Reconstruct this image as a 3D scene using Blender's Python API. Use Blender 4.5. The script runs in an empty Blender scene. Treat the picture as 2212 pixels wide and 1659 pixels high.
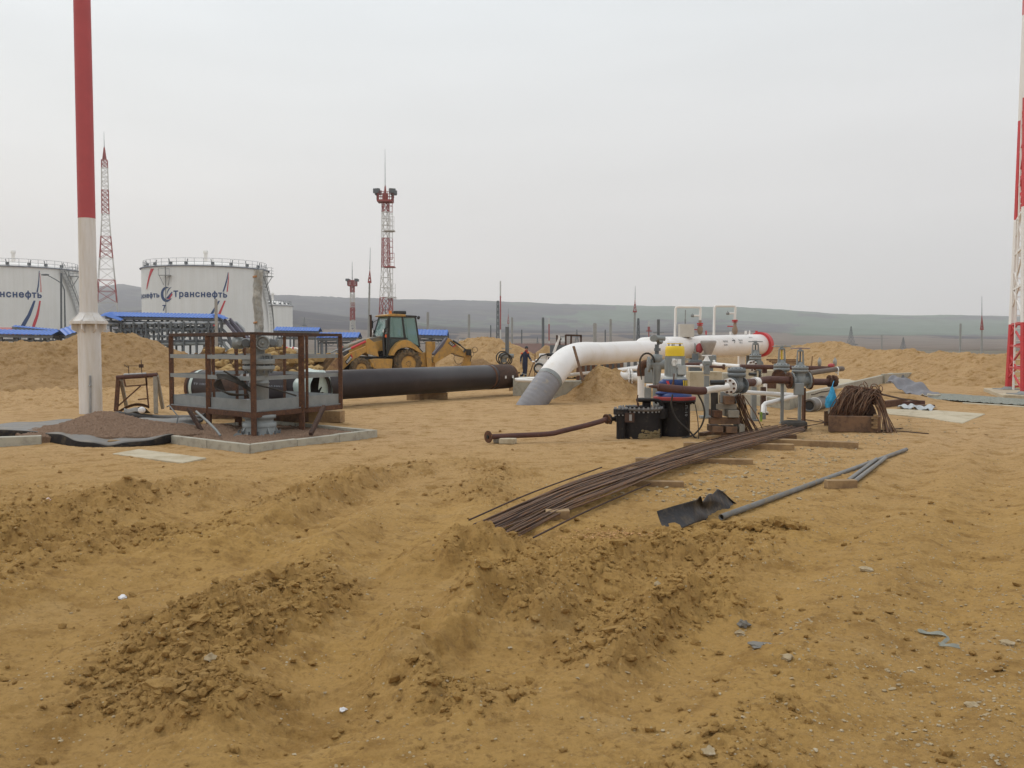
import bpy, math, random
import numpy as np
from mathutils import Vector, Matrix, Quaternion
R = math.radians
random.seed(7)
scene = bpy.context.scene
COL = scene.collection
# ------------------------------------------------------------------ camera
CAMZ = 1.7; FPX = 2000.0; CX = 1106.0; CY = 829.5; HZ = 745.0
PITCH = math.atan((CY - HZ) / FPX)
cam_d = bpy.data.cameras.new('camera'); cam = bpy.data.objects.new('camera', cam_d); COL.objects.link(cam)
cam_d.sensor_width = 36.0; cam_d.lens = FPX / 2212 * 36.0
cam_d.clip_start = 0.05; cam_d.clip_end = 20000
cam.location = (0, 0, CAMZ); cam.rotation_euler = (math.pi / 2 - PITCH, 0, 0)
scene.camera = cam
# ------------------------------------------------------------------ world: high thin overcast
SUN_EL = R(52); SUN_AZ = R(-55)       # azimuth measured from +Y towards +X
world = bpy.data.worlds.new('World'); scene.world = world; world.use_nodes = True
wn = world.node_tree; wn.nodes.clear()
def wnode(t, **k):
    n = wn.nodes.new(t)
    for a, b in k.items(): setattr(n, a, b)
    return n
out = wnode('ShaderNodeOutputWorld'); bg = wnode('ShaderNodeBackground'); bg2 = wnode('ShaderNodeBackground'); mixs = wnode('ShaderNodeMixShader')
sky = wnode('ShaderNodeTexSky', sky_type='NISHITA', sun_disc=False, sun_elevation=SUN_EL, sun_rotation=SUN_AZ, altitude=100, air_density=1.2, dust_density=4.0)
wn.links.new(sky.outputs[0], bg.inputs[0]); bg.inputs[1].default_value = 0.07
tc = wnode('ShaderNodeTexCoord'); sep = wnode('ShaderNodeSeparateXYZ'); wn.links.new(tc.outputs['Generated'], sep.inputs[0])
rampL = wnode('ShaderNodeValToRGB'); e = rampL.color_ramp
def ramp(e, stops):
    while len(e.elements) > 1: e.elements.remove(e.elements[-1])
    e.elements[0].position = stops[0][0]; e.elements[0].color = (*stops[0][1], 1)
    for p, c in stops[1:]:
        x = e.elements.new(p); x.color = (*c, 1)
ramp(rampL.color_ramp, [(0.0, (.84, .765, .69)), (.08, (.84, .785, .72)), (.2, (.785, .785, .765)), (.42, (.765, .825, .86)), (1, (.80, .84, .86))])
rampR = wnode('ShaderNodeValToRGB')
ramp(rampR.color_ramp, [(0.0, (.66, .625, .61)), (.08, (.68, .65, .635)), (.2, (.70, .695, .69)), (.42, (.75, .795, .815)), (1, (.80, .83, .85))])
wn.links.new(sep.outputs[2], rampL.inputs[0]); wn.links.new(sep.outputs[2], rampR.inputs[0])
nz = wnode('ShaderNodeTexNoise'); nz.inputs['Scale'].default_value = 1.6; nz.inputs['Detail'].default_value = 4; nz.inputs['Roughness'].default_value = .45
mp = wnode('ShaderNodeMapping'); mp.inputs['Scale'].default_value = (1, 1, 5.); mp.inputs['Rotation'].default_value = (0, R(14), 0)
wn.links.new(tc.outputs['Generated'], mp.inputs[0]); wn.links.new(mp.outputs[0], nz.inputs[0])
ma = wnode('ShaderNodeMath', operation='MULTIPLY_ADD'); ma.inputs[1].default_value = 1.1; ma.inputs[2].default_value = .52
wn.links.new(sep.outputs[0], ma.inputs[0])
mb = wnode('ShaderNodeMath', operation='MULTIPLY_ADD'); mb.inputs[1].default_value = .5; mb.use_clamp = True
ms = wnode('ShaderNodeMath', operation='SUBTRACT'); ms.inputs[1].default_value = .25; wn.links.new(ma.outputs[0], ms.inputs[0])
wn.links.new(nz.outputs[0], mb.inputs[0]); wn.links.new(ms.outputs[0], mb.inputs[2])
mc = wnode('ShaderNodeMixRGB'); wn.links.new(mb.outputs[0], mc.inputs[0]); wn.links.new(rampL.outputs[0], mc.inputs[1]); wn.links.new(rampR.outputs[0], mc.inputs[2])
nv = wnode('ShaderNodeMapRange'); nv.inputs[1].default_value = .3; nv.inputs[2].default_value = .7; nv.inputs[3].default_value = .88; nv.inputs[4].default_value = 1.05
wn.links.new(nz.outputs[0], nv.inputs[0])
mv = wnode('ShaderNodeVectorMath', operation='SCALE'); wn.links.new(mc.outputs[0], mv.inputs[0]); wn.links.new(nv.outputs[0], mv.inputs['Scale'])
wn.links.new(mv.outputs[0], bg2.inputs[0]); bg2.inputs[1].default_value = 1.13
mixs.inputs[0].default_value = .93
wn.links.new(bg.outputs[0], mixs.inputs[1]); wn.links.new(bg2.outputs[0], mixs.inputs[2]); wn.links.new(mixs.outputs[0], out.inputs[0])
# ------------------------------------------------------------------ sun through the cloud
sun_d = bpy.data.lights.new('sun', 'SUN'); sun = bpy.data.objects.new('sun', sun_d); COL.objects.link(sun)
sun_d.energy = .85; sun_d.angle = R(10); sun_d.color = (1, .95, .87)
sdir = Vector((math.sin(SUN_AZ) * math.cos(SUN_EL), math.cos(SUN_AZ) * math.cos(SUN_EL), math.sin(SUN_EL)))
sun.rotation_euler = sdir.to_track_quat('Z', 'Y').to_euler()
scene.view_settings.view_transform = 'Standard'; scene.view_settings.look = 'None'; scene.view_settings.exposure = .18; scene.view_settings.gamma = 1
cy = scene.cycles
cy.max_bounces = 6; cy.diffuse_bounces = 3; cy.glossy_bounces = 3; cy.transmission_bounces = 6; cy.transparent_max_bounces = 12; cy.volume_bounces = 1
cy.use_denoising = True; cy.caustics_reflective = False; cy.caustics_refractive = False
# ------------------------------------------------------------------ pixel -> world (pixel units of a 2212 x 1659 picture)
def ray(px, py):
    u = (px - CX) / FPX; v = (CY - py) / FPX
    return Vector((u, math.cos(PITCH) + v * math.sin(PITCH), -math.sin(PITCH) + v * math.cos(PITCH)))
def W(px, py, Y):
    d = ray(px, py); t = Y / d.y
    return Vector((d.x * t, Y, CAMZ + d.z * t))
def G(px, py, z=0.0):
    d = ray(px, py); t = (z - CAMZ) / d.z
    return Vector((d.x * t, d.y * t, z))
def S(px, Y): return px * Y / FPX     # pixel length at depth
# ------------------------------------------------------------------ materials
MATS = {}
def mat(name, c1, c2=None, rough=.7, metal=0., scale=4., bump=.15, bscale=30., c3=None, t3=.62, s3=9., spec=.4, det=6., sharp=.12, coat=0., alpha=1., dist=.02, streak=0.):
    if name in MATS: return MATS[name]
    m = bpy.data.materials.new(name); m.use_nodes = True; nt = m.node_tree; N = nt.nodes; L = nt.links
    p = N['Principled BSDF']; p.inputs['Roughness'].default_value = rough; p.inputs['Metallic'].default_value = metal
    p.inputs['Specular IOR Level'].default_value = spec; p.inputs['Coat Weight'].default_value = coat
    t = N.new('ShaderNodeTexCoord')
    def noise(s, d=det, r=.6):
        n = N.new('ShaderNodeTexNoise'); n.inputs['Scale'].default_value = s; n.inputs['Detail'].default_value = d; n.inputs['Roughness'].default_value = r
        L.new(t.outputs['Object'], n.inputs['Vector']); return n
    c2 = c2 or tuple(x * .75 for x in c1)
    n1 = noise(scale); mr = N.new('ShaderNodeMapRange'); mr.inputs[1].default_value = .35; mr.inputs[2].default_value = .65; L.new(n1.outputs[0], mr.inputs[0])
    mx = N.new('ShaderNodeMixRGB'); mx.inputs[1].default_value = (*c1, 1); mx.inputs[2].default_value = (*c2, 1); L.new(mr.outputs[0], mx.inputs[0])
    last = mx
    if c3:
        n3 = noise(s3, 8, .7)
        if streak:
            mq = N.new('ShaderNodeMapping'); mq.inputs['Scale'].default_value = (1, 1, streak); L.new(t.outputs['Object'], mq.inputs[0]); L.new(mq.outputs[0], n3.inputs['Vector'])
        m3 = N.new('ShaderNodeMapRange'); m3.inputs[1].default_value = t3 - sharp / 2; m3.inputs[2].default_value = t3 + sharp / 2; L.new(n3.outputs[0], m3.inputs[0])
        x3 = N.new('ShaderNodeMixRGB'); x3.inputs[2].default_value = (*c3, 1); L.new(m3.outputs[0], x3.inputs[0]); L.new(last.outputs[0], x3.inputs[1]); last = x3
    L.new(last.outputs[0], p.inputs['Base Color'])
    if bump:
        nb = noise(bscale, 5); bb = N.new('ShaderNodeBump'); bb.inputs['Strength'].default_value = bump; bb.inputs['Distance'].default_value = dist
        L.new(nb.outputs[0], bb.inputs['Height']); L.new(bb.outputs[0], p.inputs['Normal'])
    MATS[name] = m; return m
RUST = mat('rust', (.13, .062, .035), (.075, .038, .025), rough=.9, scale=9, bump=.4, bscale=60, c3=(.22, .095, .04), t3=.6, s3=25)
RUSTD = mat('rust_dark', (.085, .045, .03), (.05, .032, .026), rough=.85, scale=14, bump=.4, bscale=70, c3=(.16, .07, .035), t3=.63, s3=20)
RUSTP = mat('rust_primer', (.105, .045, .035), (.075, .035, .03), rough=.7, scale=6, bump=.15, bscale=60, c3=(.15, .075, .045), t3=.62, s3=16)
REBAR = mat('rebar_steel', (.23, .135, .08), (.15, .10, .075), rough=.75, metal=.15, scale=3, bump=.5, bscale=180, c3=(.26, .12, .05), t3=.58, s3=8)
GREYP = mat('grey_paint', (.255, .27, .268), (.21, .225, .225), rough=.5, scale=5, bump=.08, bscale=40, c3=(.17, .15, .12), t3=.68, s3=14)
GREYD = mat('grey_paint_dark', (.14, .155, .165), (.11, .12, .13), rough=.55, scale=6, bump=.1, c3=(.12, .09, .07), t3=.66, s3=16)
GALV = mat('galvanised_steel', (.36, .37, .38), (.28, .29, .30), rough=.45, metal=.35, scale=6, bump=.05)
WHITEP = mat('white_paint', (.82, .80, .77), (.76, .74, .71), rough=.4, scale=2.5, bump=.04, bscale=12, c3=(.62, .56, .46), t3=.70, s3=7, sharp=.2)
REDP = mat('red_paint', (.60, .045, .05), (.50, .05, .055), rough=.5, scale=4, bump=.03, c3=(.36, .06, .05), t3=.68, s3=10)
REDF = mat('faded_red_paint', (.47, .085, .095), (.42, .08, .09), rough=.6, scale=3, bump=.03)
BLUER = mat('blue_roof_sheet', (.055, .16, .52), (.045, .135, .45), rough=.45, scale=1.5, bump=0)
BLUEP = mat('blue_paint', (.015, .05, .20), (.02, .045, .15), rough=.45, scale=7, bump=.1, c3=(.10, .10, .11), t3=.68, s3=16)
YELP = mat('yellow_paint', (.80, .58, .03), (.75, .52, .03), rough=.45, scale=6, bump=.04, c3=(.5, .33, .05), t3=.7, s3=12)
LOADY = mat('machine_yellow', (.52, .29, .065), (.45, .26, .07), rough=.5, scale=2.5, bump=.06, c3=(.30, .19, .08), t3=.56, s3=4, sharp=.2)
BLACKP = mat('black_coating', (.014, .012, .013), (.022, .019, .019), rough=.6, spec=.25, scale=5, bump=.15, c3=(.09, .07, .05), t3=.66, s3=8, sharp=.2)
RUBBER = mat('rubber', (.03, .028, .026), (.06, .05, .04), rough=.8, scale=6, bump=.2)
TYREM = mat('muddy_tyre', (.10, .075, .045), (.05, .042, .035), rough=.95, scale=5, bump=.5, bscale=50, c3=(.22, .15, .08), t3=.52, s3=6, sharp=.25)
CONC = mat('concrete', (.44, .415, .34), (.37, .35, .29), rough=.9, scale=3, bump=.25, bscale=45, c3=(.26, .235, .19), t3=.62, s3=6, sharp=.25)
CONCY = mat('pale_concrete', (.52, .45, .33), (.45, .39, .28), rough=.95, scale=2, bump=.2, bscale=30, c3=(.34, .27, .17), t3=.6, s3=3, sharp=.2)
WOOD = mat('timber', (.36, .24, .12), (.28, .18, .09), rough=.85, scale=7, bump=.3, bscale=60, c3=(.17, .105, .06), t3=.6, s3=5, sharp=.25)
WOODD = mat('dark_timber', (.20, .115, .065), (.15, .09, .055), rough=.85, scale=6, bump=.3, bscale=60, c3=(.09, .055, .04), t3=.58, s3=6, sharp=.2)
WOODG = mat('grey_timber', (.30, .27, .22), (.24, .21, .17), rough=.9, scale=6, bump=.3, bscale=60)
MEMB = mat('membrane_grey', (.17, .16, .15), (.13, .125, .12), rough=.55, scale=3, bump=.2, bscale=14, c3=(.24, .20, .15), t3=.6, s3=3, sharp=.3)
MEMK = mat('membrane_black', (.028, .026, .027), (.045, .04, .038), rough=.5, scale=4, bump=.2, bscale=20, c3=(.11, .08, .05), t3=.62, s3=6, sharp=.2)
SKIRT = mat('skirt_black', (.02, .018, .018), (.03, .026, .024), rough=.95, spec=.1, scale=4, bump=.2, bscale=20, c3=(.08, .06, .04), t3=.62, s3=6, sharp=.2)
FILM = mat('plastic_film', (.52, .60, .56), (.42, .50, .46), rough=.3, scale=6, bump=.8, bscale=14)
GFILM = mat('grey_film', (.36, .36, .34), (.25, .25, .235), rough=.3, scale=9, bump=.9, bscale=9, c3=(.5, .5, .48), t3=.58, s3=6)
BAGM = mat('blue_bag', (.04, .34, .62), (.05, .42, .70), rough=.4, scale=9, bump=.9, bscale=18)
NAVY = mat('navy_cloth', (.022, .026, .055), (.03, .034, .065), rough=.9, scale=8, bump=.2)
SKIN = mat('skin', (.45, .26, .18), (.40, .22, .15), rough=.6, scale=8, bump=.02)
ORANGE = mat('orange_reflective', (.75, .14, .04), (.6, .1, .03), rough=.5)
DKGL = mat('dark_part', (.02, .022, .025), (.03, .03, .03), rough=.4)
LETW = mat('white_lettering', (.8, .8, .78), (.75, .75, .73), rough=.5, bump=0)
LETB = mat('navy_lettering', (.045, .085, .20), (.04, .075, .18), rough=.5, bump=0)
LETR = mat('red_lettering', (.62, .07, .09), (.55, .06, .08), rough=.5, bump=0)
PILEC = mat('concrete_pile', (.36, .35, .33), (.30, .29, .27), rough=.9, scale=2, bump=.1)
PAPER = mat('crumpled_paper', (.8, .79, .8), (.6, .6, .62), rough=.6, scale=20, bump=.3)
# ------------------------------------------------------------------ mesh builder
def _ico(sub=1):
    import bmesh
    bm = bmesh.new(); bmesh.ops.create_icosphere(bm, subdivisions=sub, radius=1)
    v = np.array([x.co[:] for x in bm.verts]); f = [[q.index for q in x.verts] for x in bm.faces]; bm.free(); return v, f
ICO = {1: _ico(1), 2: _ico(2), 3: _ico(3)}
def frame(d):
    d = Vector(d).normalized(); a = Vector((0, 0, 1)) if abs(d.z) < .95 else Vector((1, 0, 0))
    x = a.cross(d).normalized(); return x, d.cross(x).normalized(), d
class B:
    def __init__(s): s.v = []; s.f = []; s.s = []; s.mi = []; s.cur = 0
    def add(s, vs, fs, smooth=False):
        o = len(s.v); s.v += [tuple(p) for p in vs]; s.f += [[i + o for i in f] for f in fs]; s.s += [smooth] * len(fs); s.mi += [s.cur] * len(fs); return s
    def box(s, c, d, rz=0., rot=None):
        M = rot or Matrix.Rotation(rz, 3, 'Z'); c = Vector(c); h = Vector(d) / 2
        vs = [c + M @ Vector((h.x * i, h.y * j, h.z * k)) for k in (-1, 1) for j in (-1, 1) for i in (-1, 1)]
        return s.add(vs, [[0, 2, 3, 1], [4, 5, 7, 6], [0, 1, 5, 4], [2, 6, 7, 3], [0, 4, 6, 2], [1, 3, 7, 5]])
    def bar(s, a, b, w, h=None, roll=0.):
        h = h or w; a = Vector(a); b = Vector(b); x, y, d = frame(b - a)
        if roll: q = Quaternion(d, roll); x = q @ x; y = q @ y
        vs = [p + x * (w / 2 * i) + y * (h / 2 * j) for p in (a, b) for i, j in ((-1, -1), (1, -1), (1, 1), (-1, 1))]
        return s.add(vs, [[0, 3, 2, 1], [4, 5, 6, 7], [0, 1, 5, 4], [1, 2, 6, 5], [2, 3, 7, 6], [3, 0, 4, 7]])
    def tube(s, path, r, n=12, cap=True, smooth=True):
        P = [Vector(p) for p in path]; m = len(P); rs = r if isinstance(r, (list, tuple)) else [r] * m
        ds = [(P[min(i + 1, m - 1)] - P[max(i - 1, 0)]).normalized() for i in range(m)]
        x, y, _ = frame(ds[0]); vs = []
        for i in range(m):
            if i:
                q = ds[i - 1].rotation_difference(ds[i]); x = q @ x
            x = (x - ds[i] * x.dot(ds[i])).normalized(); y = ds[i].cross(x)
            for k in range(n):
                a = 2 * math.pi * k / n; vs.append(P[i] + (x * math.cos(a) + y * math.sin(a)) * rs[i])
        fs = [[i * n + k, i * n + (k + 1) % n, (i + 1) * n + (k + 1) % n, (i + 1) * n + k] for i in range(m - 1) for k in range(n)]
        s.add(vs, fs, smooth)
        if cap:
            s.add(vs[:n], [list(range(n))[::-1]]); s.add(vs[-n:], [list(range(n))])
        return s
    def cyl(s, a, b, r0, r1=None, n=16, cap=True): return s.tube([a, b], [r0, r0 if r1 is None else r1], n, cap)
    def lathe(s, prof, o, axis=(0, 0, 1), n=24, smooth=True, cap=True):
        x, y, d = frame(axis); o = Vector(o); vs = []; m = len(prof)
        for r, z in prof:
            for k in range(n):
                a = 2 * math.pi * k / n; vs.append(o + d * z + (x * math.cos(a) + y * math.sin(a)) * max(r, 1e-4))
        s.add(vs, [[i * n + k, i * n + (k + 1) % n, (i + 1) * n + (k + 1) % n, (i + 1) * n + k] for i in range(m - 1) for k in range(n)], smooth)
        if cap:
            s.add(vs[:n], [list(range(n))[::-1]]); s.add(vs[-n:], [list(range(n))])
        return s
    def ring(s, prof, o, axis=(0, 0, 1), n=32): return s.lathe(prof + [prof[0]], o, axis, n, False, False)
    def ell(s, c, r, sub=2, rot=None):
        v, f = ICO[sub]; c = Vector(c); r = Vector(r) if not isinstance(r, (int, float)) else Vector((r, r, r)); M = rot or Matrix.Identity(3)
        return s.add([c + M @ Vector((p[0] * r.x, p[1] * r.y, p[2] * r.z)) for p in v], f, True)
    def prism(s, pts, ext):
        P = [Vector(p) for p in pts]; e = Vector(ext); n = len(P)
        nrm = Vector((0, 0, 0))
        for i in range(n): nrm += P[i].cross(P[(i + 1) % n])
        if nrm.dot(e) > 0: P.reverse()
        return s.add(P + [p + e for p in P], [list(range(n)), list(range(2 * n - 1, n - 1, -1))] + [[(i + 1) % n, i, i + n, (i + 1) % n + n] for i in range(n)])
    def torus(s, c, axis, R_, r, n=32, m=8):
        x, y, d = frame(axis); c = Vector(c); vs = []
        for i in range(n):
            a = 2 * math.pi * i / n; q = x * math.cos(a) + y * math.sin(a)
            for k in range(m):
                b = 2 * math.pi * k / m; vs.append(c + q * (R_ + r * math.cos(b)) + d * r * math.sin(b))
        return s.add(vs, [[i * m + k, i * m + (k + 1) % m, (i + 1) % n * m + (k + 1) % m, (i + 1) % n * m + k] for i in range(n) for k in range(m)], True)
    def grid(s, fn, nu, nv, smooth=True):
        vs = [fn(i / nu, j / nv) for j in range(nv + 1) for i in range(nu + 1)]
        return s.add(vs, [[j * (nu + 1) + i, j * (nu + 1) + i + 1, (j + 1) * (nu + 1) + i + 1, (j + 1) * (nu + 1) + i] for j in range(nv) for i in range(nu)], smooth)
    def bolts(s, c, axis, Rb, r, h, n=8, ph=.2):
        x, y, d = frame(axis); c = Vector(c)
        for i in range(n):
            a = ph + 2 * math.pi * i / n; q = c + (x * math.cos(a) + y * math.sin(a)) * Rb
            s.tube([q - d * h, q + d * h], r, 6, True, False)
        return s
def meta(o, label=None, cat=None, group=None, kind=None):
    if label: o['label'] = label
    if cat: o['category'] = cat
    if group: o['group'] = group
    if kind: o['kind'] = kind
    return o
def mk(name, b, m, parent=None, loc=None, bev=0., solid=0.):
    """one mesh object; b in world coordinates unless loc is given (then b is local to loc)"""
    me = bpy.data.meshes.new(name); base = Vector((0, 0, 0))
    if parent is not None:
        base = parent_world(parent)
    if loc is None:
        vs = [Vector(v) for v in b.v]
        if parent is None:
            xs = [v.x for v in vs]; ys = [v.y for v in vs]; zs = [v.z for v in vs]
            base = Vector(((min(xs) + max(xs)) / 2, (min(ys) + max(ys)) / 2, min(zs)))
        vs = [v - base for v in vs]; lo = base if parent is None else Vector((0, 0, 0))
    else:
        vs = b.v; lo = Vector(loc)
    me.from_pydata([tuple(v) for v in vs], [], b.f)
    me.polygons.foreach_set('use_smooth', b.s)
    for x in (m if isinstance(m, list) else [m]): me.materials.append(x)
    if isinstance(m, list): me.polygons.foreach_set('material_index', b.mi)
    me.update()
    o = bpy.data.objects.new(name, me); COL.objects.link(o); o.location = lo
    if parent is not None: o.parent = parent
    if bev:
        md = o.modifiers.new('bevel', 'BEVEL'); md.width = bev; md.segments = 2; md.limit_method = 'ANGLE'; md.angle_limit = R(40)
    if solid:
        md = o.modifiers.new('solid', 'SOLIDIFY'); md.thickness = solid; md.offset = 0
    return o
def parent_world(p):
    l = Vector(p.location)
    while p.parent: p = p.parent; l += Vector(p.location)
    return l
def thing(name, label, cat, loc, group=None):
    o = bpy.data.objects.new(name, None); COL.objects.link(o); o.location = loc; o.empty_display_size = .2
    return meta(o, label, cat, group)
def solo(name, b, m, label, cat, group=None, **k): return meta(mk(name, b, m, **k), label, cat, group)
def copy_tree(o, loc, rz=None, label=None):
    def rec(x, par):
        c = x.copy(); COL.objects.link(c); c.parent = par
        for ch in x.children: rec(ch, c)
        return c
    c = rec(o, None); c.location = loc
    if rz is not None: c.rotation_euler = (0, 0, rz)
    if label: c['label'] = label
    return c
def catmull(P, n=8):
    P = [Vector(p) for p in P]; out_ = []; Pe = [P[0] * 2 - P[1]] + P + [P[-1] * 2 - P[-2]]
    for i in range(1, len(Pe) - 2):
        p0, p1, p2, p3 = Pe[i - 1:i + 3]
        for k in range(n): u = k / n; out_.append(.5 * ((2 * p1) + (p2 - p0) * u + (2 * p0 - 5 * p1 + 4 * p2 - p3) * u * u + (3 * p1 - p0 - 3 * p2 + p3) * u ** 3))
    out_.append(P[-1]); return out_
# ------------------------------------------------------------------ numpy noise
_rs = np.random.RandomState(11); _perm = _rs.permutation(512); _perm = np.concatenate([_perm, _perm]); _ang = _rs.rand(512) * 2 * np.pi; _gx = np.cos(_ang); _gy = np.sin(_ang); _rv = _rs.rand(512)
def pn(x, y):
    xi = np.floor(x).astype(np.int64); yi = np.floor(y).astype(np.int64); xf = x - xi; yf = y - yi
    def g(a, b, dx, dy):
        h = _perm[(_perm[a & 511] + b) & 511]; return _gx[h] * dx + _gy[h] * dy
    u = xf ** 3 * (xf * (xf * 6 - 15) + 10); v = yf ** 3 * (yf * (yf * 6 - 15) + 10)
    n00 = g(xi, yi, xf, yf); n10 = g(xi + 1, yi, xf - 1, yf); n01 = g(xi, yi + 1, xf, yf - 1); n11 = g(xi + 1, yi + 1, xf - 1, yf - 1)
    return ((n00 * (1 - u) + n10 * u) * (1 - v) + (n01 * (1 - u) + n11 * u) * v) * 1.5
def fbm(x, y, o=5, g=.5):
    a = 1.; s = 0.; t = 0.
    for i in range(o):
        s = s + a * pn(x * 2 ** i + 17.3 * i, y * 2 ** i - 9.1 * i); t += a; a *= g
    return s / t
def billow(x, y, o=4, g=.5):
    a = 1.; s = 0.; t = 0.
    for i in range(o):
        s = s + a * np.abs(pn(x * 2 ** i + 7.3 * i, y * 2 ** i + 5.1 * i)); t += a; a *= g
    return s / t
def worley(x, y):
    xi = np.floor(x).astype(np.int64); yi = np.floor(y).astype(np.int64); best = np.full(x.shape, 9.); val = np.zeros(x.shape)
    for i in (-1, 0, 1):
        for j in (-1, 0, 1):
            h = _perm[(_perm[(xi + i) & 511] + yi + j) & 511]; h2 = _perm[(h + 91) & 511]
            d = (xi + i + _rv[h] - x) ** 2 + (yi + j + _rv[h2] - y) ** 2
            m = d < best; best = np.where(m, d, best); val = np.where(m, _rv[_perm[(h + 33) & 511]], val)
    return np.sqrt(best), val
# ------------------------------------------------------------------ ground relief
# ridge: pixel polyline, height, width on its left, width on its right (metres), roughness
RIDGES = [
 ([(860,1500),(915,1400),(985,1300),(1060,1268),(1130,1275),(1190,1345)], .23, .36, .12, .9),
 ([(1290,1440),(1345,1385),(1420,1315),(1490,1272),(1545,1275),(1600,1335)], .13, .16, .14, .75),
 ([(935,1210),(975,1165),(1020,1150),(1050,1175)], .22, .35, .20, .6),
 ([(1180,1250),(1290,1195),(1400,1180),(1480,1205)], .07, .3, .3, .35),
 ([(280,1560),(330,1430),(400,1340),(500,1300)], .10, .36, .30, 1.2),
 ([(450,1400),(520,1310),(600,1262),(680,1250)], .10, .34, .25, 1.05),
 ([(430,1560),(520,1500),(560,1440)], .09, .3, .3, 1.0),
 ([(400,1205),(520,1150),(620,1110),(700,1062),(800,1022),(850,1020)], .17, .5, .22, .55),
 ([(850,1030),(930,1005),(1000,1000),(1060,1010)], .08, .5, .3, .9),
 ([(-250,1260),(-60,1180),(80,1120),(200,1090),(300,1062),(420,1052),(480,1060)], .15, .6, .30, .8),
 ([(-200,1340),(0,1235),(160,1180),(300,1135),(380,1110)], .12, .5, .30, .8),
 ([(560,1200),(700,1130),(800,1090),(900,1060)], .05, .4, .4, .8),
 ([(640,1340),(760,1240),(830,1190)], .07, .35, .3, .9),
 ([(1400,1195),(1500,1165),(1600,1146),(1720,1132)], .05, .14, .22, .7),
 ([(1560,1220),(1640,1180),(1720,1165)], .04, .3, .3, .6),
 ([(1000,1100),(1010,1060),(1060,1030),(1090,1010)], .05, .3, .4, .8),
 ([(900,1560),(960,1480),(1050,1440)], .04, .3, .3, .7),
 # channels pressed by wheels
 ([(-80,1420),(150,1290),(380,1215),(560,1150),(700,1100),(830,1050),(980,1015)], -.07, .26, .26, -.6),
 ([(560,1700),(640,1540),(700,1400),(760,1290),(800,1180),(850,1100)], -.06, .26, .26, -.4),
 ([(1180,1020),(1100,1075),(1080,1130),(1120,1180)], -.05, .3, .3, -.3),
 ([(1180,1700),(1500,1420),(1750,1200),(1930,1060),(2060,960),(2110,915)], -.05, .24, .24, -.5),
 ([(1900,1750),(2000,1450),(2080,1220),(2140,1060),(2170,960),(2180,900)], -.05, .26, .26, -.5),
 ([(1500,1750),(1700,1480),(1880,1260),(2020,1090),(2110,980)], .025, .25, .25, .2),
 ([(100,1750),(180,1600),(260,1480),(420,1300)], -.07, .30, .30, -.7),
 ([(-100,1480),(100,1400),(280,1300),(430,1230),(600,1180)], -.07, .30, .30, -.6),
 ([(640,1680),(730,1540),(800,1430),(850,1340),(880,1240),(905,1150),(940,1090),(970,1040)], -.085, .40, .40, -1.0),
 ([(960,1520),(1040,1440),(1120,1390),(1220,1340),(1330,1270),(1460,1215),(1580,1190)], -.085, .32, .32, -.5),
 ([(-150,1300),(40,1200),(220,1150),(400,1105),(560,1060),(680,1030)], -.09, .34, .34, -.8),
 ([(480,1230),(620,1160),(740,1110),(860,1060)], -.08, .30, .30, -.6),
]
_RW = []
for pts, h, wl, wr, ro in RIDGES: _RW.append(([G(p[0], p[1], max(h, 0) * .45) for p in pts], h, wl, wr, ro))
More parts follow.
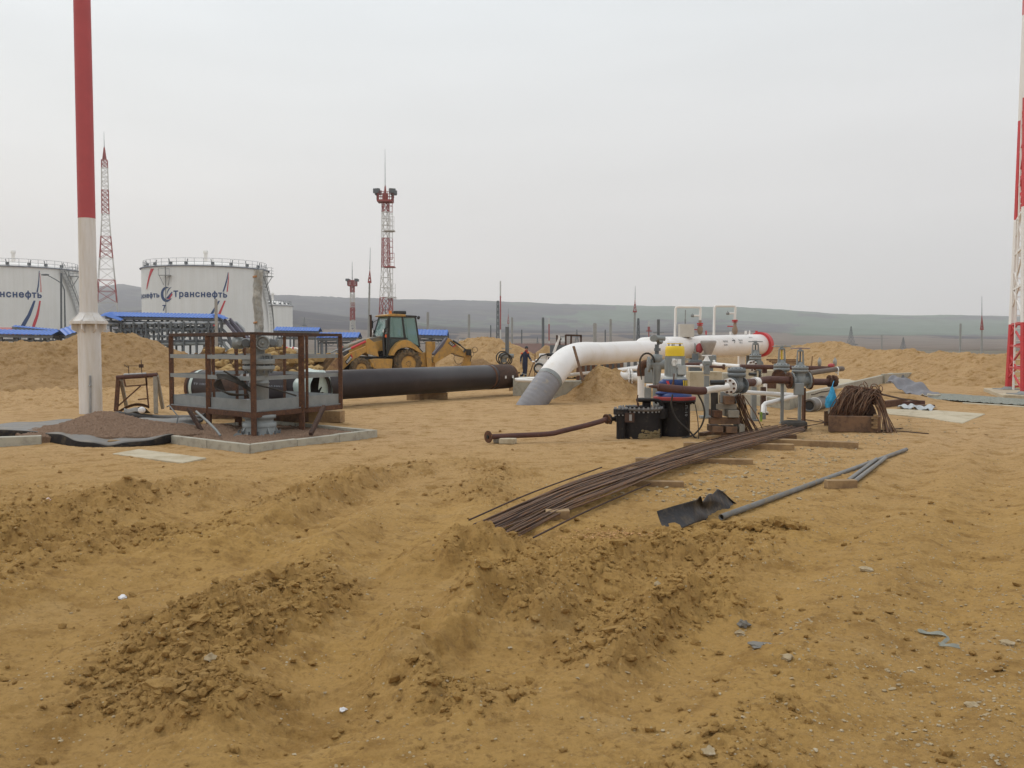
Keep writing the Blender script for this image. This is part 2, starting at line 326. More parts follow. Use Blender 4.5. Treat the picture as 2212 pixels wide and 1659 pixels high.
def relief(x, y):
    """height and roughness of the clay at ground points"""
    x = np.asarray(x, float); y = np.asarray(y, float); z = np.zeros(x.shape); rg = np.zeros(x.shape)
    near = (y > 1) & (y < 24) & (np.abs(x) < 16)
    if near.any():
        X = x[near]; Y = y[near]; Z = np.zeros(X.shape); Q = np.zeros(X.shape)
        Xw = X + .13 * fbm(X * 1.7, Y * 1.7, 3); Yw = Y + .13 * fbm(X * 1.7 + 40, Y * 1.7, 3)
        Xw += .05 * fbm(X * 6, Y * 6 + 9, 3); Yw += .05 * fbm(X * 6 + 40, Y * 6, 3)
        for P, h, wl, wr, ro in _RW:
            bd = np.full(X.shape, 99.); bs = np.zeros(X.shape); n = len(P) - 1; bt = np.zeros(X.shape); ba = np.zeros(X.shape); acc = 0.
            for i in range(n):
                ax, ay = P[i].x, P[i].y; dx, dy = P[i + 1].x - ax, P[i + 1].y - ay; L2 = dx * dx + dy * dy
                t = np.clip(((Xw - ax) * dx + (Yw - ay) * dy) / L2, 0, 1); ex = Xw - ax - t * dx; ey = Yw - ay - t * dy
                d = np.sqrt(ex * ex + ey * ey); m = d < bd; bd = np.where(m, d, bd); bs = np.where(m, dx * ey - dy * ex, bs); bt = np.where(m, (i + t) / n, bt); ba = np.where(m, acc + t * math.sqrt(L2), ba); acc += math.sqrt(L2)
            w = np.where(bs > 0, wl, wr); tp = np.clip(np.minimum(bt, 1 - bt) / .16, 0, 1); tp = tp * tp * (3 - 2 * tp); q = np.exp(-(bd / w) ** 2) * tp
            if h > 0:
                var = .75 + .9 * fbm(X * 2.3 + h * 99, Y * 2.3, 3)
                Z += h * q * np.clip(var, .2, 1.6)
            else:
                Z += h * q - h * .28 * np.exp(-((bd - 1.45 * w) / (.42 * w)) ** 2) * (.6 + .9 * np.clip(fbm(X * 3 + 7, Y * 3, 3) + .4, 0, 1.2)) * tp
                Z += .011 * np.sign(np.sin(ba * 42 + np.abs(bd) * 18)) * np.clip(np.sin(ba * 42 + np.abs(bd) * 18) ** 2, 0, 1) * q ** 2 * (fbm(X * 1.3, Y * 1.3 + 5, 2) > -.12)
            Q += ro * np.exp(-(bd / (np.maximum(w, .28) * 1.4)) ** 2) * (.35 + .65 * tp)
        z[near] = Z; rg[near] = Q
    patch = np.clip(fbm(x * .35 + 5, y * .35, 3) * 2.2, -.4, 1)
    base = np.where(y < 13, .35, .16)
    fade = np.clip((13.5 - y) / 3, 0, 1)
    right = np.clip((x - (-.5 + .27 * y)) / 1.0, 0, 1)
    rough = np.clip(rg + (.46 + .50 * patch) * fade * (1 - .72 * right) + .10, .03, 1.6)
    return z, rough
def H(x, y, detail=True):
    x = np.asarray(x, float); y = np.asarray(y, float)
    z, ro = relief(x, y)
    r = np.hypot(x, y); f1 = np.clip(1.25 - r / 60, 0, 1)
    z = z + .035 * fbm(x * .45, y * .45, 3) * np.clip((r - 2) / 8, 0.3, 1.3) * f1
    n = .085 * (billow(x * 3.1, y * 3.1, 5, .62) - .28) * ro
    w1, v1 = worley(x * 6 + .3 * pn(x * 9, y * 9), y * 6); w2, v2 = worley(x * 14 + .3, y * 14); w3, v3 = worley(x * 32, y * 32)
    n = n + ro * (.055 * (v1 - .4) * (1 - np.clip(w1 * 1.3, 0, 1)) + .036 * (v2 - .3) * (1 - np.clip(w2 * 1.2, 0, 1)) + .018 * (v3 - .2) * (1 - np.clip(w3 * 1.2, 0, 1)))
    z = z + n * f1 + .014 * fbm(x * 9, y * 9, 4) * f1 + .006 * fbm(x * 45, y * 45, 3) * (r < 20)
    z = z - .035 * np.clip(ro, 0, 1) * np.clip(1 - np.abs(pn(x * 2.6 + 3, y * 2.6)) * 9, 0, 1) * (r < 16)
    # rough churned clay in the middle left distance
    far = np.clip((y - 23) / 4, 0, 1) * np.clip((44 - y) / 5, 0, 1) * np.clip((-4 - x) / 5, 0, 1)
    z = z + far * (.30 * (billow(x * 1.3, y * 1.3, 4, .6) - .22) + .1 * billow(x * 5, y * 5, 3))
    # road ripples on the right
    rd = np.clip((x - (.6 + .32 * y)) / 1.5, 0, 1) * np.clip((20 - y) / 5, 0, 1)
    z = z + rd * .011 * pn(x * 1.2, y * 7 + x * 2)
    return z
def hz(x, y): return float(H(np.array([x]), np.array([y]))[0])
def GP(px, py, dz=0.):
    p = G(px, py); p.z = hz(p.x, p.y) + dz; return p
def npmesh(name, V, F, m, smooth=True):
    me = bpy.data.meshes.new(name); me.vertices.add(len(V)); me.vertices.foreach_set('co', V.astype(np.float32).ravel())
    k = F.shape[1]; me.loops.add(F.size); me.loops.foreach_set('vertex_index', F.astype(np.int32).ravel())
    me.polygons.add(len(F)); me.polygons.foreach_set('loop_start', np.arange(0, F.size, k, dtype=np.int32)); me.polygons.foreach_set('loop_total', np.full(len(F), k, dtype=np.int32))
    me.polygons.foreach_set('use_smooth', np.full(len(F), smooth)); me.update(calc_edges=True); me.materials.append(m)
    o = bpy.data.objects.new(name, me); COL.objects.link(o); return o
def gridfaces(nr, nc, wrap=False):
    i = np.arange(nr - 1)[:, None]; j = np.arange(nc if wrap else nc - 1)[None, :]; j2 = (j + 1) % nc
    return np.stack([i * nc + j + 0 * i, i * nc + j2 + 0 * i, (i + 1) * nc + j2, (i + 1) * nc + j + 0 * i], -1).reshape(-1, 4)
# ground material
def ground_mat(name, dark=1., damp=.0):
    m = bpy.data.materials.new(name); m.use_nodes = True; nt = m.node_tree; N = nt.nodes; L = nt.links; p = N['Principled BSDF']
    p.inputs['Roughness'].default_value = .95; p.inputs['Specular IOR Level'].default_value = .12
    g = N.new('ShaderNodeNewGeometry')
    def noise(s, d=6, r=.6, out=0, sc=None):
        n = N.new('ShaderNodeTexNoise'); n.inputs['Scale'].default_value = s; n.inputs['Detail'].default_value = d; n.inputs['Roughness'].default_value = r
        if sc:
            q = N.new('ShaderNodeMapping'); q.inputs['Scale'].default_value = sc; L.new(g.outputs['Position'], q.inputs[0]); L.new(q.outputs[0], n.inputs['Vector'])
        else: L.new(g.outputs['Position'], n.inputs['Vector'])
        return n.outputs[out]
    def rng(src, a, b, c=0., d=1.):
        q = N.new('ShaderNodeMapRange'); L.new(src, q.inputs[0]); q.inputs[1].default_value = a; q.inputs[2].default_value = b; q.inputs[3].default_value = c; q.inputs[4].default_value = d; return q.outputs[0]
    def mix(fac, a, b, fv=None):
        q = N.new('ShaderNodeMixRGB')
        if fac is not None: L.new(fac, q.inputs[0])
        else: q.inputs[0].default_value = fv
        for k, s in ((1, a), (2, b)):
            if isinstance(s, tuple): q.inputs[k].default_value = (*[x * dark for x in s], 1)
            else: L.new(s, q.inputs[k])
        return q.outputs[0]
    a = mix(rng(noise(.6, 5), .35, .65), (.45, .275, .092), (.41, .25, .09))
    # paler, dustier clay towards the middle distance (trodden, dry)
    sp = N.new('ShaderNodeSeparateXYZ'); L.new(g.outputs['Position'], sp.inputs[0])
    dry = rng(sp.outputs[1], 8.5, 17.)
    a = mix(dry, a, mix(rng(noise(.9, 5), .35, .65), (.51, .335, .17), (.46, .295, .145)))
    a = mix(rng(noise(2.6, 8, .7), .50, .66), a, (.29, .165, .052))
    a = mix(rng(noise(7, 8, .72), .55, .70), a, (.25, .142, .048))
    a = mix(rng(noise(1.4, 8, .65), .56, .68, 0, .55), a, (.47, .31, .135))
    a = mix(rng(noise(28, 6, .7), .48, .72, 0, .62), a, (.23, .14, .055))
    # grains of pale stone
    v = N.new('ShaderNodeTexVoronoi'); v.inputs['Scale'].default_value = 42; L.new(g.outputs['Position'], v.inputs['Vector'])
    vs = N.new('ShaderNodeSeparateColor'); L.new(v.outputs['Color'], vs.inputs[0])
    far = rng(sp.outputs[1], 62., 85.)
    a = mix(far, a, mix(rng(noise(.05, 5), .4, .6), (.20, .165, .125), (.15, .135, .10)))
    m1 = N.new('ShaderNodeMath'); m1.operation = 'MULTIPLY'; L.new(rng(vs.outputs[0], .86, .9), m1.inputs[0]); L.new(rng(v.outputs['Distance'], .30, .22), m1.inputs[1])
    m2 = N.new('ShaderNodeMath'); m2.operation = 'MULTIPLY'; L.new(m1.outputs[0], m2.inputs[0]); L.new(rng(noise(1.1, 3), .42, .58), m2.inputs[1])
    a = mix(m2.outputs[0], a, (.50, .42, .28))
    if name == 'clay_ground':
        at = N.new('ShaderNodeAttribute'); at.attribute_name = 'turned'; a = mix(rng(at.outputs['Fac'], .5, 1.4, 0, .38), a, mix(rng(noise(5, 7, .7), .4, .6), (.35, .205, .066), (.27, .155, .054)))
    if damp: a = mix(None, a, (.13, .065, .04), damp)
    L.new(a, p.inputs['Base Color'])
    hb = N.new('ShaderNodeMath'); hb.operation = 'ADD'; L.new(noise(38, 8, .7), hb.inputs[0]); L.new(rng(noise(120, 4, .7), 0, 1, 0, .35), hb.inputs[1])
    bb = N.new('ShaderNodeBump'); bb.inputs['Strength'].default_value = .75; bb.inputs['Distance'].default_value = .03; L.new(hb.outputs[0], bb.inputs['Height']); L.new(bb.outputs[0], p.inputs['Normal'])
    return m
GROUND = ground_mat('clay_ground'); SOIL = ground_mat('piled_clay', .92); SOILD = ground_mat('damp_clay', .8, .35)
# ================================================================== SETTING: ground sheet
NA = 1050
ang = np.concatenate([np.linspace(-180, -36, 70, endpoint=False), np.linspace(-36, 36, NA, endpoint=False), np.linspace(36, 180, 70, endpoint=False)])
ang = np.radians(ang)
rr = np.concatenate([[0.02, .8, 1.6, 2.4], np.geomspace(3.0, 16, 520, endpoint=False), np.geomspace(16, 60, 200, endpoint=False), np.geomspace(60, 900, 60)])
RR, AA = np.meshgrid(rr, ang, indexing='ij'); GX = RR * np.sin(AA); GY = RR * np.cos(AA)
GZ = np.zeros(GX.shape)
GZ[:] = H(GX, GY)
GZ -= np.clip((RR - 300) / 600, 0, 1) * 3
gv = np.stack([GX, GY, GZ], -1).reshape(-1, 3); gf = gridfaces(len(rr), len(ang), True)[:, ::-1]
gob = npmesh('ground', gv, gf, GROUND); _, RO = relief(GX.ravel(), GY.ravel()); ga = gob.data.attributes.new('turned', 'FLOAT', 'POINT'); ga.data.foreach_set('value', (RO * (GY.ravel() > 1)).astype(np.float32))
ground = meta(gob, 'ochre clay of the building site, rutted and full of clods in the foreground', kind='structure')
# ------------------------------------------------------------------ hills
CREST = [(-900, 640), (-300, 625), (0, 628), (180, 626), (232, 624), (270, 621), (315, 629), (450, 637), (600, 643), (700, 646), (850, 651), (1040, 655), (1200, 660), (1400, 664), (1600, 667), (1700, 673), (1800, 681), (1950, 683), (2212, 686), (2600, 694), (3200, 690)]
RIDGE2 = [(-900, 690), (-300, 700), (200, 680), (400, 662), (590, 664), (650, 672), (750, 684), (850, 693), (960, 704), (1100, 712), (1300, 716), (1600, 713), (1800, 724), (1900, 722), (2212, 728), (3200, 725)]
def crest(tab, px): return np.interp(px, [a for a, b in tab], [HZ - b for a, b in tab]) / FPX
hp = np.linspace(-1300, 3600, 900); rad = np.concatenate([np.linspace(560, 1500, 40, endpoint=False), np.linspace(1500, 3600, 110), [3800, 4050]])
PP, RD = np.meshgrid(hp, rad); e2 = crest(RIDGE2, PP); e1 = crest(CREST, PP)
x1 = (PP - CX) / FPX * RD; y1 = RD
s2 = np.clip((RD - 560) / 1100, 0, 1); s1 = np.clip((RD - 1700) / 1900, 0, 1)
sm = lambda t: t * t * (3 - 2 * t)
el = e2 * sm(s2) * np.where(RD > 1660, np.clip(1 - (RD - 1660) / 900 * .5, .6, 1), 1)
zz = CAMZ + el * RD
zt = CAMZ + e1 * 3600
z3 = zz + (zt - zz) * sm(s1) - 3 * (1 - s2)
z3 = z3 + (fbm(x1 / 260, y1 / 260, 5) * 14 + 2.5 * fbm(x1 / 40, y1 / 40, 3)) * np.clip(s1 * 3, 0, 1) * np.clip((3600 - RD) / 500, .08, 1)
z3 = z3 + (RD > 3400) * (RD < 3700) * 3.0 * np.clip(fbm(PP / 14., PP * 0 + 3.3, 4) * 2.2 + .25, 0, 2) * np.clip((1250 - PP) / 200, 0, 1)
z3 = np.where(RD > 3700, zt - (RD - 3600) * .35, z3)
hv = np.stack([x1, y1, z3], -1).reshape(-1, 3); hf = gridfaces(len(rad), len(hp))
def hills_mat():
    m = bpy.data.materials.new('hill_cover'); m.use_nodes = True; nt = m.node_tree; N = nt.nodes; L = nt.links; p = N['Principled BSDF']; p.inputs['Roughness'].default_value = 1; p.inputs['Specular IOR Level'].default_value = 0
    a = N.new('ShaderNodeAttribute'); a.attribute_name = 'cover'; L.new(a.outputs['Color'], p.inputs['Base Color']); return m
hills = meta(npmesh('hills', hv, hf, hills_mat()), kind='structure')
lat = (z3 - CAMZ) / RD * FPX      # how high on the slope a field lies
n1 = fbm(x1 / 500, y1 / 230 + 3, 4); n2 = fbm(x1 / 140, y1 / 60, 4)
wood = np.array([.050, .048, .060]); green = np.array([.085, .125, .085]); bare = np.array([.17, .135, .11]); scrub = np.array([.085, .085, .075])
cov = np.zeros(x1.shape + (3,)); cov[:] = wood
gmask = ((n1 > -.02 + .15 * (PP < 1250)) & (PP > 1100) & (lat > 45 + 10 * n2) & (RD > 2000)) | ((PP > 1350) & (lat < 62 + 6 * n2 - (PP - 1500) * .012) & (lat > 20) & (PP > 1720 + 90 * n1 + 60 * n2)) | ((PP > 1330) & (PP < 1720) & (lat > 56 + 10 * n2))
gmask2 = (n2 > .05) & (PP > 900) & (PP < 1500) & (lat > 38) & (lat < 60)
cov[gmask] = green; cov[gmask2] = green * .9 + scrub * .2
bm_ = (lat < 26 + 7 * n2 + 8 * (PP < 900)); cov[bm_ & ~gmask] = bare
sm_ = (n2 > .16) & ~gmask & ~bm_; cov[sm_] = scrub
woods_line = (lat > 13) & (lat < 22) & (fbm(x1 / 90, y1 / 900, 3) > .02); cov[woods_line] = wood
cov *= (1 + .5 * fbm(x1 / 45, y1 / 25, 4))[..., None]
ca = hills.data.color_attributes.new('cover', 'FLOAT_COLOR', 'POINT')
ca.data.foreach_set('color', np.concatenate([cov, np.ones(x1.shape + (1,))], -1).astype(np.float32).ravel())
# ------------------------------------------------------------------ loose clods and stones
def scatter(name, m, n, ymin, ymax, smin, smax, seed, sub=1, wfun=None, flat=.7, sink=.3, label=None, power=3.):
    rs = np.random.RandomState(seed); pts = []
    got = 0; X = []; Y = []
    while got < n:
        k = n * 4; y = ymin * (ymax / ymin) ** rs.rand(k); x = (rs.rand(k) * 1.3 - .65) * y * 1.05
        z, ro = relief(x, y); w = wfun(x, y, ro, z); keep = rs.rand(k) < w; X.append(x[keep]); Y.append(y[keep]); got += keep.sum()
    x = np.concatenate(X)[:n]; y = np.concatenate(Y)[:n]
    s = smin * (smax / smin) ** (rs.rand(n) ** power); z = H(x, y) + s * (flat - sink)
    iv, if_ = ICO[sub]; nv = len(iv); f = np.array(if_)
    a = rs.rand(n) * 6.283; ca_, sa = np.cos(a), np.sin(a)
    P = iv[None] * (1 + .38 * (rs.rand(n, nv, 1) - .5) * 2 * .8) * np.stack([.8 + .7 * rs.rand(n), .7 + .5 * rs.rand(n), flat * (.6 + .7 * rs.rand(n))], -1)[:, None, :]
    t = (rs.rand(n) - .5) * .9; c, q = np.cos(t), np.sin(t)
    P = np.stack([P[..., 0] * c[:, None] - P[..., 2] * q[:, None], P[..., 1], P[..., 0] * q[:, None] + P[..., 2] * c[:, None]], -1)
    P = np.stack([P[..., 0] * ca_[:, None] - P[..., 1] * sa[:, None], P[..., 0] * sa[:, None] + P[..., 1] * ca_[:, None], P[..., 2]], -1) * s[:, None, None]
    P += np.stack([x, y, z], -1)[:, None, :]
    o = npmesh(name, P.reshape(-1, 3), (f[None] + (np.arange(n) * nv)[:, None, None]).reshape(-1, 3), m, False)
    return meta(o, label, kind='stuff')
CLODM = ground_mat('clod_clay', .94)
scatter('clods', CLODM, 14000, 3.2, 20, .005, .032, 1, 1, lambda x, y, r, z: np.clip((r - .42) * .7, .014, .6) * np.clip(4 / y + .25, 0, 1), flat=.75, label='loose clods of clay along the wheel ruts', power=3.2, sink=.42)
scatter('large_clods', CLODM, 110, 3.2, 19, .03, .075, 2, 2, lambda x, y, r, z: np.clip((r - .75) * .9, .0, 1) * np.clip(z * 9, .15, 1), flat=.55, sink=.45, label='big broken lumps of clay on the rut ridges')
STONEM = mat('pale_stone', (.40, .31, .185), (.31, .24, .15), rough=.9, scale=14, bump=.2, c3=(.50, .43, .31), t3=.58, s3=9)
scatter('gravel', STONEM, 8000, 3.1, 22, .003, .012, 3, 1, lambda x, y, r, z: np.clip((x - (.1 + .1 * y)) / 2, .12, 1) * np.clip(4 / y + .15, 0, 1), flat=.45, sink=.2, label='pale gravel strewn over the clay', power=2.2)
def gband(x, y, r, z):
    d = np.abs((x - 6.3) - (y - 17.) * .62); return np.exp(-(d / .9) ** 2) * (y > 10) * (y < 21) * 1.
scatter('crushed_stone', STONEM, 1100, 9, 22, .008, .032, 4, 1, gband, flat=.5, sink=.3, label='crushed stone lying in a band past the rusty bars', power=2.)
# ------------------------------------------------------------------ heaps of earth
def heap(name, crest_pts, label, m=None, slope=.75, n=150, amp=.16, fr=1.0, cat='earth heap', kind=None, seed=0, pad=.5, flatw=.15, obj_label=True):
    """crest_pts: world (x, y, top z); sides fall at angle of repose"""
    P = np.array(crest_pts, float); mh = P[:, 2].max(); wr = mh / slope + pad
    x0, x1_ = P[:, 0].min() - wr, P[:, 0].max() + wr; y0, y1_ = P[:, 1].min() - wr, P[:, 1].max() + wr
    dx = max((x1_ - x0), (y1_ - y0)) / n; nx = int((x1_ - x0) / dx) + 2; ny = int((y1_ - y0) / dx) + 2
    X, Y = np.meshgrid(np.linspace(x0, x1_, nx), np.linspace(y0, y1_, ny)); best = np.full(X.shape, -1.5)
    Xw = X + .5 * fbm(X * .6 * fr + seed, Y * .6 * fr, 3) * min(mh, 2) * .5; Yw = Y + .5 * fbm(X * .6 * fr, Y * .6 * fr + 31 + seed, 3) * min(mh, 2) * .5
    for i in range(max(len(P) - 1, 1)):
        a = P[i]; b = P[min(i + 1, len(P) - 1)]; d = b[:2] - a[:2]; L2 = max((d ** 2).sum(), 1e-6)
        t = np.clip(((Xw - a[0]) * d[0] + (Yw - a[1]) * d[1]) / L2, 0, 1); ds = np.hypot(Xw - a[0] - t * d[0], Yw - a[1] - t * d[1]); hh = a[2] + t * (b[2] - a[2])
        q = hh - slope * (np.sqrt(ds ** 2 + flatw ** 2) - flatw); best = np.maximum(best, q)
    # soft foot
    best = np.where(best < .25 * mh, .25 * mh - (.25 * mh - best) * .62, best)
    a_ = amp * min(mh, 1.6)
    Z = best + a_ * (fbm(X * 1.3 * fr + seed, Y * 1.3 * fr, 5, .55)) + a_ * .8 * (billow(X * 3 * fr, Y * 3 * fr + seed, 4, .6) - .3) * np.clip(best / mh + .3, .2, 1)
    w_, v_ = worley(X * 5 * fr + seed, Y * 5 * fr); Z += a_ * .45 * (v_ - .4) * (1 - np.clip(w_ * 1.3, 0, 1)) * np.clip(best, 0, 1)
    Z = Z + H(X, Y) * .3
    base = np.array([P[:, 0].mean(), P[:, 1].mean(), 0.])
    V = np.stack([X, Y, np.maximum(Z, -.6)], -1).reshape(-1, 3); F = gridfaces(ny, nx)
    keep = V[F][:, :, 2].max(1) > -.25; F = F[keep]; used = np.unique(F); rem = np.zeros(len(V), int); rem[used] = np.arange(len(used)); F = rem[F]; V = V[used] - base
    o = npmesh(name, V, F, m or SOIL); o.location = base
    return meta(o, label, None if kind else cat, kind=kind)
def C(px, py, Y): p = W(px, py, Y); return (p.x, p.y, p.z)
heap('dirt_pile', [C(1306, 792, 29.0), C(1326, 795, 29.4), C(1352, 826, 28.8)], 'cone of loose ochre earth at the foot of the white bent pipe', slope=.78, n=220, amp=.15, fr=1.6, flatw=.15)
heap('earth_mound', [C(-260, 745, 38), C(-60, 742, 38), C(20, 739, 38), C(80, 741, 38), C(130, 735, 39), C(190, 721, 40), C(250, 718, 41), C(285, 722, 41), C(315, 740, 41), C(355, 765, 41), C(392, 785, 40)], 'long tall heap of brown earth behind the red and white pole', slope=.5, n=420, amp=.14, fr=.7, flatw=.5, cat='earth mound', m=ground_mat('mound_clay', .84, .10))
heap('earth_mound', [C(995, 742, 58), C(1020, 731, 58), C(1050, 729, 58), C(1075, 735, 57), C(1088, 742, 57)], 'rounded sandy mound behind the arm of the digger', slope=.55, n=170, seed=4, flatw=.6)
heap('earth_mound', [C(1172, 757, 66), C(1187, 748, 66), C(1203, 756, 66)], 'small sandy mound just past the walking worker', slope=.7, n=110, seed=9, flatw=.3)
heap('earth_mound', [C(960, 800, 47), C(1010, 778, 47.5), C(1040, 775, 48)], 'low dark fresh heap under the digger arm', m=SOILD, slope=.6, n=110, seed=6)
heap('earth_berm', [C(1560, 760, 74), C(1650, 752, 72), C(1720, 748, 69), C(1762, 744, 66), C(1792, 739, 62), C(1822, 745, 59), C(1849, 757, 57), C(1904, 758, 52), C(1951, 757, 50), C(1986, 765, 47), C(2067, 763, 45), C(2130, 765, 43), C(2212, 767, 41), C(2330, 766, 40), C(2600, 766, 40)], 'long bank of dug clay closing off the site beneath the far hills', slope=.36, n=640, amp=.20, fr=.55, kind='structure', flatw=.7, seed=12)
heap('dirt_pile', [C(1830, 838, 30), C(1880, 843, 29), C(1960, 852, 28)], 'low apron of clay banked against the concrete kerb', slope=.3, n=140, amp=.1, seed=15, flatw=.5)
heap('rubble_heap', [C(455, 752, 44), C(520, 758, 44), C(565, 748, 45), C(590, 742, 45), C(640, 768, 44), C(720, 778, 43)], 'heap of dark damp soil and yellow rocks seen through the rusty cage', m=ground_mat('dark_soil', .6, .55), slope=.7, n=260, amp=.25, fr=1.1, seed=21, cat='rubble heap')

rs = np.random.RandomState(44); YR = mat('yellow_rock', (.42, .29, .12), (.34, .22, .09), rough=.95, scale=3, bump=.4)
b = B(); dgr = {}
for i in range(150):
    px = 440 + 250 * rs.rand(); top = np.interp(px, [440, 520, 565, 590, 640, 690], [756, 758, 750, 742, 768, 776]); py = top + (812 - top) * rs.rand() ** 1.2 - 1
    r_ = .10 + .26 * rs.rand() ** 2.5; v_, f_ = ICO[1]; p = W(px, py, 42.6 - (py - top) * .035 + .2 * rs.rand()); b.add([p + Vector((q[0] * r_ * (1 + .3 * rs.randn() * .6), q[1] * r_, q[2] * r_ * .75 * (1 + .25 * rs.randn()))) for q in v_], f_)
meta(mk('rubble_rocks', b, YR), 'yellow clay rocks strewn over the dark rubble heap behind the cage', kind='stuff')

def nearscrap(x, y, r, z):
    a = G(1440, 1158); b2 = G(1700, 1138); t = np.clip(((x - a.x) * (b2.x - a.x) + (y - a.y) * (b2.y - a.y)) / ((b2.x - a.x) ** 2 + (b2.y - a.y) ** 2), 0, 1)
    return np.exp(-(np.hypot(x - a.x - t * (b2.x - a.x), y - a.y - t * (b2.y - a.y)) / .11) ** 2)
scatter('clay_lumps', CLODM, 330, 7.5, 9.6, .012, .065, 9, 2, nearscrap, flat=.75, sink=.3, label='lumps of clay heaped against the black scrap and the open tube end', power=2.2)
# ================================================================== BACKGROUND: tanks
def text_mesh(s, size=1.0, bold=.0):
    """outlines of the built-in font, thickened and filled here (the font's own filling leaves notches shut)"""
    from mathutils.geometry import delaunay_2d_cdt
    V = []; F = []; pen = 0.
    for ch in s:
        c = bpy.data.curves.new('t', 'FONT'); c.body = ch + 'I'; c.size = size; c.resolution_u = 3; c.fill_mode = 'NONE'; o = bpy.data.objects.new('t', c); COL.objects.link(o)
        dg = bpy.context.evaluated_depsgraph_get(); me = bpy.data.meshes.new_from_object(o.evaluated_get(dg)); bpy.data.objects.remove(o)
        v = np.array([x.co[:2] for x in me.vertices]).reshape(-1, 2); nx = {}
        for e_ in me.edges: nx.setdefault(e_.vertices[0], []).append(e_.vertices[1]); nx.setdefault(e_.vertices[1], []).append(e_.vertices[0])
        bpy.data.meshes.remove(me); bpy.data.curves.remove(c); seen = set(); loops = []
        for k in range(len(v)):
            if k in seen: continue
            lp = [k]; seen.add(k); cur = k
            step = k + 1 if (k + 1) in nx.get(k, []) else (nx[k][0] if k in nx else None)
            while step is not None and step not in seen:
                lp.append(step); seen.add(step); cur = step; step = next((q for q in nx[cur] if q not in seen), None)
            if len(lp) > 2: loops.append(v[lp])
        marker = max(loops, key=lambda q: q[:, 0].mean()); adv = marker[:, 0].min(); loops = [q for q in loops if q is not marker]
        P = []; E = []; L2 = []
        for q in loops:
            q = q[np.hypot(*(q - np.roll(q, 1, 0)).T) > 1e-5]
            if len(q) < 3: continue
            d0 = q - np.roll(q, 1, 0); d1 = np.roll(q, -1, 0) - q; d0 = d0 / np.hypot(*d0.T)[:, None]; d1 = d1 / np.hypot(*d1.T)[:, None]
            n_ = np.stack([d0[:, 1] + d1[:, 1], -(d0[:, 0] + d1[:, 0])], -1); n_ /= np.maximum((n_ ** 2).sum(1) / 2, .4)[:, None]
            L2.append([q, n_])
        if L2:
            big = max(L2, key=lambda t_: abs((t_[0][:, 0] * np.roll(t_[0][:, 1], -1) - np.roll(t_[0][:, 0], -1) * t_[0][:, 1]).sum()))[0]
            sg = 1 if (big[:, 0] * np.roll(big[:, 1], -1) - np.roll(big[:, 0], -1) * big[:, 1]).sum() > 0 else -1
            L2 = [q + n_ * bold * sg for q, n_ in L2]
            for q in L2: k0 = len(P); P += [Vector(p) for p in q]; E += [(k0 + a, k0 + (a + 1) % len(q)) for a in range(len(q))]
            vo, _, fo, *_ = delaunay_2d_cdt(P, E, [], 0, 1e-6); k0 = len(V)
            for f_ in fo:
                cx_ = sum(vo[a][0] for a in f_) / len(f_); cy_ = sum(vo[a][1] for a in f_) / len(f_); wn_ = 0
                for q in L2:
                    x0, y0 = q[:, 0], q[:, 1]; x1, y1 = np.roll(x0, -1), np.roll(y0, -1); side = (x1 - x0) * (cy_ - y0) - (cx_ - x0) * (y1 - y0)
                    wn_ += int(((y0 <= cy_) & (y1 > cy_) & (side > 0)).sum()) - int(((y0 > cy_) & (y1 <= cy_) & (side < 0)).sum())
                if wn_: F.append([k0 + a for a in f_])
            V += [(p[0] + pen, p[1], 0.) for p in vo]
        pen += adv if ch != ' ' else .3 * size
        pen += .0 * size
    V = np.array(V); V[:, 0] -= V[:, 0].min(); return V, F
def flat_text(b, s, o, ux, uy, width, height=None, bold=.015):
    """lettering of a given width laid from corner o along ux, up along uy"""
    v, f = text_mesh(s, 1, bold); w = v[:, 0].max(); h = v[:, 1].max(); k = width / w; kh = (height / h) if height else k
    o = Vector(o); ux = Vector(ux).normalized(); uy = Vector(uy).normalized()
    b.add([o + ux * (p[0] * k) + uy * (p[1] * kh) for p in v], f)
def on_cyl(px, py, c, Rr):
    d = ray(px, py); a = d.x ** 2 + d.y ** 2; bq = -2 * (d.x * c.x + d.y * c.y); cc = c.x ** 2 + c.y ** 2 - Rr * Rr; D = bq * bq - 4 * a * cc
    if D < 0: D = 0
    t = (-bq - math.sqrt(D)) / (2 * a); x, y = d.x * t, d.y * t
    return math.atan2(x - c.x, -(y - c.y)), CAMZ + d.z * t
def cyl_pt(phi, z, c, Rr): return Vector((c.x + Rr * math.sin(phi), c.y - Rr * math.cos(phi), z))
TANKW = mat('tank_white', (.82, .81, .79), (.77, .765, .745), rough=.6, scale=.25, bump=.02, bscale=2, c3=(.72, .705, .67), t3=.60, s3=1.3, sharp=.35, streak=.06)
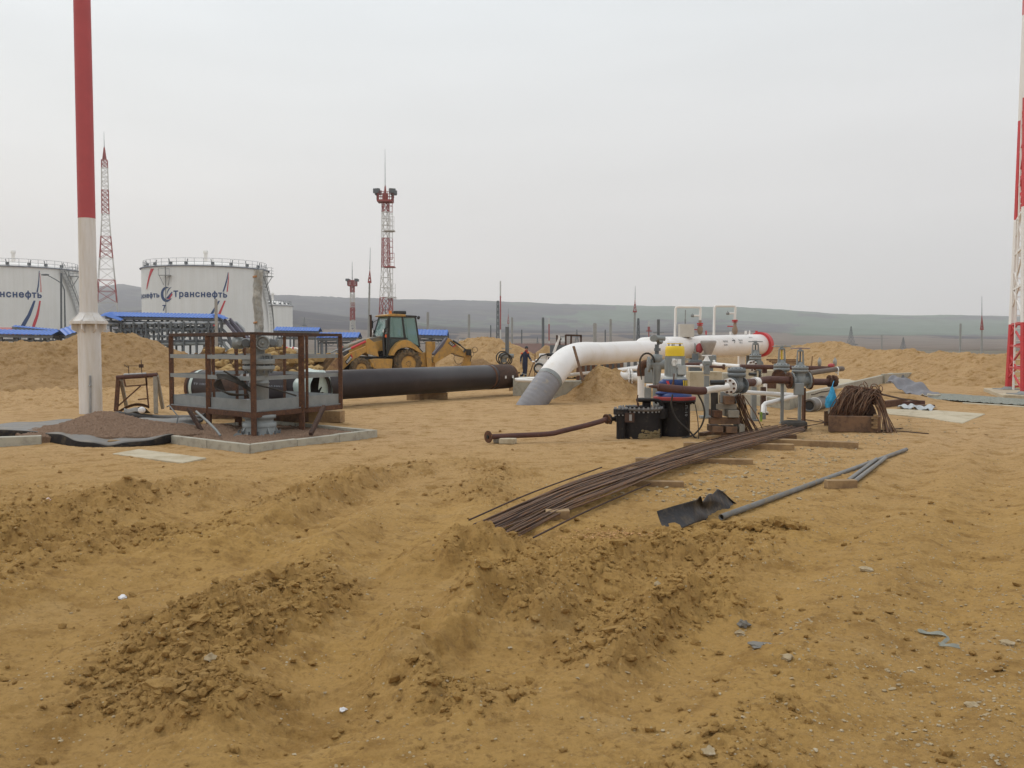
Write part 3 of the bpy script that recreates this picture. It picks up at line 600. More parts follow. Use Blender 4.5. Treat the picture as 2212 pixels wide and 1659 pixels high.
def tank(c, Rr, Ht, label, zf, strips, words, logo=None, num=None, stair=True, pole=None):
    t = thing('storage_tank', label, 'storage tank', (c.x, c.y, 0), group='white oil storage tanks')
    b = B(); b.lathe([(Rr, 0), (Rr, Ht)], c, n=96); mk('shell', b, TANKW, t)
    b = B(); b.ring([(Rr + .02, Ht - .12), (Rr + .28, Ht - .12), (Rr + .28, Ht + .02), (Rr + .02, Ht + .02)], c, n=96); mk('rim', b, mat('rim_grey', (.16, .18, .25), (.22, .23, .27), bump=0), t)
    b = B(); b.lathe([(Rr, Ht), (Rr * .8, Ht + .55), (Rr * .5, Ht + 1.05), (.2, Ht + 1.3)], c, n=64); mk('roof', b, WHITEP, t)
    b = B(); n = 44
    for i in range(n):
        p = cyl_pt(2 * math.pi * i / n, Ht, c, Rr - .3); b.cyl(p, p + Vector((0, 0, 1.25)), .035, n=5)
    for h in (.2, .65, 1.25): b.torus(c + Vector((0, 0, Ht + h)), (0, 0, 1), Rr - .3, .03, 72, 4)
    mk('railing', b, GALV, t)
    def strip(name, rows, m):
        b = B(); L = []; 
        for y, xl, xr in rows:
            for x in (xl, xr):
                q = zf(x, y); ph, z = on_cyl(*q, c, Rr); L.append(cyl_pt(ph, z, c, Rr + .04))
        b.add(L, [[2 * i, 2 * i + 1, 2 * i + 3, 2 * i + 2] for i in range(len(rows) - 1)]); mk(name, b, m, t)
    for m, rows in strips: strip('stripe', rows, m)
    for x0, x1, y0, y1 in words:      # pixel box of the word, cap top and baseline
        ph0, zb = on_cyl(x0, y1, c, Rr) if x0 is not None else (None, 0)
        ph1, zb1 = on_cyl(x1, y1, c, Rr); _, zt = on_cyl(x1, y0, c, Rr)
        v, f = text_mesh('Транснефть', 1, .032); wv = v[:, 0].max(); capz = .73
        if ph0 is None: ph0 = ph1 - 9.35 / Rr
        ks = (ph1 - ph0) / wv; kz = (zt - zb1) / capz
        b = B(); b.add([cyl_pt(ph0 + p[0] * ks, zb1 + p[1] * kz, c, Rr + .05) for p in v], f); mk('lettering', b, LETB, t)
    if logo:
        lx, ly, lr = logo; ph, z = on_cyl(lx, ly, c, Rr); k = lr
        def arc(R0, R1, a0, a1, off, m, name):
            b = B(); n = 26; L = []
            for i in range(n + 1):
                a = R(a0 + (a1 - a0) * i / n); s = max(0., math.sin(math.pi * i / n)) ** .8
                for rr_ in (R0, R0 - (R0 - R1) * s - .02):
                    L.append(cyl_pt(ph + (off[0] + rr_ * math.cos(a)) / Rr, z + off[1] + rr_ * 1.1 * math.sin(a), c, Rr + .05))
            b.add(L, [[2 * i, 2 * i + 1, 2 * i + 3, 2 * i + 2] for i in range(n)]); mk(name, b, m, t)
        arc(k, k * .55, 60, 330, (0, 0), LETB, 'logo_arc'); arc(k * .95, k * .82, 100, 185, (k * 1.05, k * .02), LETB, 'logo_arc')
        for nm, m, o1, w_ in (('logo_stripe', LETB, .25, .42), ('logo_stripe', LETR, .62, .3)):
            b = B(); pts = [(-.25 + o1 * .6, -.55 - o1 * .2), (.15 + o1 * .6 + w_ * .2, -.55 - o1 * .2), (1.05, .35 - o1 * .75 + .1), (.95, .60 - o1 * .75)]
            b.add([cyl_pt(ph + x * k / Rr, z + y * k, c, Rr + .06) for x, y in pts], [[0, 1, 2, 3]]); mk(nm, b, m, t)
    if num:
        ph, z = on_cyl(num[0], num[1], c, Rr); v, f = text_mesh(num[2], 1.35, .03); b = B()
        b.add([cyl_pt(ph + p[0] / Rr, z + p[1], c, Rr + .05) for p in v], f); mk('number', b, LETB, t)
    if pole:
        ph, z = on_cyl(*pole, c, Rr); b = B(); p = cyl_pt(ph, 0, c, Rr + .35); b.cyl(p, (p.x, p.y, Ht - .2), .06, n=6)
        b2 = B(); q = Vector((p.x, p.y, Ht - 1.7))
        b2.box(q + Vector((0, -.3, 0)), (1.9, .9, .08))
        for s in (-1, 1):
            b2.bar(q + Vector((.9 * s, -.4, 0)), q + Vector((.35 * s, .2, -1.6)), .07)
            for yy in (-.7,): b2.bar(q + Vector((.9 * s, yy, 0)), q + Vector((.9 * s, yy, 1.1)), .05)
        b2.bar(q + Vector((-.9, -.7, 1.1)), q + Vector((.9, -.7, 1.1)), .05)
        mk('drain_pipe', b, GREYD, t); mk('foam_platform', b2, GALV, t)
    if stair:
        b = B(); n = 60
        for i in range(n):
            a = R(70) + R(48) * i / n * 1.0; z = Ht * (1 - i / n) * .98; p = cyl_pt(a, z, c, Rr + .5); b.box(p, (.9, .35, .06), rz=a)
            if i % 3 == 0: q = cyl_pt(a, z, c, Rr + .9); b.bar(q, q + Vector((0, 0, 1.1)), .05)
        P = [cyl_pt(R(70) + R(48) * i / 12, Ht * (1 - i / 12) * .98 + 1.1, c, Rr + .9) for i in range(13)]; b.tube(P, .04, 5); b.tube([p - Vector((0, 0, 1.1)) for p in P], .12, 4)
        mk('stair', b, GALV, t)
        b = B(); q = cyl_pt(R(84), Ht - 1.2, c, Rr + .8); b.box(q, (1.5, 1.5, .1)); b.bar(q + Vector((.7, 0, 0)), q + Vector((-.6, 0, -2)), .1)
        for dx in (-.7, 0, .7):
            for h in (0,): b.bar(q + Vector((dx, -.7, 0)), q + Vector((dx, -.7, 1.5)), .06)
        for h in (.5, 1., 1.5): b.bar(q + Vector((-.7, -.7, h)), q + Vector((.7, -.7, h)), .06); b.bar(q + Vector((.7, -.7, h)), q + Vector((.7, .7, h)), .06)
        mk('landing', b, GALV, t)
    rs = np.random.RandomState(int(abs(c.x)))
    for i in range(9):
        b = B(); p = cyl_pt(R(-75 + 150 * i / 8 + rs.rand() * 6), Ht, c, Rr - .7); b.box(p + Vector((0, 0, .45)), (.5, .3, .5)); b.cyl(p, p + Vector((.3 * (-1) ** i, 0, 1.15)), .07, n=6); mk('roof_fitting', b, GREYD, t)
    b = B(); b.lathe([(.3, 1.2), (.3, 3.0), (.42, 3.0), (.42, 3.5), (.1, 3.6)], c + Vector((0, 0, Ht)), n=16); mk('vent', b, WHITEP, t)
    return t
zB = lambda x, y: (271.1 + x / 6.528, 528.6 + y / 6.528)
zA = lambda x, y: (x / 6.528, 542.2 + y / 6.528)
c7 = W(447, 745, 166); c7.z = 0
tank(c7, 10.75, 15.0, 'white storage tank numbered 7 behind the blue roofed gallery', zB,
 [(LETB, [(385, 1443, 1448), (480, 1424, 1440), (570, 1398, 1418), (662, 1368, 1390)]), (LETB, [(790, 1310, 1333), (870, 1262, 1292), (975, 1195, 1235), (1110, 1085, 1135), (1250, 1000, 1060)]),
  (LETR, [(395, 1448, 1452), (480, 1446, 1456), (560, 1438, 1451), (664, 1425, 1440)]), (LETR, [(790, 1390, 1413), (880, 1350, 1377), (970, 1308, 1344), (1120, 1235, 1268), (1250, 1170, 1215)]),
  (LETR, [(338, 358, 404), (400, 338, 372), (480, 320, 342), (560, 304, 322), (630, 297, 307)])],
 [(375, 490.5, 629.5, 642.5), (None, 344.8, 631, 642)], logo=(359.5, 636, 1.15), num=(351.5, 671, '7'), pole=(361, 640))
c8 = W(33, 745, 166); c8.z = 0
tank(c8, 10.75, 15.0, 'white storage tank cut off by the picture edge, past the red and white pole', zA,
 [(LETB, [(280, 548, 556), (400, 541, 553), (500, 528, 546), (582, 512, 532)]), (LETB, [(700, 472, 501), (800, 430, 470), (900, 385, 435), (1000, 322, 384), (1060, 288, 352), (1140, 240, 300)]),
  (LETR, [(310, 557, 561), (400, 566, 572), (500, 571, 581), (580, 570, 583)]), (LETR, [(703, 552, 575), (800, 534, 560), (900, 508, 546), (1000, 470, 516), (1080, 447, 487)])],
 [(None, 90, 629.5, 643.5)])
c9 = W(590, 745, 250); c9.z = 0
tank(c9, 5.2, 12.2, 'narrow white tank with red rim peeking out behind tank 7', zB, [], [], stair=False)
# ------------------------------------------------------------------ lattice towers
def lattice(b, c, z0, w0, z1, w1, rot, nseg, r, rl=None, x2=False, horiz=True):
    c = Vector(c); rl = rl or r * 1.3
    def cor(k, t):
        a = rot + math.pi / 4 + k * math.pi / 2; w = (w0 + (w1 - w0) * t) / math.sqrt(2); return Vector((c.x + w * math.cos(a), c.y + w * math.sin(a), z0 + (z1 - z0) * t))
    for k in range(4): b.bar(cor(k, 0), cor(k, 1), rl)
    for i in range(nseg):
        t0, t1 = i / nseg, (i + 1) / nseg
        for k in range(4):
            k2 = (k + 1) % 4
            if horiz: b.bar(cor(k, t1), cor(k2, t1), r)
            if i % 2 or x2: b.bar(cor(k, t0), cor(k2, t1), r)
            if not i % 2 or x2: b.bar(cor(k2, t0), cor(k, t1), r)
REDT = mat('tower_red', (.38, .10, .095), (.32, .09, .085), rough=.6, bump=0); WHT = mat('tower_white', (.62, .60, .57), (.55, .53, .5), rough=.6, bump=0)
def px_tower(label, cx, Y, secs, rot, r, nseg_h=1.1, platform=None, rod=None, ladder=None, cone=None, landings=(), group=None):
    """secs: (y_top, y_bottom, width_top_px, width_bottom_px, mat)"""
    base = W(cx, 745, Y); base.z = 0; t = thing('lattice_tower', label, 'lattice tower', base, group)
    zof = lambda y: W(cx, y, Y).z
    for yt, yb, wt, wb, m in secs:
        b = B(); z1, z0 = zof(yt), max(zof(yb), -.2); f = math.cos(rot % (math.pi / 2)) + math.sin(rot % (math.pi / 2))
        w1, w0 = S(wt, Y) / f, S(wb, Y) / f; lattice(b, base, z0, w0, z1, w1, rot, max(2, int(round((z1 - z0) / ((w0 + w1) / 2 * nseg_h)))), r, x2=(m is REDT), horiz=True); mk('lattice_section', b, m, t)
    if platform:
        yt, yb, w = platform; b = B(); z0, z1 = zof(yb), zof(yt); w = S(w, Y); b.box(base + Vector((0, 0, z0)), (w, w, .25))
        for i in range(8):
            for s in (-1, 1):
                q = -w / 2 + w * i / 7
                b.bar(base + Vector((q, s * w / 2, z0)), base + Vector((q, s * w / 2, z1)), r); b.bar(base + Vector((s * w / 2, q, z0)), base + Vector((s * w / 2, q, z1)), r)
        for h in (.35, .7, 1):
            z = z0 + (z1 - z0) * h
            for s in (-1, 1): b.bar(base + Vector((-w / 2, s * w / 2, z)), base + Vector((w / 2, s * w / 2, z)), r); b.bar(base + Vector((s * w / 2, -w / 2, z)), base + Vector((s * w / 2, w / 2, z)), r)
        b.box(base + Vector((0, 0, (z0 + z1) / 2)), (w * .35, w * .35, (z1 - z0) * .8)); mk('platform', b, REDT, t)
        for s in (-1, 1):
            for q in (-1, 1):
                fb = B(); p = base + Vector((s * w * .52, q * w * .4, z1 + .1)); fb.box(p, (.8, .5, .6), rz=.4 * s); fb.bar(p, p - Vector((0, 0, .7)), .1); mk('floodlight', fb, GREYD, t)
    if cone:
        b = B(); lattice(b, base, zof(cone[1]), S(cone[2], Y), zof(cone[0]), .08, 0, 4, r, x2=True); mk('spire', b, REDT, t)
    if rod:
        b = B(); b.tube([base + Vector((0, 0, zof(rod[1]))), base + Vector((0, 0, (zof(rod[1]) + zof(rod[0])) / 2)), base + Vector((0, 0, zof(rod[0])))], [r * .8, r * .6, r * .25], 5); mk('lightning_rod', b, GREYD, t)
    if ladder:
        yt, yb, off, w = ladder[:4]
        for (a, bb, m) in ladder[4]:
            b = B(); z1, z0 = zof(a), zof(bb); x = base.x + S(off, Y); ww = S(w, Y); k = 0; z = z0
            for dx in (0, ww):
                for dy in (-.3, .3): b.bar((x + dx, base.y + dy, z0), (x + dx, base.y + dy, z1), r * .7)
            while z < z1: b.bar((x, base.y - .3, z), (x + ww, base.y - .3, z), r * .7); b.bar((x, base.y + .3, z), (x + ww, base.y + .3, z), r * .7); z += .8
            mk('ladder_cage', b, m, t)
    for y, w, m in landings:
        b = B(); z = zof(y); x1 = base.x + S(w, Y); x0 = base.x - S(2, Y); b.box(((x0 + x1) / 2, base.y, z), (x1 - x0, 1.4, .15))
        for h in (.6, 1.2, 1.8): b.bar((x0, base.y - .7, z + h), (x1, base.y - .7, z + h), r * .7)
        for i in range(4): q = x0 + (x1 - x0) * i / 3; b.bar((q, base.y - .7, z), (q, base.y - .7, z + 1.8), r * .7)
        mk('landing', b, m, t)
    return t
GW = lambda y: 305 + y / 4.08
px_tower('tall red and white floodlight mast with ladder cage above the digger cab', 834, 125,
 [(435, 458, 15.5, 15.7, REDT), (458, 514.5, 15.7, 17, WHT), (514.5, 578, 17, 19, REDT), (578, 643, 19, 27, WHT), (643, 790, 27, 42, REDT)], .5, .06,
 platform=(416, 435, 32), rod=(322, 403), cone=(402, 418, 4), ladder=(435, 700, 9, 6, [(435, 458, REDT), (458, 514, WHT), (515, 560, REDT), (578, 643, WHT), (643, 700, REDT)]), landings=[(499, 20, WHT), (577, 20, REDT), (643, 22, WHT)], group='red and white lattice towers')
px_tower('tall slim red and white tower between the two big tanks', 233, 190,
 [(346, 363, 15, 15.5, REDT), (363, 411, 15.5, 17, WHT), (411, 463, 17, 18, REDT), (463, 511, 18, 25, WHT), (511, 558, 25, 33, REDT), (558, 605, 33, 42, WHT), (605, 654, 42, 50, REDT), (654, 760, 50, 64, WHT)], .35, .085,
 nseg_h=.75, rod=(284, 320), cone=(318, 346, 6), group='red and white lattice towers')
px_tower('small far floodlight mast painted red and white, over the blue roofs', 762, 230,
 [(617, 632, 10, 10, REDT), (632, 665, 10, 10.5, WHT), (665, 693, 10.5, 11, REDT), (693, 760, 11, 18, WHT)], .4, .12, platform=(606, 617, 18), rod=(565, 606), landings=[(707, 6, WHT), (670, 6, REDT)], group='red and white lattice towers')
px_tower('grey lattice mast close beside a slim red and white mast', 1075.5, 190, [(650, 770, 4.5, 8, GREYD)], .3, .07, nseg_h=1.2)
px_tower('dark lattice mast beside the concrete lightning mast on the right', 1378.5, 190, [(688, 770, 3.5, 8.5, GREYD)], .3, .07, nseg_h=1.2)
def pole_mast(label, x, ytop, ycone, ypole, ybase, Y, wp, lean=0., cone_w=None, red=True, m=PILEC):
    b0 = W(x, 745, Y); b0.z = 0; t = thing('lightning_mast', label, 'lightning mast', b0, 'lightning masts around the site')
    P = lambda y: Vector((W(x, y, Y).x + S(lean * (ybase - y), Y), Y, W(x, y, Y).z))
    b = B(); b.tube([Vector((b0.x, Y, -.1)), P(ypole)], [S(wp, Y) / 2 * 1.15, S(wp, Y) / 2 * .8], 10); mk('pole', b, m, t)
    b = B(); a, q = P(ycone), P(ypole); h = S(cone_w or wp * 1.6, Y) / 2
    for k in range(4):
        an = k * math.pi / 2 + .6; e_ = Vector((math.cos(an) * h, math.sin(an) * h, 0)); b.bar(q + e_, a, max(.05, h * .12))
        an2 = an + math.pi / 2; e2_ = Vector((math.cos(an2) * h, math.sin(an2) * h, 0))
        for s in (.3, .6): b.bar(q.lerp(a, s) + e_ * (1 - s), q.lerp(a, s) + e2_ * (1 - s), .06)
        b.bar(q + e_, q.lerp(a, .3) + e2_ * .7, .06); b.bar(q.lerp(a, .3) + e_ * .7, q.lerp(a, .6) + e2_ * .4, .06)
    b.cyl(q - Vector((0, 0, .25)), q, h * 1.1, n=10); mk('spire', b, REDT, t)
    b = B(); b.tube([a, P(ytop)], [.05, .02], 5); mk('lightning_rod', b, GREYD, t)
pole_mast('concrete mast with red lattice tip just ahead of the floodlight tower', 795, 535, 582, 607, 760, 120, 4.6, lean=.022)
pole_mast('concrete mast with red lattice tip rising over the white pipe', 1370, 618, 647, 671, 760, 130, 5.2, lean=.016)
pole_mast('concrete mast with red tip above the clay bank, near the big red leg', 2121, 640, 681, 709, 790, 130, 4.2)
pole_mast('faint far mast with small red tip behind the clay mound', 1098, 665, 677, 697, 760, 260, 3.0)
def striped(label, x, Y, segs, r, cross=None):
    b0 = W(x, 745, Y); b0.z = 0; t = thing('striped_mast', label, 'mast', b0, 'slim striped masts')
    for yt, yb, m in segs: b = B(); b.cyl(W(x, yb, Y), W(x, yt, Y), r, n=6); mk('mast_section', b, m, t)
    if cross:
        b = B(); q = W(x, cross[0], Y); h = S(cross[1], Y); b.bar(q - Vector((h, 0, 0)), q + Vector((h, 0, 0)), .14); b.bar(q + Vector((0, -h * .6, .5)), q + Vector((0, h * .6, .5)), .12); b.box(q + Vector((0, 0, .3)), (h * .8, h * .6, .8)); mk('crosshead', b, REDT, t)
striped('slim mast, red above and white below, beside the grey lattice mast', 1081, 150, [(607, 639, WHT), (639, 712, REDT), (712, 770, WHT)], .13)
striped('thin mast with red and white bands over the small sandy mound', 1186, 120, [(687, 700, WHT), (700, 736, REDT), (736, 765, WHT)], .09)
striped('little red cross-shaped mast beyond the white pipe', 1401.5, 150, [(693, 712, WHT), (712, 740, REDT)], .09, cross=(715, 6))
# ------------------------------------------------------------------ pylons
def pylon(label, x, yt, yb, Y, wb, arms):
    b0 = W(x, 745, Y); b0.z = -3; t = thing('power_pylon', label, 'power pylon', b0, 'distant power pylons')
    b = B(); z1 = W(x, yt, Y).z; zb = W(x, yb, Y).z; w = S(wb, Y); zm = zb + (z1 - zb) * .55
    c = Vector((b0.x, Y, 0)); lattice(b, c, zb, w, zm, w * .38, .2, 3, .10, x2=True); lattice(b, c, zm, w * .38, z1, .3, .2, 4, .09, x2=True)
    if zb > -3: lattice(b, c, -3, w * 1.15, zb, w, .2, 1, .10)
    mk('pylon_frame', b, GREYD, t)
    for y, hw in arms:
        b = B(); z = W(x, y, Y).z; h = S(hw, Y); b.bar((c.x - h, Y, z), (c.x + h, Y, z), .3); b.bar((c.x - h, Y, z), (c.x, Y, z + h * .25), .2); b.bar((c.x + h, Y, z), (c.x, Y, z + h * .25), .2); mk('cross_arm', b, GREYD, t)
pylon('dark lattice pylon with crossarm above the clay bank', 1838, 705, 757, 540, 18, [(745, 16)])
pylon('lower plain lattice pylon above the clay bank, without arms', 1951, 729, 762, 540, 14, [])
pylon('small dark pylon beyond the walking worker', 1161, 729, 762, 540, 9, [])
pylon('tiny dark pylon above the blue roofs by the wrapped post', 658, 686, 735, 540, 12, [(703, 5)])
pylon('short lattice pylon beyond the bend of the white pipe', 1246, 712, 750, 540, 11, [])
# ------------------------------------------------------------------ concrete piles
def pile(label, x, yt, yb, Y, w, m=PILEC, sq=True):
    b = B(); p = W(x, yt, Y); z1 = p.z; ww = S(w, Y)
    b.box((p.x, Y, (z1 - .2) / 2), (ww, ww, z1 + .2), rz=.3 if sq else 0)
    b.box((p.x, Y, z1 + .04), (ww * .8, ww * .8, .1), rz=.3)
    solo('concrete_pile', b, m, label, 'concrete pile', 'driven concrete piles')
for a in [('tall square concrete pile standing before tank 7', 466.5, 649, 745, 62, 6.4), ('concrete pile right of the digger cab, by the blue roof end', 924, 676, 760, 95, 4.6), ('concrete pile above the left flank of the sandy mound', 1013, 681, 760, 95, 4.2),
          ('faint concrete pile beyond the cable-hung valve', 1106, 687, 760, 110, 3.6), ('dark thick pile between the valve with cables and the sandy hillock', 1173, 688, 760, 80, 4.4, GREYD), ('white-capped pile over the bend of the white pipe', 1285, 700, 760, 85, 6.0),
          ('pale pile halfway along the top of the white pipe', 1319, 691, 760, 100, 4.0), ('thin dark stake behind the white pipe', 1307.5, 714, 760, 90, 2.2, GREYD), ('thin dark stake over the sandy mound top', 1060, 704, 760, 100, 2.0, GREYD),
          ('thin dark stake right of the small dark pylon', 1127, 714, 760, 90, 2.0, GREYD), ('faint pale post on the green slope above the clay bank', 1905, 725, 760, 150, 2.2), ('faint pale post left of the red tipped mast', 2075, 700, 780, 150, 3.0)]: pile(*a)
# street lamp and rail behind left tank foreground
def lamp(label, x, yt, Y, arm):
    b0 = W(x, 745, Y); b0.z = 0; t = thing('street_lamp', label, 'street lamp', b0); top = W(x, yt, Y)
    b = B(); b.tube([(b0.x, Y, 0), (b0.x, Y, top.z - 1.5), (b0.x - .3, Y, top.z - .7), (b0.x - 1.2, Y, top.z - .1), (b0.x - S(arm, Y), Y, top.z + .4)], [.14, .09, .07, .06, .05], 8); mk('pole', b, GREYD, t)
    b = B(); b.ell((b0.x - S(arm, Y) - .3, Y, top.z + .45), (.55, .22, .13)); mk('lamp_head', b, GREYD, t)
lamp('curved street lamp in front of the cut-off white tank', 141.5, 601, 120, 36)
b = B(); b.cyl(W(132, 745, 118) - Vector((0, 0, 2)), W(132, 590, 118), .13, n=8); solo('steel_post', b, GREYD, 'plain tall grey post beside the curved street lamp', 'post')
# small white building with red roof at the frame edge
b0 = W(12, 745, 105); b0.z = 0; t = thing('small_building', 'little white building with red roof at the foot of the cut-off tank', 'building', b0)
b = B(); b.box((b0.x - 1.8, 106, 1.4), (5.2, 4, 2.8)); mk('wall', b, TANKW, t)
b = B(); x0, x1 = b0.x - 4.6, b0.x + 1.3; b.add([(x0, 103.6, 2.8), (x1, 103.6, 2.8), (x1, 108.4, 2.8), (x0, 108.4, 2.8), (x0 + 1, 106, 3.7), (x1 - 1.2, 106, 3.7)], [[0, 1, 5, 4], [1, 2, 5], [2, 3, 4, 5], [3, 0, 4], [3, 2, 1, 0]]); mk('roof', b, REDT, t)
b = B(); b.box((b0.x - .9, 105, 3.9), (.3, .3, 1.2)); mk('chimney', b, REDT, t)
# ------------------------------------------------------------------ blue roofed pipe galleries
def corr(b, A, Bp, drop, n=None, per=.32, amp=.05):
    """corrugated sheet from ridge A-B falling by vector drop; ribs run down the slope"""
    A = Vector(A); Bp = Vector(Bp); L = (Bp - A).length; n = n or max(4, int(L / per)); up = (Bp - A).cross(Vector(drop)).normalized(); up = up if up.z > 0 else -up
    vs = []; 
    for i in range(2 * n + 1):
        p = A.lerp(Bp, i / (2 * n)) + up * (amp if i % 2 else 0); vs += [p, p + Vector(drop)]
    b.add(vs, [[2 * i, 2 * i + 1, 2 * i + 3, 2 * i + 2] for i in range(2 * n)])
RACKG = mat('rack_grey', (.17, .185, .20), (.12, .13, .145), rough=.6, scale=3, bump=0)
def gallery(label, A, E, Y, eave, hw=1.1, under=3, colz=0., trusses=False, cols=5, skew=0., group='blue roofed pipe galleries', pipes=True):
    """A, E: pixel ends of the roof ridge; eave: pixel drop of the near eave"""
    a = W(A[0], A[1], Y); e_ = W(E[0], E[1], Y + skew); base = Vector(((a.x + e_.x) / 2, (a.y + e_.y) / 2, 0)); t = thing('pipe_gallery', label, 'pipe gallery', base, group)
    dz = S(eave, Y); ax = (e_ - a).normalized(); nd = Vector((ax.y, -ax.x, 0)).normalized() * hw
    if nd.y > 0: nd = -nd
    b = B(); corr(b, a, e_, nd + Vector((0, 0, -dz))); corr(b, a, e_, -nd + Vector((0, 0, -dz))); mk('roof', b, BLUER, t, solid=.03)
    b = B()
    for s in (-1, 1): b.bar(a + nd * s * .85 + Vector((0, 0, -dz - .12)), e_ + nd * s * .85 + Vector((0, 0, -dz - .12)), .12, .22)
    n = max(2, cols)
    for i in range(n):
        p = a.lerp(e_, (i + .3) / (n - .4))
        b.bar(p + nd * .8 + Vector((0, 0, -dz - .1)), p - nd * .8 + Vector((0, 0, -dz - .1)), .12)
        for s in (-1, 1): q = p + nd * .7 * s; b.bar((q.x, q.y, -.1), (q.x, q.y, p.z - dz), .16)
    mk('frame', b, RACKG, t)
    if trusses:
        b = B(); m_ = int((e_ - a).length / .6)
        for i in range(m_):
            p = a.lerp(e_, i / m_) + nd * .75 + Vector((0, 0, -dz - .25)); q = a.lerp(e_, (i + 1) / m_) + nd * .75 + Vector((0, 0, -dz - .25)); d = Vector((0, 0, -.5))
            b.bar(p, q, .06); b.bar(p + d, q + d, .06); b.bar(p if i % 2 else p + d, q + d if i % 2 else q, .05)
        mk('truss', b, RACKG, t)
    if pipes:
        for k in range(under):
            b = B(); off = nd * (.55 - .42 * (k % 3)); z = -dz - .45 - .38 * k; b.cyl(a + off + Vector((0, 0, z)), e_ + off + Vector((0, 0, z)), .09 + .03 * (k % 2), n=8); mk('pipe', b, GREYP if k % 2 else RACKG, t)
    return t
g1 = gallery('long blue roofed gallery carrying grey pipes in front of tank 7', (240, 674.5), (472, 679), 88, 9.5, hw=1.5, under=3, cols=8)
# rack clutter under the long roof: trays, bends, valves
base = parent_world(g1)
rs = np.random.RandomState(5)
for (x0, x1, y, m, r) in [(228, 512, 697, GALV, .16), (262, 480, 711, RACKG, .17), (300, 470, 724, GALV, .12), (310, 490, 735, RACKG, .12), (318, 480, 741, GREYP, .17)]:
    b = B(); p0, p1 = W(x0, y + 3, 86.5), W(x1, y, 86.5); b.tube([p0 - Vector((.8, 0, .5)), p0, p1, p1 + Vector((.55, 0, -.6)), p1 + Vector((1.0, 0, -1.9))], r, 8); mk('header_pipe', b, m, g1)
b = B()
for i in range(64):
    x = 245 + i * 3.7 + rs.rand() * 2; y = [703, 716, 728][i % 3]; p = W(x, y, 86.3); b.box(p, (.10 + .16 * rs.rand(), .2, .22 + .3 * rs.rand()))
for i in range(9): p = W(262 + i * 27, 745, 86.2); b.bar((p.x, p.y, 0), (p.x, p.y, 3.9), .14)
mk('pipe_clamps', b, GREYD, g1)
b = B(); b.box(W(285, 715, 87) - Vector((0, 0, .4)), (2.3, .6, 2.3)); mk('control_cabinet', b, mat('cabinet', (.33, .34, .38), (.28, .29, .33), bump=0), g1)
b = B(); a = W(247, 683, 87.4); 
bb_ = B(); corr(bb_, W(240, 674.5, 88), W(226, 682, 84.5), Vector((1.2, .6, -.45))); corr(bb_, W(240, 674.5, 88), W(226, 682, 84.5), Vector((-.35, -.5, -.12))); mk('roof_end', bb_, BLUER, g1, solid=.03)
bb_ = B(); corr(bb_, W(472, 679, 88), W(486, 683, 86.5), Vector((.25, -1.2, -.35))); corr(bb_, W(472, 679, 88), W(494, 688, 86), Vector((-.4, -.6, -.05))); mk('roof_end', bb_, BLUER, g1, solid=.03)
b = B(); p0 = W(484, 690, 86.5); p1 = W(520, 733, 84)
for s in (0, .55): b.bar(p0 + Vector((s, 0, 0)), p1 + Vector((s, 0, 0)), .14, .34)
b.prism([p0 + Vector((.5, .4, .1)), p1 + Vector((.9, .4, 0)), p1 + Vector((.5, .4, -.3)), p0 + Vector((.1, .4, -.2))], (0, .1, 0)); mk('descending_duct', b, mat('duct_purple_grey', (.12, .11, .14), (.10, .09, .12), bump=0), g1)
gallery('low blue roofed gallery beside the little red roofed building', (-60, 711), (128, 715), 70, 9.5, hw=1.3, under=3, cols=6)
gallery('short rising blue roof right behind the red and white pole', (128, 712.5), (166, 700), 70, 13, hw=1.1, under=2, cols=2, skew=1, pipes=True)
gallery('thin far blue canopy at the bottom of the cut-off tank', (31, 703), (125, 712), 95, 3.0, hw=.5, under=1, cols=4)
gallery('blue roofed gallery right of the wrapped post, over the cage', (596, 706.5), (692, 708), 105, 8, hw=1.2, under=2, cols=4)
gallery('lower blue roofed gallery reaching to the digger, with lattice truss', (690, 719), (778, 718.5), 85, 11, hw=1.3, under=1, cols=3, trusses=True)
gallery('blue roofed gallery with truss seen past the cab and above the digger arm', (862, 711), (968, 713.5), 85, 12, hw=1.4, under=1, cols=4, trusses=True)
gallery('low blue roof seen through the cage just behind the valve drive', (566, 767), (668, 773), 52, 8, hw=.6, under=1, cols=3)
gallery('tiny blue roof above the raised loader bucket', (722, 765.5), (742, 766), 60, 4, hw=.4, under=1, cols=2)
# round boards with a road-sign look hanging at the galleries
for x, y, Y, lab in ((692.5, 729, 84, 'round white notice with a red ring on the gallery end left of the digger'), (905, 726.5, 84, 'round white notice with a red ring under the blue roof past the cab')):
    p = W(x, y, Y); t = thing('round_sign', lab, 'sign', p); b = B(); b.cyl(p, p + Vector((0, .04, 0)), .25, n=20); mk('plate', b, LETW, t); b = B(); b.torus(p - Vector((0, .01, 0)), (0, 1, 0), .23, .04, 24, 6); mk('ring', b, REDT, t); b = B(); b.box(p - Vector((0, .03, 0)), (.10, .03, .2)); b.bar(p + Vector((0, .05, 0)), (p.x, p.y + .05, 0), .06); mk('symbol', b, DKGL, t)
# red and white barrier pipe behind the cage
p = [W(600, 752, 60), W(640, 753, 60), W(649, 756, 60)]; t = thing('barrier_pipe', 'low white pipe with red bands behind the caged valve drive', 'pipe', (p[1].x, 60, 0)); b = B(); b.tube([p[0] - Vector((.3, 0, 1.2)), p[0], p[1], p[2], p[2] - Vector((0, 0, 1.2))], .09, 8); mk('pipe', b, WHITEP, t)
b = B(); b.cyl(W(613, 752.4, 60), W(622, 752.6, 60), .11, n=10); mk('red_band', b, REDP, t); b = B(); b.cyl(W(632, 752.8, 60), W(635, 752.9, 60), .11, n=10); mk('red_band', b, REDP, t)
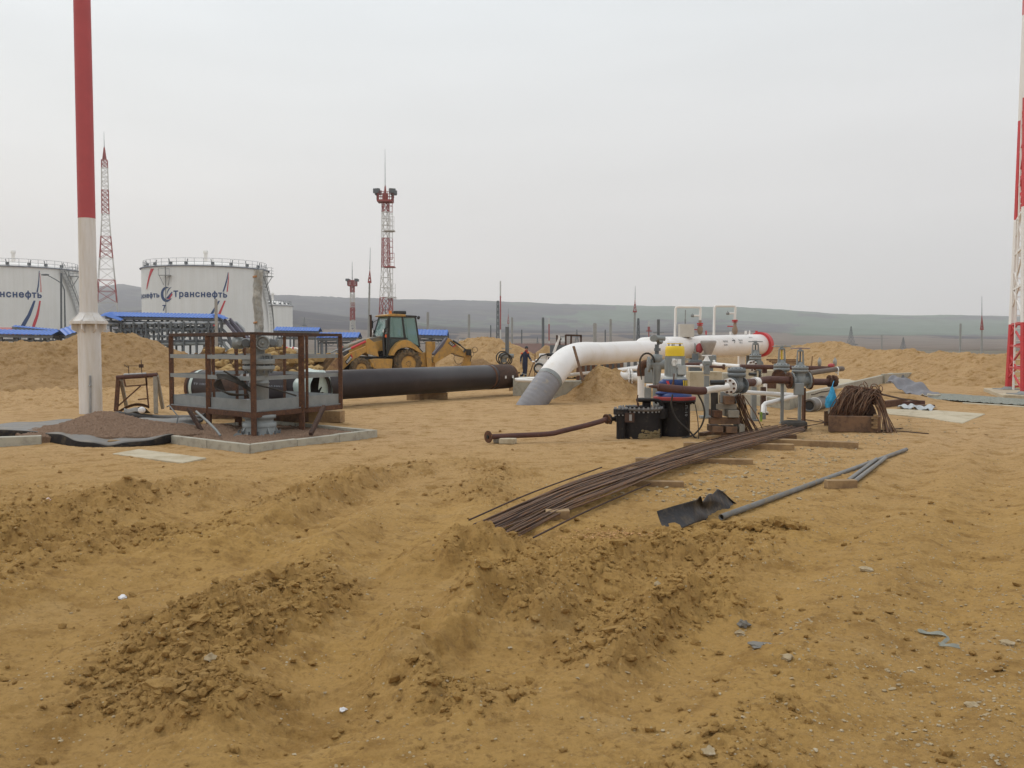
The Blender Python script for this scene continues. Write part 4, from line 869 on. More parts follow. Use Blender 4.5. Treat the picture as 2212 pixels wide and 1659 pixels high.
# distant vehicles / huts
def hut(label, x, y0, y1, w, Y, m, roof=None):
    p = W(x, y1, Y); h = S(y1 - y0, Y); t = thing('site_hut', label, 'hut', (p.x, Y, max(p.z, 0))); b = B(); b.box((p.x, Y, p.z + h / 2), (S(w, Y), 3, h)); mk('wall', b, m, t, bev=.05)
    b = B(); b.box((p.x, Y - .02, p.z + h + .05), (S(w, Y) * 1.06, 3.2, .14)); mk('roof', b, roof or GALV, t)
    b = B(); b.box((p.x - S(w, Y) * .2, Y - 1.52, p.z + h * .55), (S(w, Y) * .2, .05, h * .4)); mk('window', b, DKGL, t)
hut('white cabin roof beyond the digger arm', 1002, 732, 745, 17, 120, TANKW)
hut('far white hut right of the sandy hillock', 1213, 728, 738, 12, 160, TANKW)
b = B(); p0, p1 = W(1105, 742, 90), W(1245, 745, 90); b.box(((p0.x + p1.x) / 2, 90, p0.z * .5), ((p1.x - p0.x), .3, p0.z)); solo('low_wall', b, mat('pink_wall', (.36, .24, .22), (.32, .22, .2), bump=0), 'long low pinkish wall beyond the worker', 'wall')
# ================================================================== LEFT MIDDLE GROUND
# red and white pole with collar
Yp = 22.7; pb = G(196.5, 893); Yp = pb.y
t = thing('striped_pole', 'thick round pole, white below and faded red above, with a wide collar', 'pole', (pb.x, pb.y, hz(pb.x, pb.y) - .02)); L0 = parent_world(t); gx = Vector((pb.x, pb.y, 0))
zf = lambda y: W(196, y, Yp).z
lean = Vector((-.0028, 0, 1))
def PL(z): return gx + Vector((-.0026 * z, 0, z))
POLEW = mat('pole_white', (.72, .70, .685), (.66, .64, .625), rough=.5, scale=1.6, bump=.06, bscale=9, c3=(.56, .50, .42), t3=.58, s3=5, sharp=.3, streak=.08)
b = B(); b.tube([PL(-.2), PL(zf(700))], [S(46.5, Yp) / 2, S(46, Yp) / 2], 40); mk('lower_shaft', b, POLEW, t)
b = B(); b.tube([PL(zf(697)), PL(zf(472))], [S(36.5, Yp) / 2, S(35, Yp) / 2], 40); mk('upper_shaft', b, POLEW, t)
b = B(); b.tube([PL(zf(472)), PL(zf(200)), PL(zf(-120))], [S(35.2, Yp) / 2, S(35, Yp) / 2, S(33.5, Yp) / 2], 40); mk('red_shaft', b, REDF, t)
b = B(); zc = zf(697); r1 = S(76, Yp) / 2; b.cyl(PL(zc - .035), PL(zc + .035), r1, n=40); mk('flange', b, POLEW, t, bev=.008)
for k in range(8):
    b = B(); a = k * math.pi / 4 + .02; d = Vector((math.cos(a), math.sin(a), 0)); s_ = Vector((-d.y, d.x, 0)) * .014; ri = S(17, Yp); ro = r1 * .97
    b.prism([PL(zc + .03) + d * ri - s_, PL(zc + .03) + d * ro - s_, PL(zc + .06) + d * ro - s_, PL(zc + .25) + d * ri * 1.02 - s_], s_ * 2)
    b.prism([PL(zc - .03) + d * ri - s_, PL(zc - .03) + d * ro - s_, PL(zc - .17) + d * ro - s_, PL(zc - .27) + d * ri * 1.2 - s_], s_ * 2); mk('gusset', b, POLEW, t)
b = B(); b.lathe([(S(38, Yp) / 2, .25), (S(40, Yp) / 2, .22), (S(72, Yp) / 2, .04), (S(74, Yp) / 2, .03)], PL(zc), n=40, cap=False); mk('collar', b, POLEW, t)
b = B(); b.cyl((pb.x + .11, pb.y - .28, -.05), (pb.x + .12, pb.y - .27, .95), .028, n=8); b.cyl((pb.x + .1, pb.y - .28, .68), (pb.x + .14, pb.y - .27, .72), .035, n=8); mk('earthing_strip', b, GALV, t)
# concrete kerb ring round the caged valve
KC = [G(540, 978), G(286, 946), G(560, 917.5), G(816, 943)]   # near, left, far, right (bottom outside corners)
KC[2] = Vector((-5.25, 19.5, 0))
cen = sum(KC, Vector()) / 4; t = thing('concrete_kerb', 'square ring of light concrete kerb stones round the caged valve', 'kerb', (cen.x, cen.y, 0))
KH = .125; inn = [p + (cen - p).normalized() * .16 for p in KC]
for i in range(4):
    a, e_ = KC[i], KC[(i + 1) % 4]; ai, ei = inn[i], inn[(i + 1) % 4]; n = [3, 4, 3, 3][i]
    for k in range(n):
        g_ = .006 / (e_ - a).length; t0, t1 = k / n + g_, (k + 1) / n - g_; b = B()
        q = [a.lerp(e_, t0), a.lerp(e_, t1), ai.lerp(ei, t1), ai.lerp(ei, t0)]; dz = .006 * math.sin(i * 5 + k * 3)
        if k == 0: q[3] = ai + (ei - ai) * .001
        b.prism([Vector((p.x, p.y, -.08)) for p in q], (0, 0, KH + .08 + dz)); mk('kerb_stone', b, CONC, t, bev=.008)
GRAVR = mat('brown_gravel', (.23, .145, .095), (.30, .195, .13), rough=.95, scale=40, bump=1., bscale=90, c3=(.34, .23, .16), t3=.56, s3=55, dist=.03)
def gravel_sheet(name, fn, n, m, label, bumps=.02, seed=0, cat='gravel bed'):
    V = []; u = np.linspace(0, 1, n); U, Vv = np.meshgrid(u, u); X, Y, Z = fn(U, Vv); w_, v_ = worley(X * 26 + seed, Y * 26); w2, v2 = worley(X * 55 + seed, Y * 55)
    Z = Z + bumps * (v_ - .4) * (1 - np.clip(w_ * 1.2, 0, 1)) + bumps * .5 * v2 * (1 - np.clip(w2 * 1.2, 0, 1)) + bumps * fbm(X * 7, Y * 7 + seed, 4)
    base = np.array([X.mean(), Y.mean(), 0]); o = npmesh(name, np.stack([X, Y, Z], -1).reshape(-1, 3) - base, gridfaces(n, n), m, False); o.location = base
    return meta(o, label, kind='stuff')
def fn(U, V):
    P = [np.array(p[:2]) for p in [k + (cen - k).normalized() * .12 for k in KC]]
    X = (P[0][0] * (1 - U) + P[1][0] * U) * (1 - V) + (P[3][0] * (1 - U) + P[2][0] * U) * V; Y = (P[0][1] * (1 - U) + P[1][1] * U) * (1 - V) + (P[3][1] * (1 - U) + P[2][1] * U) * V
    d = np.hypot(X - cen.x - .2, Y - cen.y); d2 = np.hypot(X - (cen.x - .9), Y - (cen.y + .1)); return X, Y, .045 + .16 * np.exp(-(d2 / .65) ** 2) + .06 * np.exp(-(d / 1.1) ** 2)
gravel_sheet('gravel_bed', fn, 260, GRAVR, 'reddish brown gravel filling the kerb ring under the cage', .03)
# caged platform
N_ = G(549, 952.5); N_.z = 0; YN = N_.y
zpl = W(549, 893, YN).z; ztop = W(549, 722.5, YN).z
def atz(px, py, z): return G(px, py, z)
Lc = atz(371.5, 876.5, zpl); Rc = atz(736, 875, zpl); Fc = Lc + Rc - Vector((N_.x, N_.y, zpl)); Fc.z = zpl
t = thing('valve_cage', 'rusty steel railing cage with grey boards round the tall grey valve', 'cage', (N_.x, N_.y, 0)); Z = Vector((0, 0, 1))
NB = Vector((N_.x, N_.y, zpl)); HT = ztop - zpl
def post(p, z0, z1, w=.075, nm='post'):
    b = B(); b.bar((p.x, p.y, z0), (p.x, p.y, z1), w, w); mk(nm, b, RUST, t, bev=.006)
for p in (Lc, Rc, Fc): post(p, zpl - .08, zpl + HT)
post(NB, -.1, zpl + HT, .085)
# mid posts: double angle on the two near sides, single on far sides
mL = NB.lerp(Lc, .52); mR = NB.lerp(Rc, .52); fL = Lc.lerp(Fc, .45); fL2 = Lc.lerp(Fc, .72); fR = Rc.lerp(Fc, .45)
post(mL, .0, zpl + HT, .085); post(mR, -.05, zpl + HT, .10); post(fL, zpl - .05, zpl + HT, .06); post(fL2, zpl - .05, zpl + HT, .07); post(mR + Vector((.09, .06, 0)), zpl, zpl + HT, .05)
def rail(a, b2, h, m, w=.05, hgt=.05, nm='rail'):
    b = B(); b.bar(a + Z * h, b2 + Z * h, w, hgt); mk(nm, b, m, t, bev=.004)
for a, e_ in ((NB, Lc), (NB, Rc)):
    rail(a, e_, HT + .012, RUSTD, .09, .06, 'top_rail')
    for h in (HT * .71, HT * .44):
        d = (e_ - a).normalized(); nrm = Vector((d.y, -d.x, 0)) * .03; b = B(); b.bar(a + Z * h - nrm, e_ + Z * h - nrm, .008, .075); mk('rail', b, GREYP, t)
    b = B(); n_ = 1; d = (e_ - a).normalized(); nrm = Vector((d.y, -d.x, 0)); nrm = nrm if nrm.y < 0 else -nrm
    b.bar(a + Z * .13 - nrm * .02, e_ + Z * .13 - nrm * .02, .008, .20); mk('kick_plate', b, GREYP, t)
    b = B(); b.bar(a - Z * .035, e_ - Z * .035, .07, .09); mk('edge_beam', b, RUST, t, bev=.005)
for a, e_, gap in ((Lc, Fc, .82), (Rc, Fc, .66)):
    q = a.lerp(e_, gap); rail(a, q, HT + .012, RUSTD, .07, .05, 'top_rail')
    for h in (HT * .71, HT * .44): b = B(); b.bar(a + Z * h, q + Z * h, .008, .065); mk('rail', b, GREYP, t)
    b = B(); b.bar(a + Z * .12, q + Z * .12, .008, .20); mk('kick_plate', b, GREYP, t)
    b = B(); b.bar(a - Z * .035, e_ - Z * .035, .07, .08); mk('edge_beam', b, RUST, t)
    post(q, zpl - .05, zpl + HT, .06)
b = B(); c_ = (Lc + Rc) / 2
def ip(u, v): return NB * (1 - u) * (1 - v) + Lc * u * (1 - v) + Rc * v * (1 - u) + Fc * u * v
for u0, u1, v0, v1 in ((0.02, .98, .02, .36), (0.02, .98, .64, .98), (.02, .36, .36, .64), (.64, .98, .36, .64)):
    b.prism([ip(u0, v0), ip(u1, v0), ip(u1, v1), ip(u0, v1)], (0, 0, .03))
mk('deck', b, GALV, t)
b = B(); k_ = 70
for a, e_ in ((NB, Lc), (NB, Rc)):
    d = (e_ - a).normalized(); nrm = Vector((d.y, -d.x, 0)); nrm = nrm if nrm.y < 0 else -nrm
    b = B()
    for i in range(k_): p = a.lerp(e_, (i + .5) / k_) + Z * .03 + nrm * .02; b.box(p, (.02, .02, .02))
    mk('deck_fringe', b, GALV, t)
for a, e_ in ((Lc.lerp(NB, .3) - Z * .08, None), ):
    b = B(); p0 = W(468, 880, 16.9); p1 = W(440, 938, 16.4); b.bar(W(407, 883, 16.9), W(441, 939, 16.6), .06); mk('leg', b, RUSTD, t)
b = B(); b.bar(W(700, 878, 16.9), W(671, 938, 16.3), .065); mk('leg', b, RUSTD, t)
for q in (fL.lerp(mR, .3),): b = B(); b.bar((q.x, q.y, 0), (q.x, q.y, zpl), .12); mk('leg', b, RUST, t)
# bent rod leaning there
b = B(); b.tube([W(360, 879, 16.5), W(366, 876, 16.5), W(385, 900, 16.2), W(382, 915, 16.2)], .012, 6); solo('bent_rod', b, GREYD, 'thin bent dark rod hooked near the cage corner by the rusty trestle', 'rod')
b = B(); b.tube([W(424, 889, 16.6), W(450, 912, 16.3), W(468, 930, 16.1), W(476, 941, 16.0)], .022, 8); solo('slanting_tube', b, GREYP, 'grey tube slanting into the gravel under the cage', 'tube')
# gate valve in the cage
vc = Vector((0, 16.75, 0)); vc.x = W(558.5, 745, vc.y).x; YV = vc.y; t = thing('gate_valve', 'tall grey motor driven gate valve standing inside the rusty cage', 'valve', vc)
zv = lambda y: W(558, y, YV).z; sv = lambda p: S(p, YV)
b = B(); b.lathe([(sv(50), .0), (sv(50), .07), (sv(36), .12), (sv(33), .30), (sv(28), zv(925)), (sv(24), zv(914))], vc, n=28); mk('base_flange', b, GREYP, t, bev=.006)
b = B(); b.bolts(vc + Vector((0, 0, .1)), (0, 0, 1), sv(44), .018, .06, 14); mk('bolt_ring', b, GREYD, t)
b = B(); b.lathe([(sv(36), zv(921)), (sv(36), zv(912)), (sv(30), zv(911)), (sv(30), zv(904)), (sv(35), zv(903)), (sv(35), zv(896)), (sv(20), zv(894))], vc, n=28); mk('lower_flange', b, GREYP, t)
b = B()
for k in range(8): a = k * math.pi / 4; d = Vector((math.cos(a), math.sin(a), 0)); s_ = Vector((-d.y, d.x, 0)) * .015; b.prism([vc + d * sv(20) + Vector((0, 0, .1)) - s_, vc + d * sv(47) + Vector((0, 0, .07)) - s_, vc + d * sv(30) + Vector((0, 0, zv(914))) - s_, vc + d * sv(20) + Vector((0, 0, zv(914))) - s_], s_ * 2)
mk('base_rib', b, GREYP, t)
b = B(); b.lathe([(sv(20.5), zv(896)), (sv(20.5), zv(829)), (sv(22), zv(828)), (sv(22), zv(826)), (sv(20.5), zv(825)), (sv(20.5), zv(806)), (sv(30), zv(800)), (sv(32), zv(797))], vc, n=28); mk('body', b, GREYP, t)
b = B(); b.lathe([(sv(34), zv(797)), (sv(34), zv(790)), (sv(24), zv(789.5)), (sv(24), zv(787)), (sv(34), zv(786)), (sv(34), zv(776)), (sv(24), zv(774)), (sv(17), zv(768))], vc, n=28); mk('bonnet', b, GREYP, t, bev=.004)
b = B(); b.bolts(vc + Vector((0, 0, (zv(789) + zv(786)) / 2)), (0, 0, 1), sv(29), .018, .16, 14); mk('bonnet_bolts', b, GREYD, t)
b = B(); b.cyl(vc + Vector((0, 0, zv(768))), vc + Vector((0, 0, zv(764))), sv(26), n=24); b.cyl(vc + Vector((0, 0, zv(764))), vc + Vector((0, 0, zv(752))), sv(13), n=20); mk('neck', b, GREYP, t)
zc = zv(741)
b = B(); b.cyl(vc + Vector((sv(-38), 0, zc)), vc + Vector((sv(22), 0, zc)), sv(10), n=20); b.ell(vc + Vector((0, 0, zc)), (sv(19), sv(15), sv(14))); b.box(vc + Vector((sv(12), -.05, zc)), (sv(30), .3, sv(19))); mk('gearbox', b, GREYP, t, bev=.01)
b = B(); b.lathe([(sv(12), 0), (sv(13), .04), (sv(13), .12), (sv(9), .20), (sv(5), .24)], vc + Vector((sv(-44), .1, zc)), (.25, -1, 0), n=24); b.cyl(vc + Vector((sv(-54), 0, zc)), vc + Vector((sv(-34), 0, zc)), sv(12.5), n=24); mk('motor', b, GREYP, t)
for dx, r_, m_ in ((sv(-22), sv(9), GREYD), (sv(15), sv(14.5), GREYP), (sv(35), sv(8), GREYD)):
    b = B(); o_ = vc + Vector((dx, -.1, zc)); b.cyl(o_, o_ + Vector((.02, -.14, 0)), r_, r_ * .95, 24); b.cyl(o_ + Vector((.02, -.14, 0)), o_ + Vector((.025, -.155, 0)), r_ * .68, n=24); mk('drive_cover', b, m_, t, bev=.004)
    if m_ is GREYP: b = B(); b.torus(o_ + Vector((.02, -.17, 0)), (.15, -1, 0), r_ * .95, .018, 32, 8); b.ell(o_ + Vector((.02, -.17, 0)), .035, 1); mk('hand_wheel', b, GREYP, t)
b = B(); b.box(vc + Vector((sv(30), .02, zc)), (sv(34), .2, sv(17))); mk('terminal_box', b, GREYP, t, bev=.012)
# wrapped stem tube
def wrapfn(u, v):
    a = u * 2 * math.pi; z = zc + .12 + v * (zv(583) - zc - .12); r_ = sv(9.6) * (1 + .045 * math.sin(3 * a + v * 19) + .04 * math.sin(7 * a - v * 31) + .025 * math.sin(v * 55 + a)); return vc + Vector((r_ * math.cos(a) + .015 * math.sin(v * 8), r_ * math.sin(a), z))
b = B(); b.grid(wrapfn, 28, 70); b.cyl(vc + Vector((0, 0, zc + .1)), vc + Vector((0, 0, zv(584))), sv(8), n=20); mk('wrapped_stem', b, GFILM, t)
b = B()
for y0 in (601, 700): b.grid(lambda u, v: vc + Vector((sv(10.6) * math.cos(3.6 + u * 1.2), sv(10.6) * math.sin(3.6 + u * 1.2), zv(y0) + (u * .4 + v) * .035)), 8, 1)
mk('tape', b, mat('orange_tape', (.45, .25, .12), (.4, .2, .1), bump=0), t, solid=.002)
b = B(); o_ = G(508 + 6, 945, .06); b.cyl(o_, o_ + Vector((.02, .06, 0)), .07, n=20); b.ring([(.02, 0), (.085, 0), (.085, .01), (.02, .01)], o_, (.3, -1, 0)); solo('round_plug', b, GREYP, 'small grey round cap lying at the foot of the caged valve', 'cap')
# black cables on the deck
rs = np.random.RandomState(3)
for i in range(7):
    y0 = 16.35 + .05 * i; pts = catmull([W(541, 846 - i, 16.6), W(512, 828 - 2.2 * i, y0), W(482 - 2 * i, 818 - 1.6 * i, y0), W(464 + 2 * i, 826 - i, y0 + .05), W(468 + 3 * i, 840 + .8 * i, y0 + .1), W(500, 850 + .6 * i, y0), W(538, 853, 16.5)], 5)
    b = B(); b.tube(pts, .011, 6); solo('black_cable', b, RUBBER, 'one of the loose black cables looped on the cage deck', 'cable', 'cables on the cage deck')
for i, (pa, pb_) in enumerate((((483, 801), (538, 838)), ((548, 830), (640, 855)))):
    b = B(); b.tube([W(*pa, 16.4), W((pa[0] + pb_[0]) / 2, (pa[1] + pb_[1]) / 2 - 2, 16.5), W(*pb_, 16.7)], .016, 6); solo('black_cable', b, RUBBER, ('black cable slanting down to the valve column', 'black cable lying flat on the deck right of the valve column')[i], 'cable', 'cables on the cage deck')
# big pipes on the ground behind
def pipeobj(name, label, cat, a, e_, r, m, group=None, inner=True, wall=.012):
    t = thing(name, label, cat, ((a.x + e_.x) / 2, (a.y + e_.y) / 2, (a.z + e_.z) / 2 - r), group); b = B(); d = (e_ - a).normalized(); Ln = (e_ - a).length
    b.lathe([(r - wall, .0), (r, 0), (r, Ln), (r - wall, Ln), (r - wall, 0)], a, d, 56, True, False); mk('pipe_wall', b, m, t); return t
BLKPIPE = mat('pipe_coating_black', (.028, .022, .024), (.042, .032, .034), rough=.42, scale=1.1, bump=.05, bscale=60, c3=(.055, .045, .042), t3=.66, s3=2.2, sharp=.25)
a = W(640, 835, 24.2); a.z = .19 + .41; e_ = W(1096, 812.5, 31.6); e_.z = .63
tB = pipeobj('large_pipe', 'long black steel pipe lying on timbers in front of the digger', 'pipe', a, e_, .405, BLKPIPE)
d = (e_ - a).normalized(); b = B(); b.lathe([(.40, 0), (.415, .05), (.412, .9), (.40, .92)], e_ - d * .95, d, 56, True, False); mk('bare_end', b, RUSTD, tB)
b = B(); b.ring([(.36, 0), (.405, 0), (.41, .05), (.40, .12)], e_ - d * .02, d, 56); mk('end_ring', b, RUST, tB)
for o_ in (.25, .65): b = B(); p_ = e_ - d * o_ + Vector((-d.y * -.41 * .9, -.37, .02)); p_ = e_ - d * o_ + Vector((d.y * .34, -d.x * .34, .0)) * 1.22; b.box(p_, (.07, .03, .09), rz=math.atan2(d.y, d.x)); mk('white_mark', b, LETW, tB)
b = B(); b.lathe([(.402, 0), (.412, .02), (.412, .10), (.402, .12)], e_ - d * 1.15, d, 56, True, False); mk('weld_band', b, RUST, tB)
b = B(); b.box((W(925, 858, 29).x, 29.0, .1), (1.2, .28, .2), rz=.15); solo('timber_block', b, WOOD, 'pale timber block propping the long black pipe near its middle', 'timber', 'timbers under the pipes', bev=.01)
b = B(); b.box((W(898, 856, 28.6).x, 28.5, .1), (.5, .24, .19), rz=-.5); solo('timber_block', b, WOOD, 'short timber wedge just left of the middle prop', 'timber', 'timbers under the pipes', bev=.01)
b = B(); p_ = G(1108, 844); b.box((p_.x, p_.y + .3, .1), (.3, .3, .22)); solo('timber_block', b, WOOD, 'small block at the bare rusty end of the long pipe', 'timber', 'timbers under the pipes', bev=.01)
# shorter pipe with film over its open end
a = Vector((W(428, 840, 21.9).x, 21.9, .70)); e_ = Vector((W(690, 842, 20.2).x, 20.2, .70))
tA = pipeobj('large_pipe', 'shorter black pipe behind the cage with film over its open end', 'pipe', a, e_, .405, BLKPIPE)
d = (e_ - a).normalized(); b = B(); b.lathe([(.415, 0), (.415, .09)], a + d * .12, d, 56, True, False); mk('pale_band', b, FILM, tA)
b = B(); b.ring([(.37, 0), (.41, 0), (.41, .08), (.37, .08)], a - d * .03, d, 56); mk('end_ring', b, RUST, tA)
b = B(); b.lathe([(.408, 0), (.413, .02), (.413, .55), (.408, .57)], a + d * 1.0, d, 56, True, False); mk('rust_band', b, RUSTD, tA)
b = B(); b.lathe([(.408, 0), (.414, .02), (.414, .42), (.408, .44)], a + d * 1.95, d, 56, True, False); mk('grey_band', b, GREYD, tA)
x_, y_, _ = frame(d); nrm = Vector((d.y, -d.x, 0)).normalized()
for s0, w_, tx in ((.28, .62, 'ТУ 1469-011'), (2.38, .62, 'ТРУБА 820х12')):
    v, f = text_mesh(tx, 1, .02); k = w_ / v[:, 0].max(); b = B(); rows = []
    for row, dz in ((0, .0), (1, -.17)): b.add([a + d * (s0 + p[0] * k) + (nrm * math.cos((p[1] * k * 1.4 + .62 + row * -.42)) + Z * math.sin((p[1] * k * 1.4 + .62 + row * -.42))) * .415 for p in v], f)
    mk('lettering', b, mat('faint_lettering', (.32, .33, .36), (.25, .26, .3), bump=0), tA)
def filmfn(u, v):
    an = R(-35) + R(250) * u; rr_ = .425 + .014 * math.sin(an * 5 + v * 4) + .012 * math.sin(u * 37) + .05 * math.exp(-((u - .62) / .12) ** 2) * (1 - v); q = (v - .88) * .42
    return e_ + d * q + (nrm * math.cos(an) + Z * math.sin(an)) * rr_ * (1.0 - .12 * (v > .9)) + Z * .02
b = B(); b.grid(filmfn, 60, 10); b.grid(lambda u, v: e_ - d * .08 + (nrm * math.cos(R(110) + R(110) * u) + Z * math.sin(R(110) + R(110) * u)) * (.41 - .22 * v * (1 + .3 * math.sin(u * 20))) - Z * .1 * v * v, 24, 8); mk('plastic_cover', b, FILM, tA)
for i, (px, Yy, rz) in enumerate(((615, 20.4, .1), (690, 20.4, -.25))):
    b = B(); b.box((W(px, 870, Yy).x, Yy, .13), (1.1, .25, .25), rz=rz); solo('timber_block', b, (WOODD, WOOD)[i], ('dark red painted beam under the film-covered pipe end', 'pale squared timber sticking out beside the cage')[i], 'timber', 'timbers under the pipes', bev=.01)
b = B(); b.box((W(470, 870, 21.4).x, 21.4, .13), (1.0, .3, .27), rz=.1); solo('timber_block', b, WOODD, 'timber under the back end of the shorter pipe', 'timber', 'timbers under the pipes', bev=.01)
# ------------------------------------------------------------------ rusty trestle
Yt = 21.5; p_ = G(250, 893); Yt = p_.y; t = thing('pipe_trestle', 'rusty trestle with welded rods on four battered legs', 'trestle', (W(300, 893, Yt).x, Yt, 0))
zT = lambda x, y: W(x, y, Yt)
A2 = lambda zx, zy: (zx / 3.95 / 1.4756, 691.3 + zy / 3.95 / 1.4756)
def T2(zx, zy, dy=0.): x, y = A2(zx, zy); return W(x, y, Yt + dy)
b = B(); b.cyl(T2(1470, 725), T2(1980, 690), .055, n=12); mk('top_bar', b, RUSTP, t)
b = B(); b.cyl(T2(1560, 690), T2(1840, 676), .03, n=8); mk('pale_tube', b, GALV, t)
for (x0, y0, x1, y1, dy, m_) in ((1490, 740, 1460, 1150, -.15, RUST), (1520, 740, 1590, 1080, .55, WOODG), (1955, 700, 1965, 1180, -.2, WOODG), (1975, 700, 2050, 1110, .5, WOODG)):
    b = B(); b.bar(T2(x0, y0), T2(x1, y1, dy), .075, .09); mk('leg', b, m_, t, bev=.006)
b = B()
for q in (((1560, 740), (1580, 835)), ((1580, 835), (1850, 815)), ((1835, 700), (1870, 1080)), ((1770, 830), (1480, 1090)), ((1740, 1000), (1850, 990)), ((1840, 710), (1850, 815))): b.bar(T2(*q[0], -.05), T2(*q[1], -.05), .03)
mk('welded_rods', b, RUST, t)
b = B(); b.bar(T2(1565, 580), T2(1760, 577), .014); b.bar(T2(1620, 580), T2(1622, 690), .014); b.bar(T2(1778, 500), T2(1785, 690), .014); b.box(T2(1778, 578), (.10, .05, .085)); b.bar(T2(1560, 560), T2(1615, 600), .012); mk('marker_rods', b, RUSTD, t)
# things dumped below it: rolled membrane, rusty plate, film
def sheetfn(pts_l, pts_r): 
    def f(u, v):
        i = min(int(u * (len(pts_l) - 1)), len(pts_l) - 2); w_ = u * (len(pts_l) - 1) - i; return Vector(pts_l[i]).lerp(Vector(pts_l[i + 1]), w_).lerp(Vector(pts_r[i]).lerp(Vector(pts_r[i + 1]), w_), v)
    return f
b = B(); P1 = [A2(1350, 1180), A2(1500, 1190), A2(1700, 1225), A2(2000, 1260), A2(2250, 1260)]
b.tube([W(x, y, 20.2 + .1 * i) for i, (x, y) in enumerate(P1)] + [W(430, 905, 19.8), W(445, 896, 19.6)], [.03, .07, .1, .11, .11, .09, .05], 12); solo('rolled_membrane', b, MEMK, 'long sagging roll of black membrane from the trestle to the cage', 'membrane roll')
b = B(); b.grid(lambda u, v: W(*A2(1480 + 400 * u, 1150 - 95 * math.sin(u * math.pi * .8) - 10 * u + 30 * v), 20.7 + .5 * v), 20, 4); solo('rusty_plate', b, RUST, 'curved rusty strip lying under the trestle', 'metal strip', solid=.01)
b = B(); b.grid(lambda u, v: W(*A2(1650 + 270 * u, 1175 - 85 * math.sin(math.pi * min(1, u * 1.1)) * (1 - v)), 20.4 + .6 * v * u), 16, 6); solo('folded_membrane', b, MEMK, 'bulging black membrane fold beneath the trestle', 'membrane sheet', solid=.006)
b = B(); b.grid(lambda u, v: W(*A2(1560 + 190 * u, 1110 + 55 * v + 10 * math.sin(u * 6)), 20.1 - .1 * v), 10, 4); solo('grey_scrap', b, MEMB, 'light grey scrap of sheet between trestle legs', 'sheet scrap', solid=.006)
b = B(); b.ell(W(*A2(1785, 1135), 20.0), (.085, .05, .075)); solo('white_bag', b, PAPER, 'small crumpled white bag on the black fold under the trestle', 'bag')
# ------------------------------------------------------------------ raised membrane bed with gravel heap
PT = lambda px, py, z: G(px, py, z)
Mf = [(-30, 929, .16), (88, 934, .17), (130, 940, .17), (160, 950, .13), (200, 957, .08), (235, 960, .05), (275, 957, .06), (330, 949, .10), (372, 940, .13), (420, 934, .12)]
Mb = [(-30, 918, .2), (40, 912, .24), (100, 909, .26), (160, 907, .27), (200, 905, .27), (250, 903, .27), (300, 903, .25), (340, 902, .22), (400, 903, .2), (440, 905, .18)]
Fp = [PT(*a) for a in Mf]; Bp_ = [PT(x, y, z) for x, y, z in Mb]
def mfn(u, v): p = sheetfn(Fp, Bp_)(u, v); p.z += .012 * math.sin(u * 31 + v * 5) + .01 * math.sin(v * 17 + u * 9); return p
b = B(); b.grid(mfn, 70, 14); solo('grey_membrane', b, MEMB, 'grey roofing membrane spread under the reddish gravel heap', 'membrane sheet', solid=.01)
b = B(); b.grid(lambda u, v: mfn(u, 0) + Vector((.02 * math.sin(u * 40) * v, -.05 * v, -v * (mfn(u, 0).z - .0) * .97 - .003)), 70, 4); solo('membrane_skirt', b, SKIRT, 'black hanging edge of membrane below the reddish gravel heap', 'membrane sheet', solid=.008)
for i, px in enumerate((362, 30, 250)):
    q = PT(px, (956, 950, 966)[i], 0); b = B(); b.box((q.x, q.y + .35, .045), (.5, .2, .09), rz=.2); solo('timber_block', b, WOOD, ('short board showing under the black membrane edge by the kerb ring', 'board under the membrane at the frame edge', 'flat board beneath the lowest sag of the membrane')[i], 'timber', bev=.006)
hc = PT(228, 925, .2)
def hfn(U, V):
    X = hc.x + (U - .5) * 3.6; Y = hc.y + (V - .5) * 3.0; d1 = np.hypot((X - hc.x + .12) / .55, (Y - hc.y - .1) / .55); d2 = np.hypot((X - hc.x - .15) / 1.42, (Y - hc.y - .12) / .80); d3 = np.hypot((X - hc.x - .9) / .8, (Y - hc.y + .05) / .7)
    Zz = .16 + .20 * np.exp(-d1 ** 2) + .13 * np.exp(-d2 ** 2 * 1.1) + .03 * np.exp(-d3 ** 2); return X, Y, np.where(d2 > 1.25, -.2, Zz + (-.25 * np.clip(d2 - .95, 0, 1)))
gravel_sheet('gravel_heap', hfn, 300, GRAVR, 'reddish gravel heap tipped on the membrane at the pole foot', .028, seed=3)
# kerb at the frame edge
t = thing('concrete_kerb', 'weathered concrete kerb cut by the frame, beside the membrane bed', 'kerb', (G(40, 965).x, G(40, 965).y, 0)); q0 = G(-160, 972); q1 = G(90, 962)
for k in range(2):
    b = B(); a = q0.lerp(q1, k * .5 + .003); e_ = q0.lerp(q1, k * .5 + .497); d = (e_ - a).normalized(); nn = Vector((-d.y, d.x, 0)) * .2
    b.prism([a - Z * .05, e_ - Z * .05, e_ + nn - Z * .05, a + nn - Z * .05], (0, 0, .21)); mk('kerb_stone', b, CONC, t, bev=.01)
# flat slab in front of the kerb ring
b = B(); q = [G(243, 983), G(395, 1003), G(446, 992), G(300, 973)]; b.prism([p - Z * .06 for p in q], (0, 0, .085)); solo('concrete_slab', b, CONCY, 'thin pale slab lying flush with the clay before the kerb ring', 'slab', bev=.01)
